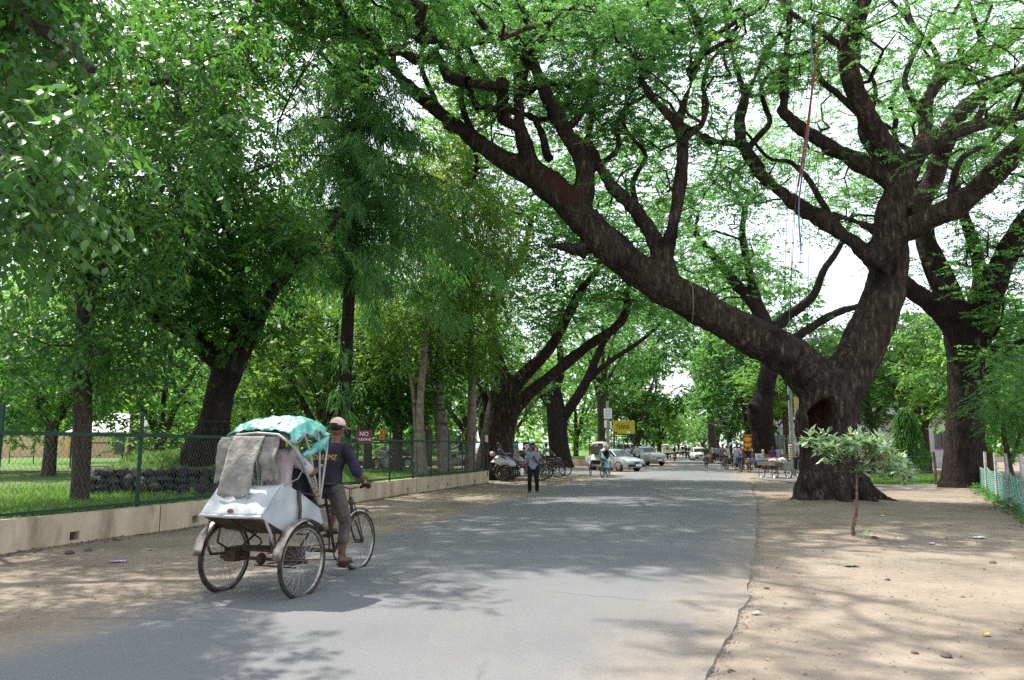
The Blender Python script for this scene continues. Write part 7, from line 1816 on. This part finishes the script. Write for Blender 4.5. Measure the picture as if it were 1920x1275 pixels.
bn = thing('banner', 'red and yellow patterned banner beside the swollen trunk', 'banner', (P(1402,838,54).x, 54, 0)); part('sheet', MB().box((0,0,1.35), (.52,.02,1.95)), mat('yellow cloth', (.66,.40,.03), .8), bn, False)
M_RED = mat('red cloth', (.48,.03,.02), .8)
for k in range(6):
    for s in (-1,1): part('patch', MB().box((s*.21,-.014,.50+.34*k), (.09,.012,.18)), M_RED, bn, False)
for z in (.55,.95,1.42,1.8,2.22): part('stripe', MB().box((0,-.016,z), (.32,.014,.10)), M_RED, bn, False)
for x in (-.27,.27): part('pole', MB().cyl((x,.02,0),(x,.02,2.4), .022, n=6), M_WOODG, bn)
human('stall keeper in dark clothes before the red and yellow banner', V3((P(1402,838,52.4).x, 52.4, 0)), R_(190), stand(1.55), cl((.03,.03,.05)), cl((.04,.03,.03)), vox=.025)
human('vendor in dark blue sitting beside the nearest cart', V3((P(1494,838,39).x, 39, .35)), R_(150), sit(1.62, .10, .10), cl((.025,.03,.045)), cl((.05,.05,.06)), vox=.02)
st = thing('stool', 'low wooden stool under the seated vendor', 'stool', V3((P(1494,838,39).x, 39.05, 0)), 0); part('seat', MB().box((0,0,.40), (.36,.34,.05)), M_WOODG, st, False)
for x in (-.14,.14):
    for y in (-.13,.13): part('leg', MB().box((x,y,.19), (.04,.04,.38)), M_WOODG, st, False)
human('shopper in purple behind the carts', V3((P(1448,838,52).x, 52, 0)), R_(170), stand(1.55), cl((.14,.05,.14)), cl((.05,.05,.06)), vox=.025)
human('shopper in pale blue behind the carts', V3((P(1458,838,52.5).x, 52.5, 0)), R_(200), stand(1.6), cl((.34,.45,.52)), cl((.05,.05,.06)), vox=.025)
pb = thing('poster_board', 'board with a white poster over a yellow panel behind the concrete pole', 'sign', (P(1506,838,50).x, 50, 0)); part('upper_panel', MB().box((0,0,4.0), (.9,.03,1.3)), mat('pale yellow panel', (.55,.45,.22), .7), pb, False); part('poster', MB().box((0,-.02,2.9), (.9,.03,.7)), M_SHEETW, pb, False); part('picture', MB().box((0,-.04,2.8), (.7,.012,.4)), cl((.14,.22,.30)), pb, False); part('lower_panel', MB().box((0,-.02,2.25), (.95,.03,.34)), mat('yellow ochre panel', (.50,.38,.06), .7), pb, False)
for x in (-.4,.4): part('post', MB().cyl((x,.06,0),(x,.06,4.6), .035, n=8), M_STEEL, pb)
# bench frame in the park, far left
p = P(42, 838, 52); bf = thing('barrier_frame', 'black pipe frame standing on the lawn at the left', 'frame', (p.x, p.y, LZ)); part('pipe', MB().tube([(-.8,0,0),(-.8,0,1.1),(.8,0,1.1),(.8,0,0)], .035, 6), M_BLACK, bf); part('crossbar', MB().tube([(-.8,0,.45),(.8,0,.45)], .025, 6), M_BLACK, bf)
# ------------------------------------------------------------------ litter, stones, fallen leaves
def scrap(label, px, py, s, m, seed):
    g = G(px, py); z = gz(g.x, g.y) + .012
    mb = MB().grid([[(x*s + .01*noise.noise((x*3,y*3,seed)), y*s*.6, .014*noise.noise((x*2,y*2,seed+2)) + .006) for x in np.linspace(-1,1,6)] for y in np.linspace(-1,1,5)])
    o = tag(part('paper_scrap', mb, m, None, True, None, solid=.003), label, 'litter', 'litter on the dirt'); o.location = (g.x, g.y, z); o.rotation_euler = (0,0,seed)
M_PURP = cl((.45,.36,.72)); 
scrap('crumpled lilac paper on the dirt left of the rickshaw', 221, 1051, .10, M_PURP, .3)
scrap('white paper strip on the dirt near the road edge', 1417, 1152, .042, M_LET, .5)
scrap('white sheet of paper on the dirt toward the net fence', 1833, 1009, .12, M_LET, .2)
scrap('small lilac wrapper between the sapling and the net fence', 1747, 1019, .07, M_PURP, 1.0)
scrap('yellow wrapper at the lower right of the dirt', 1850, 1190, .035, cl((.55,.50,.06)), .4)
scrap('grey flat scrap right of the road edge under the sapling', 1596, 1062, .09, cl((.26,.245,.225)), .1)
scrap('tiny white scrap at the foot of the huge tree', 1655, 969, .06, M_LET, .8)
scrap('pale scrap by the net fence', 1880, 951, .09, M_LET, 1.2)
M_PEBL = mat('dusty grit', (.13,.10,.08), .95, col2=(.24,.19,.15), scale=9)
M_PEB = mat('dark pebble', (.06,.05,.045), .9, col2=(.14,.11,.09), scale=12)
PM = []
for k in range(4):
    mb = MB().ell((0,0,0), (1,1,.6), n=8, m=6); mb.v = [tuple(V3(p)*(1+.3*noise.noise(V3(p)*1.5+V3((k*4,0,0))))) for p in mb.v]; me = mesh_of(mb, 'stone', True, 35); me.materials.append(M_PEB); PM.append(me)
STN = [(1774,1228,.05,'dark stone alone at the lower right of the dirt'),(1862,1057,.05,'dark stone on the right beneath the lilac wrapper'),(1664,1087,.035,'small dark stone right of the sapling shadow'),(1437,1103,.03,'small stone near the road edge'),(1715,1222,.03,'small stone left of the dark stone'),(130,1038,.07,'flat brown stone by the plinth wall, left one'),(165,1033,.07,'flat brown stone by the plinth wall, right one'),(1640,1010,.06,'brown clod at the foot of the sapling')]
for px, py, s, lab in STN:
    g = G(px, py); o = bpy.data.objects.new('stone', rnd.choice(PM)); C.objects.link(o); o.location = (g.x, g.y, gz(g.x, g.y) + s*.2); o.scale = (s, s*.8, s*.8); o.rotation_euler = (0,0,rnd.random()*6); tag(o, lab, 'stone', 'stones on the dirt')
def scatter(name, label, cat, n, fx, smin, smax, m, flat, tint=False):
    V = []; I = []; T = []
    for _ in range(n):
        x, y, z = fx(); s = rnd.uniform(smin, smax) * (1 if rnd.random() < .93 else 2.0); a = rnd.random()*6.28; c, q = math.cos(a)*s, math.sin(a)*s
        b = len(V)
        if flat:
            V += [(x-c, y-q, z+.004), (x+q*.45, y-c*.45, z+.006+s*.3), (x+c, y+q, z+.006), (x-q*.45, y+c*.45, z+.005)]; I += [(b,b+1,b+2),(b,b+2,b+3)]; t_ = rnd.random(); T += [t_, t_]
        else:
            V += [(x-c, y-q, z-.004), (x+q*.8, y-c*.8, z-.004), (x+c*.9, y+q*.9, z-.004), (x-q*.7, y+c*.7, z-.004), (x+c*.1, y, z+s*.7)]; I += [(b,b+1,b+4),(b+1,b+2,b+4),(b+2,b+3,b+4),(b+3,b,b+4)]; t_ = rnd.random(); T += [t_]*4
    me = npmesh(name, np.array(V), np.full(len(I), 3), np.array(I).ravel(), T)
    return tag(link(name, me, m), label, cat, kind='stuff')
def dirtpt():
    while True:
        if rnd.random() < .62: y = rnd.uniform(5.3, 26); x = np.interp(y, YS, rx) + abs(rnd.gauss(0, 3.2)) + .02
        else: y = rnd.uniform(6, 34); x = np.interp(y, YS, lx) - rnd.random() * (np.interp(y, YS, lx) - np.interp(y, wy[:-1], wx[:-1]) - .05)
        if abs(x) < 17: return x, y, gz(x, y)
M_LITTER = leaf_mat('dry leaf', [(0,(.09,.065,.045)), (.6,(.17,.125,.08)), (.9,(.26,.19,.11)), (1,(.38,.34,.06))], (.2,.13,.05), .15, .8, .2)
scatter('gravel', 'loose grit and pebbles on the bare dirt', 'gravel', 2600, dirtpt, .004, .011, M_PEBL, False)
scatter('leaf_litter', 'dry fallen leaves scattered over the dirt', 'leaf litter', 3600, dirtpt, .005, .020, M_LITTER, True)
def edgept():
    y = rnd.uniform(5.3, 34); x = np.interp(y, YS, rx) + rnd.gauss(.03, .05); return x, y, max(gz(x, y), -.01)
scatter('gravel', 'crumbs of broken asphalt along the right road edge', 'gravel', 2600, edgept, .006, .02, mat('asphalt crumb', (.10,.09,.08), .95, col2=(.20,.17,.14), scale=9), False)
def wallpt():
    k = rnd.random(); y = rnd.uniform(8, 32); x = np.interp(y, wy[:-1], wx[:-1]) + abs(rnd.gauss(.04,.16)); return x, y, gz(x, y)
scatter('leaf_litter', 'drift of dry leaves along the foot of the plinth wall', 'leaf litter', 1500, wallpt, .012, .04, M_LITTER, True)
def parkpt():
    x, y, z = lawnpt(); return x, y, z + .01
scatter('leaf_litter', 'brown leaf litter under the park trees', 'leaf litter', 6500, parkpt, .02, .055, M_LITTER, True)
sw = np.array([(sg.x + rnd.gauss(.3,.35), sg.y + rnd.gauss(-.15,.2), .05) for _ in range(5)])
o = leafobj('weeds', [sprays(sw, np.full(5, .07), 4, 6, .09, .06, .025, flat=.6, hang=.1, tri=False)], M_SAP, None); tag(o, 'few small weeds at the foot of the sapling', 'weeds', kind='stuff')
nw = np.array([(p.x + rnd.gauss(-.05,.18), p.y + rnd.gauss(-.3,.2), .08) for p in along(NF, .09) for _ in (0,1)])
o = leafobj('weeds', [sprays(nw, np.full(len(nw), .14), 3, 6, .16, .09, .035, flat=.8, hang=.1, tri=False)], M_RAIN, None); tag(o, 'weeds growing along the foot of the green net fence', 'weeds', kind='stuff')
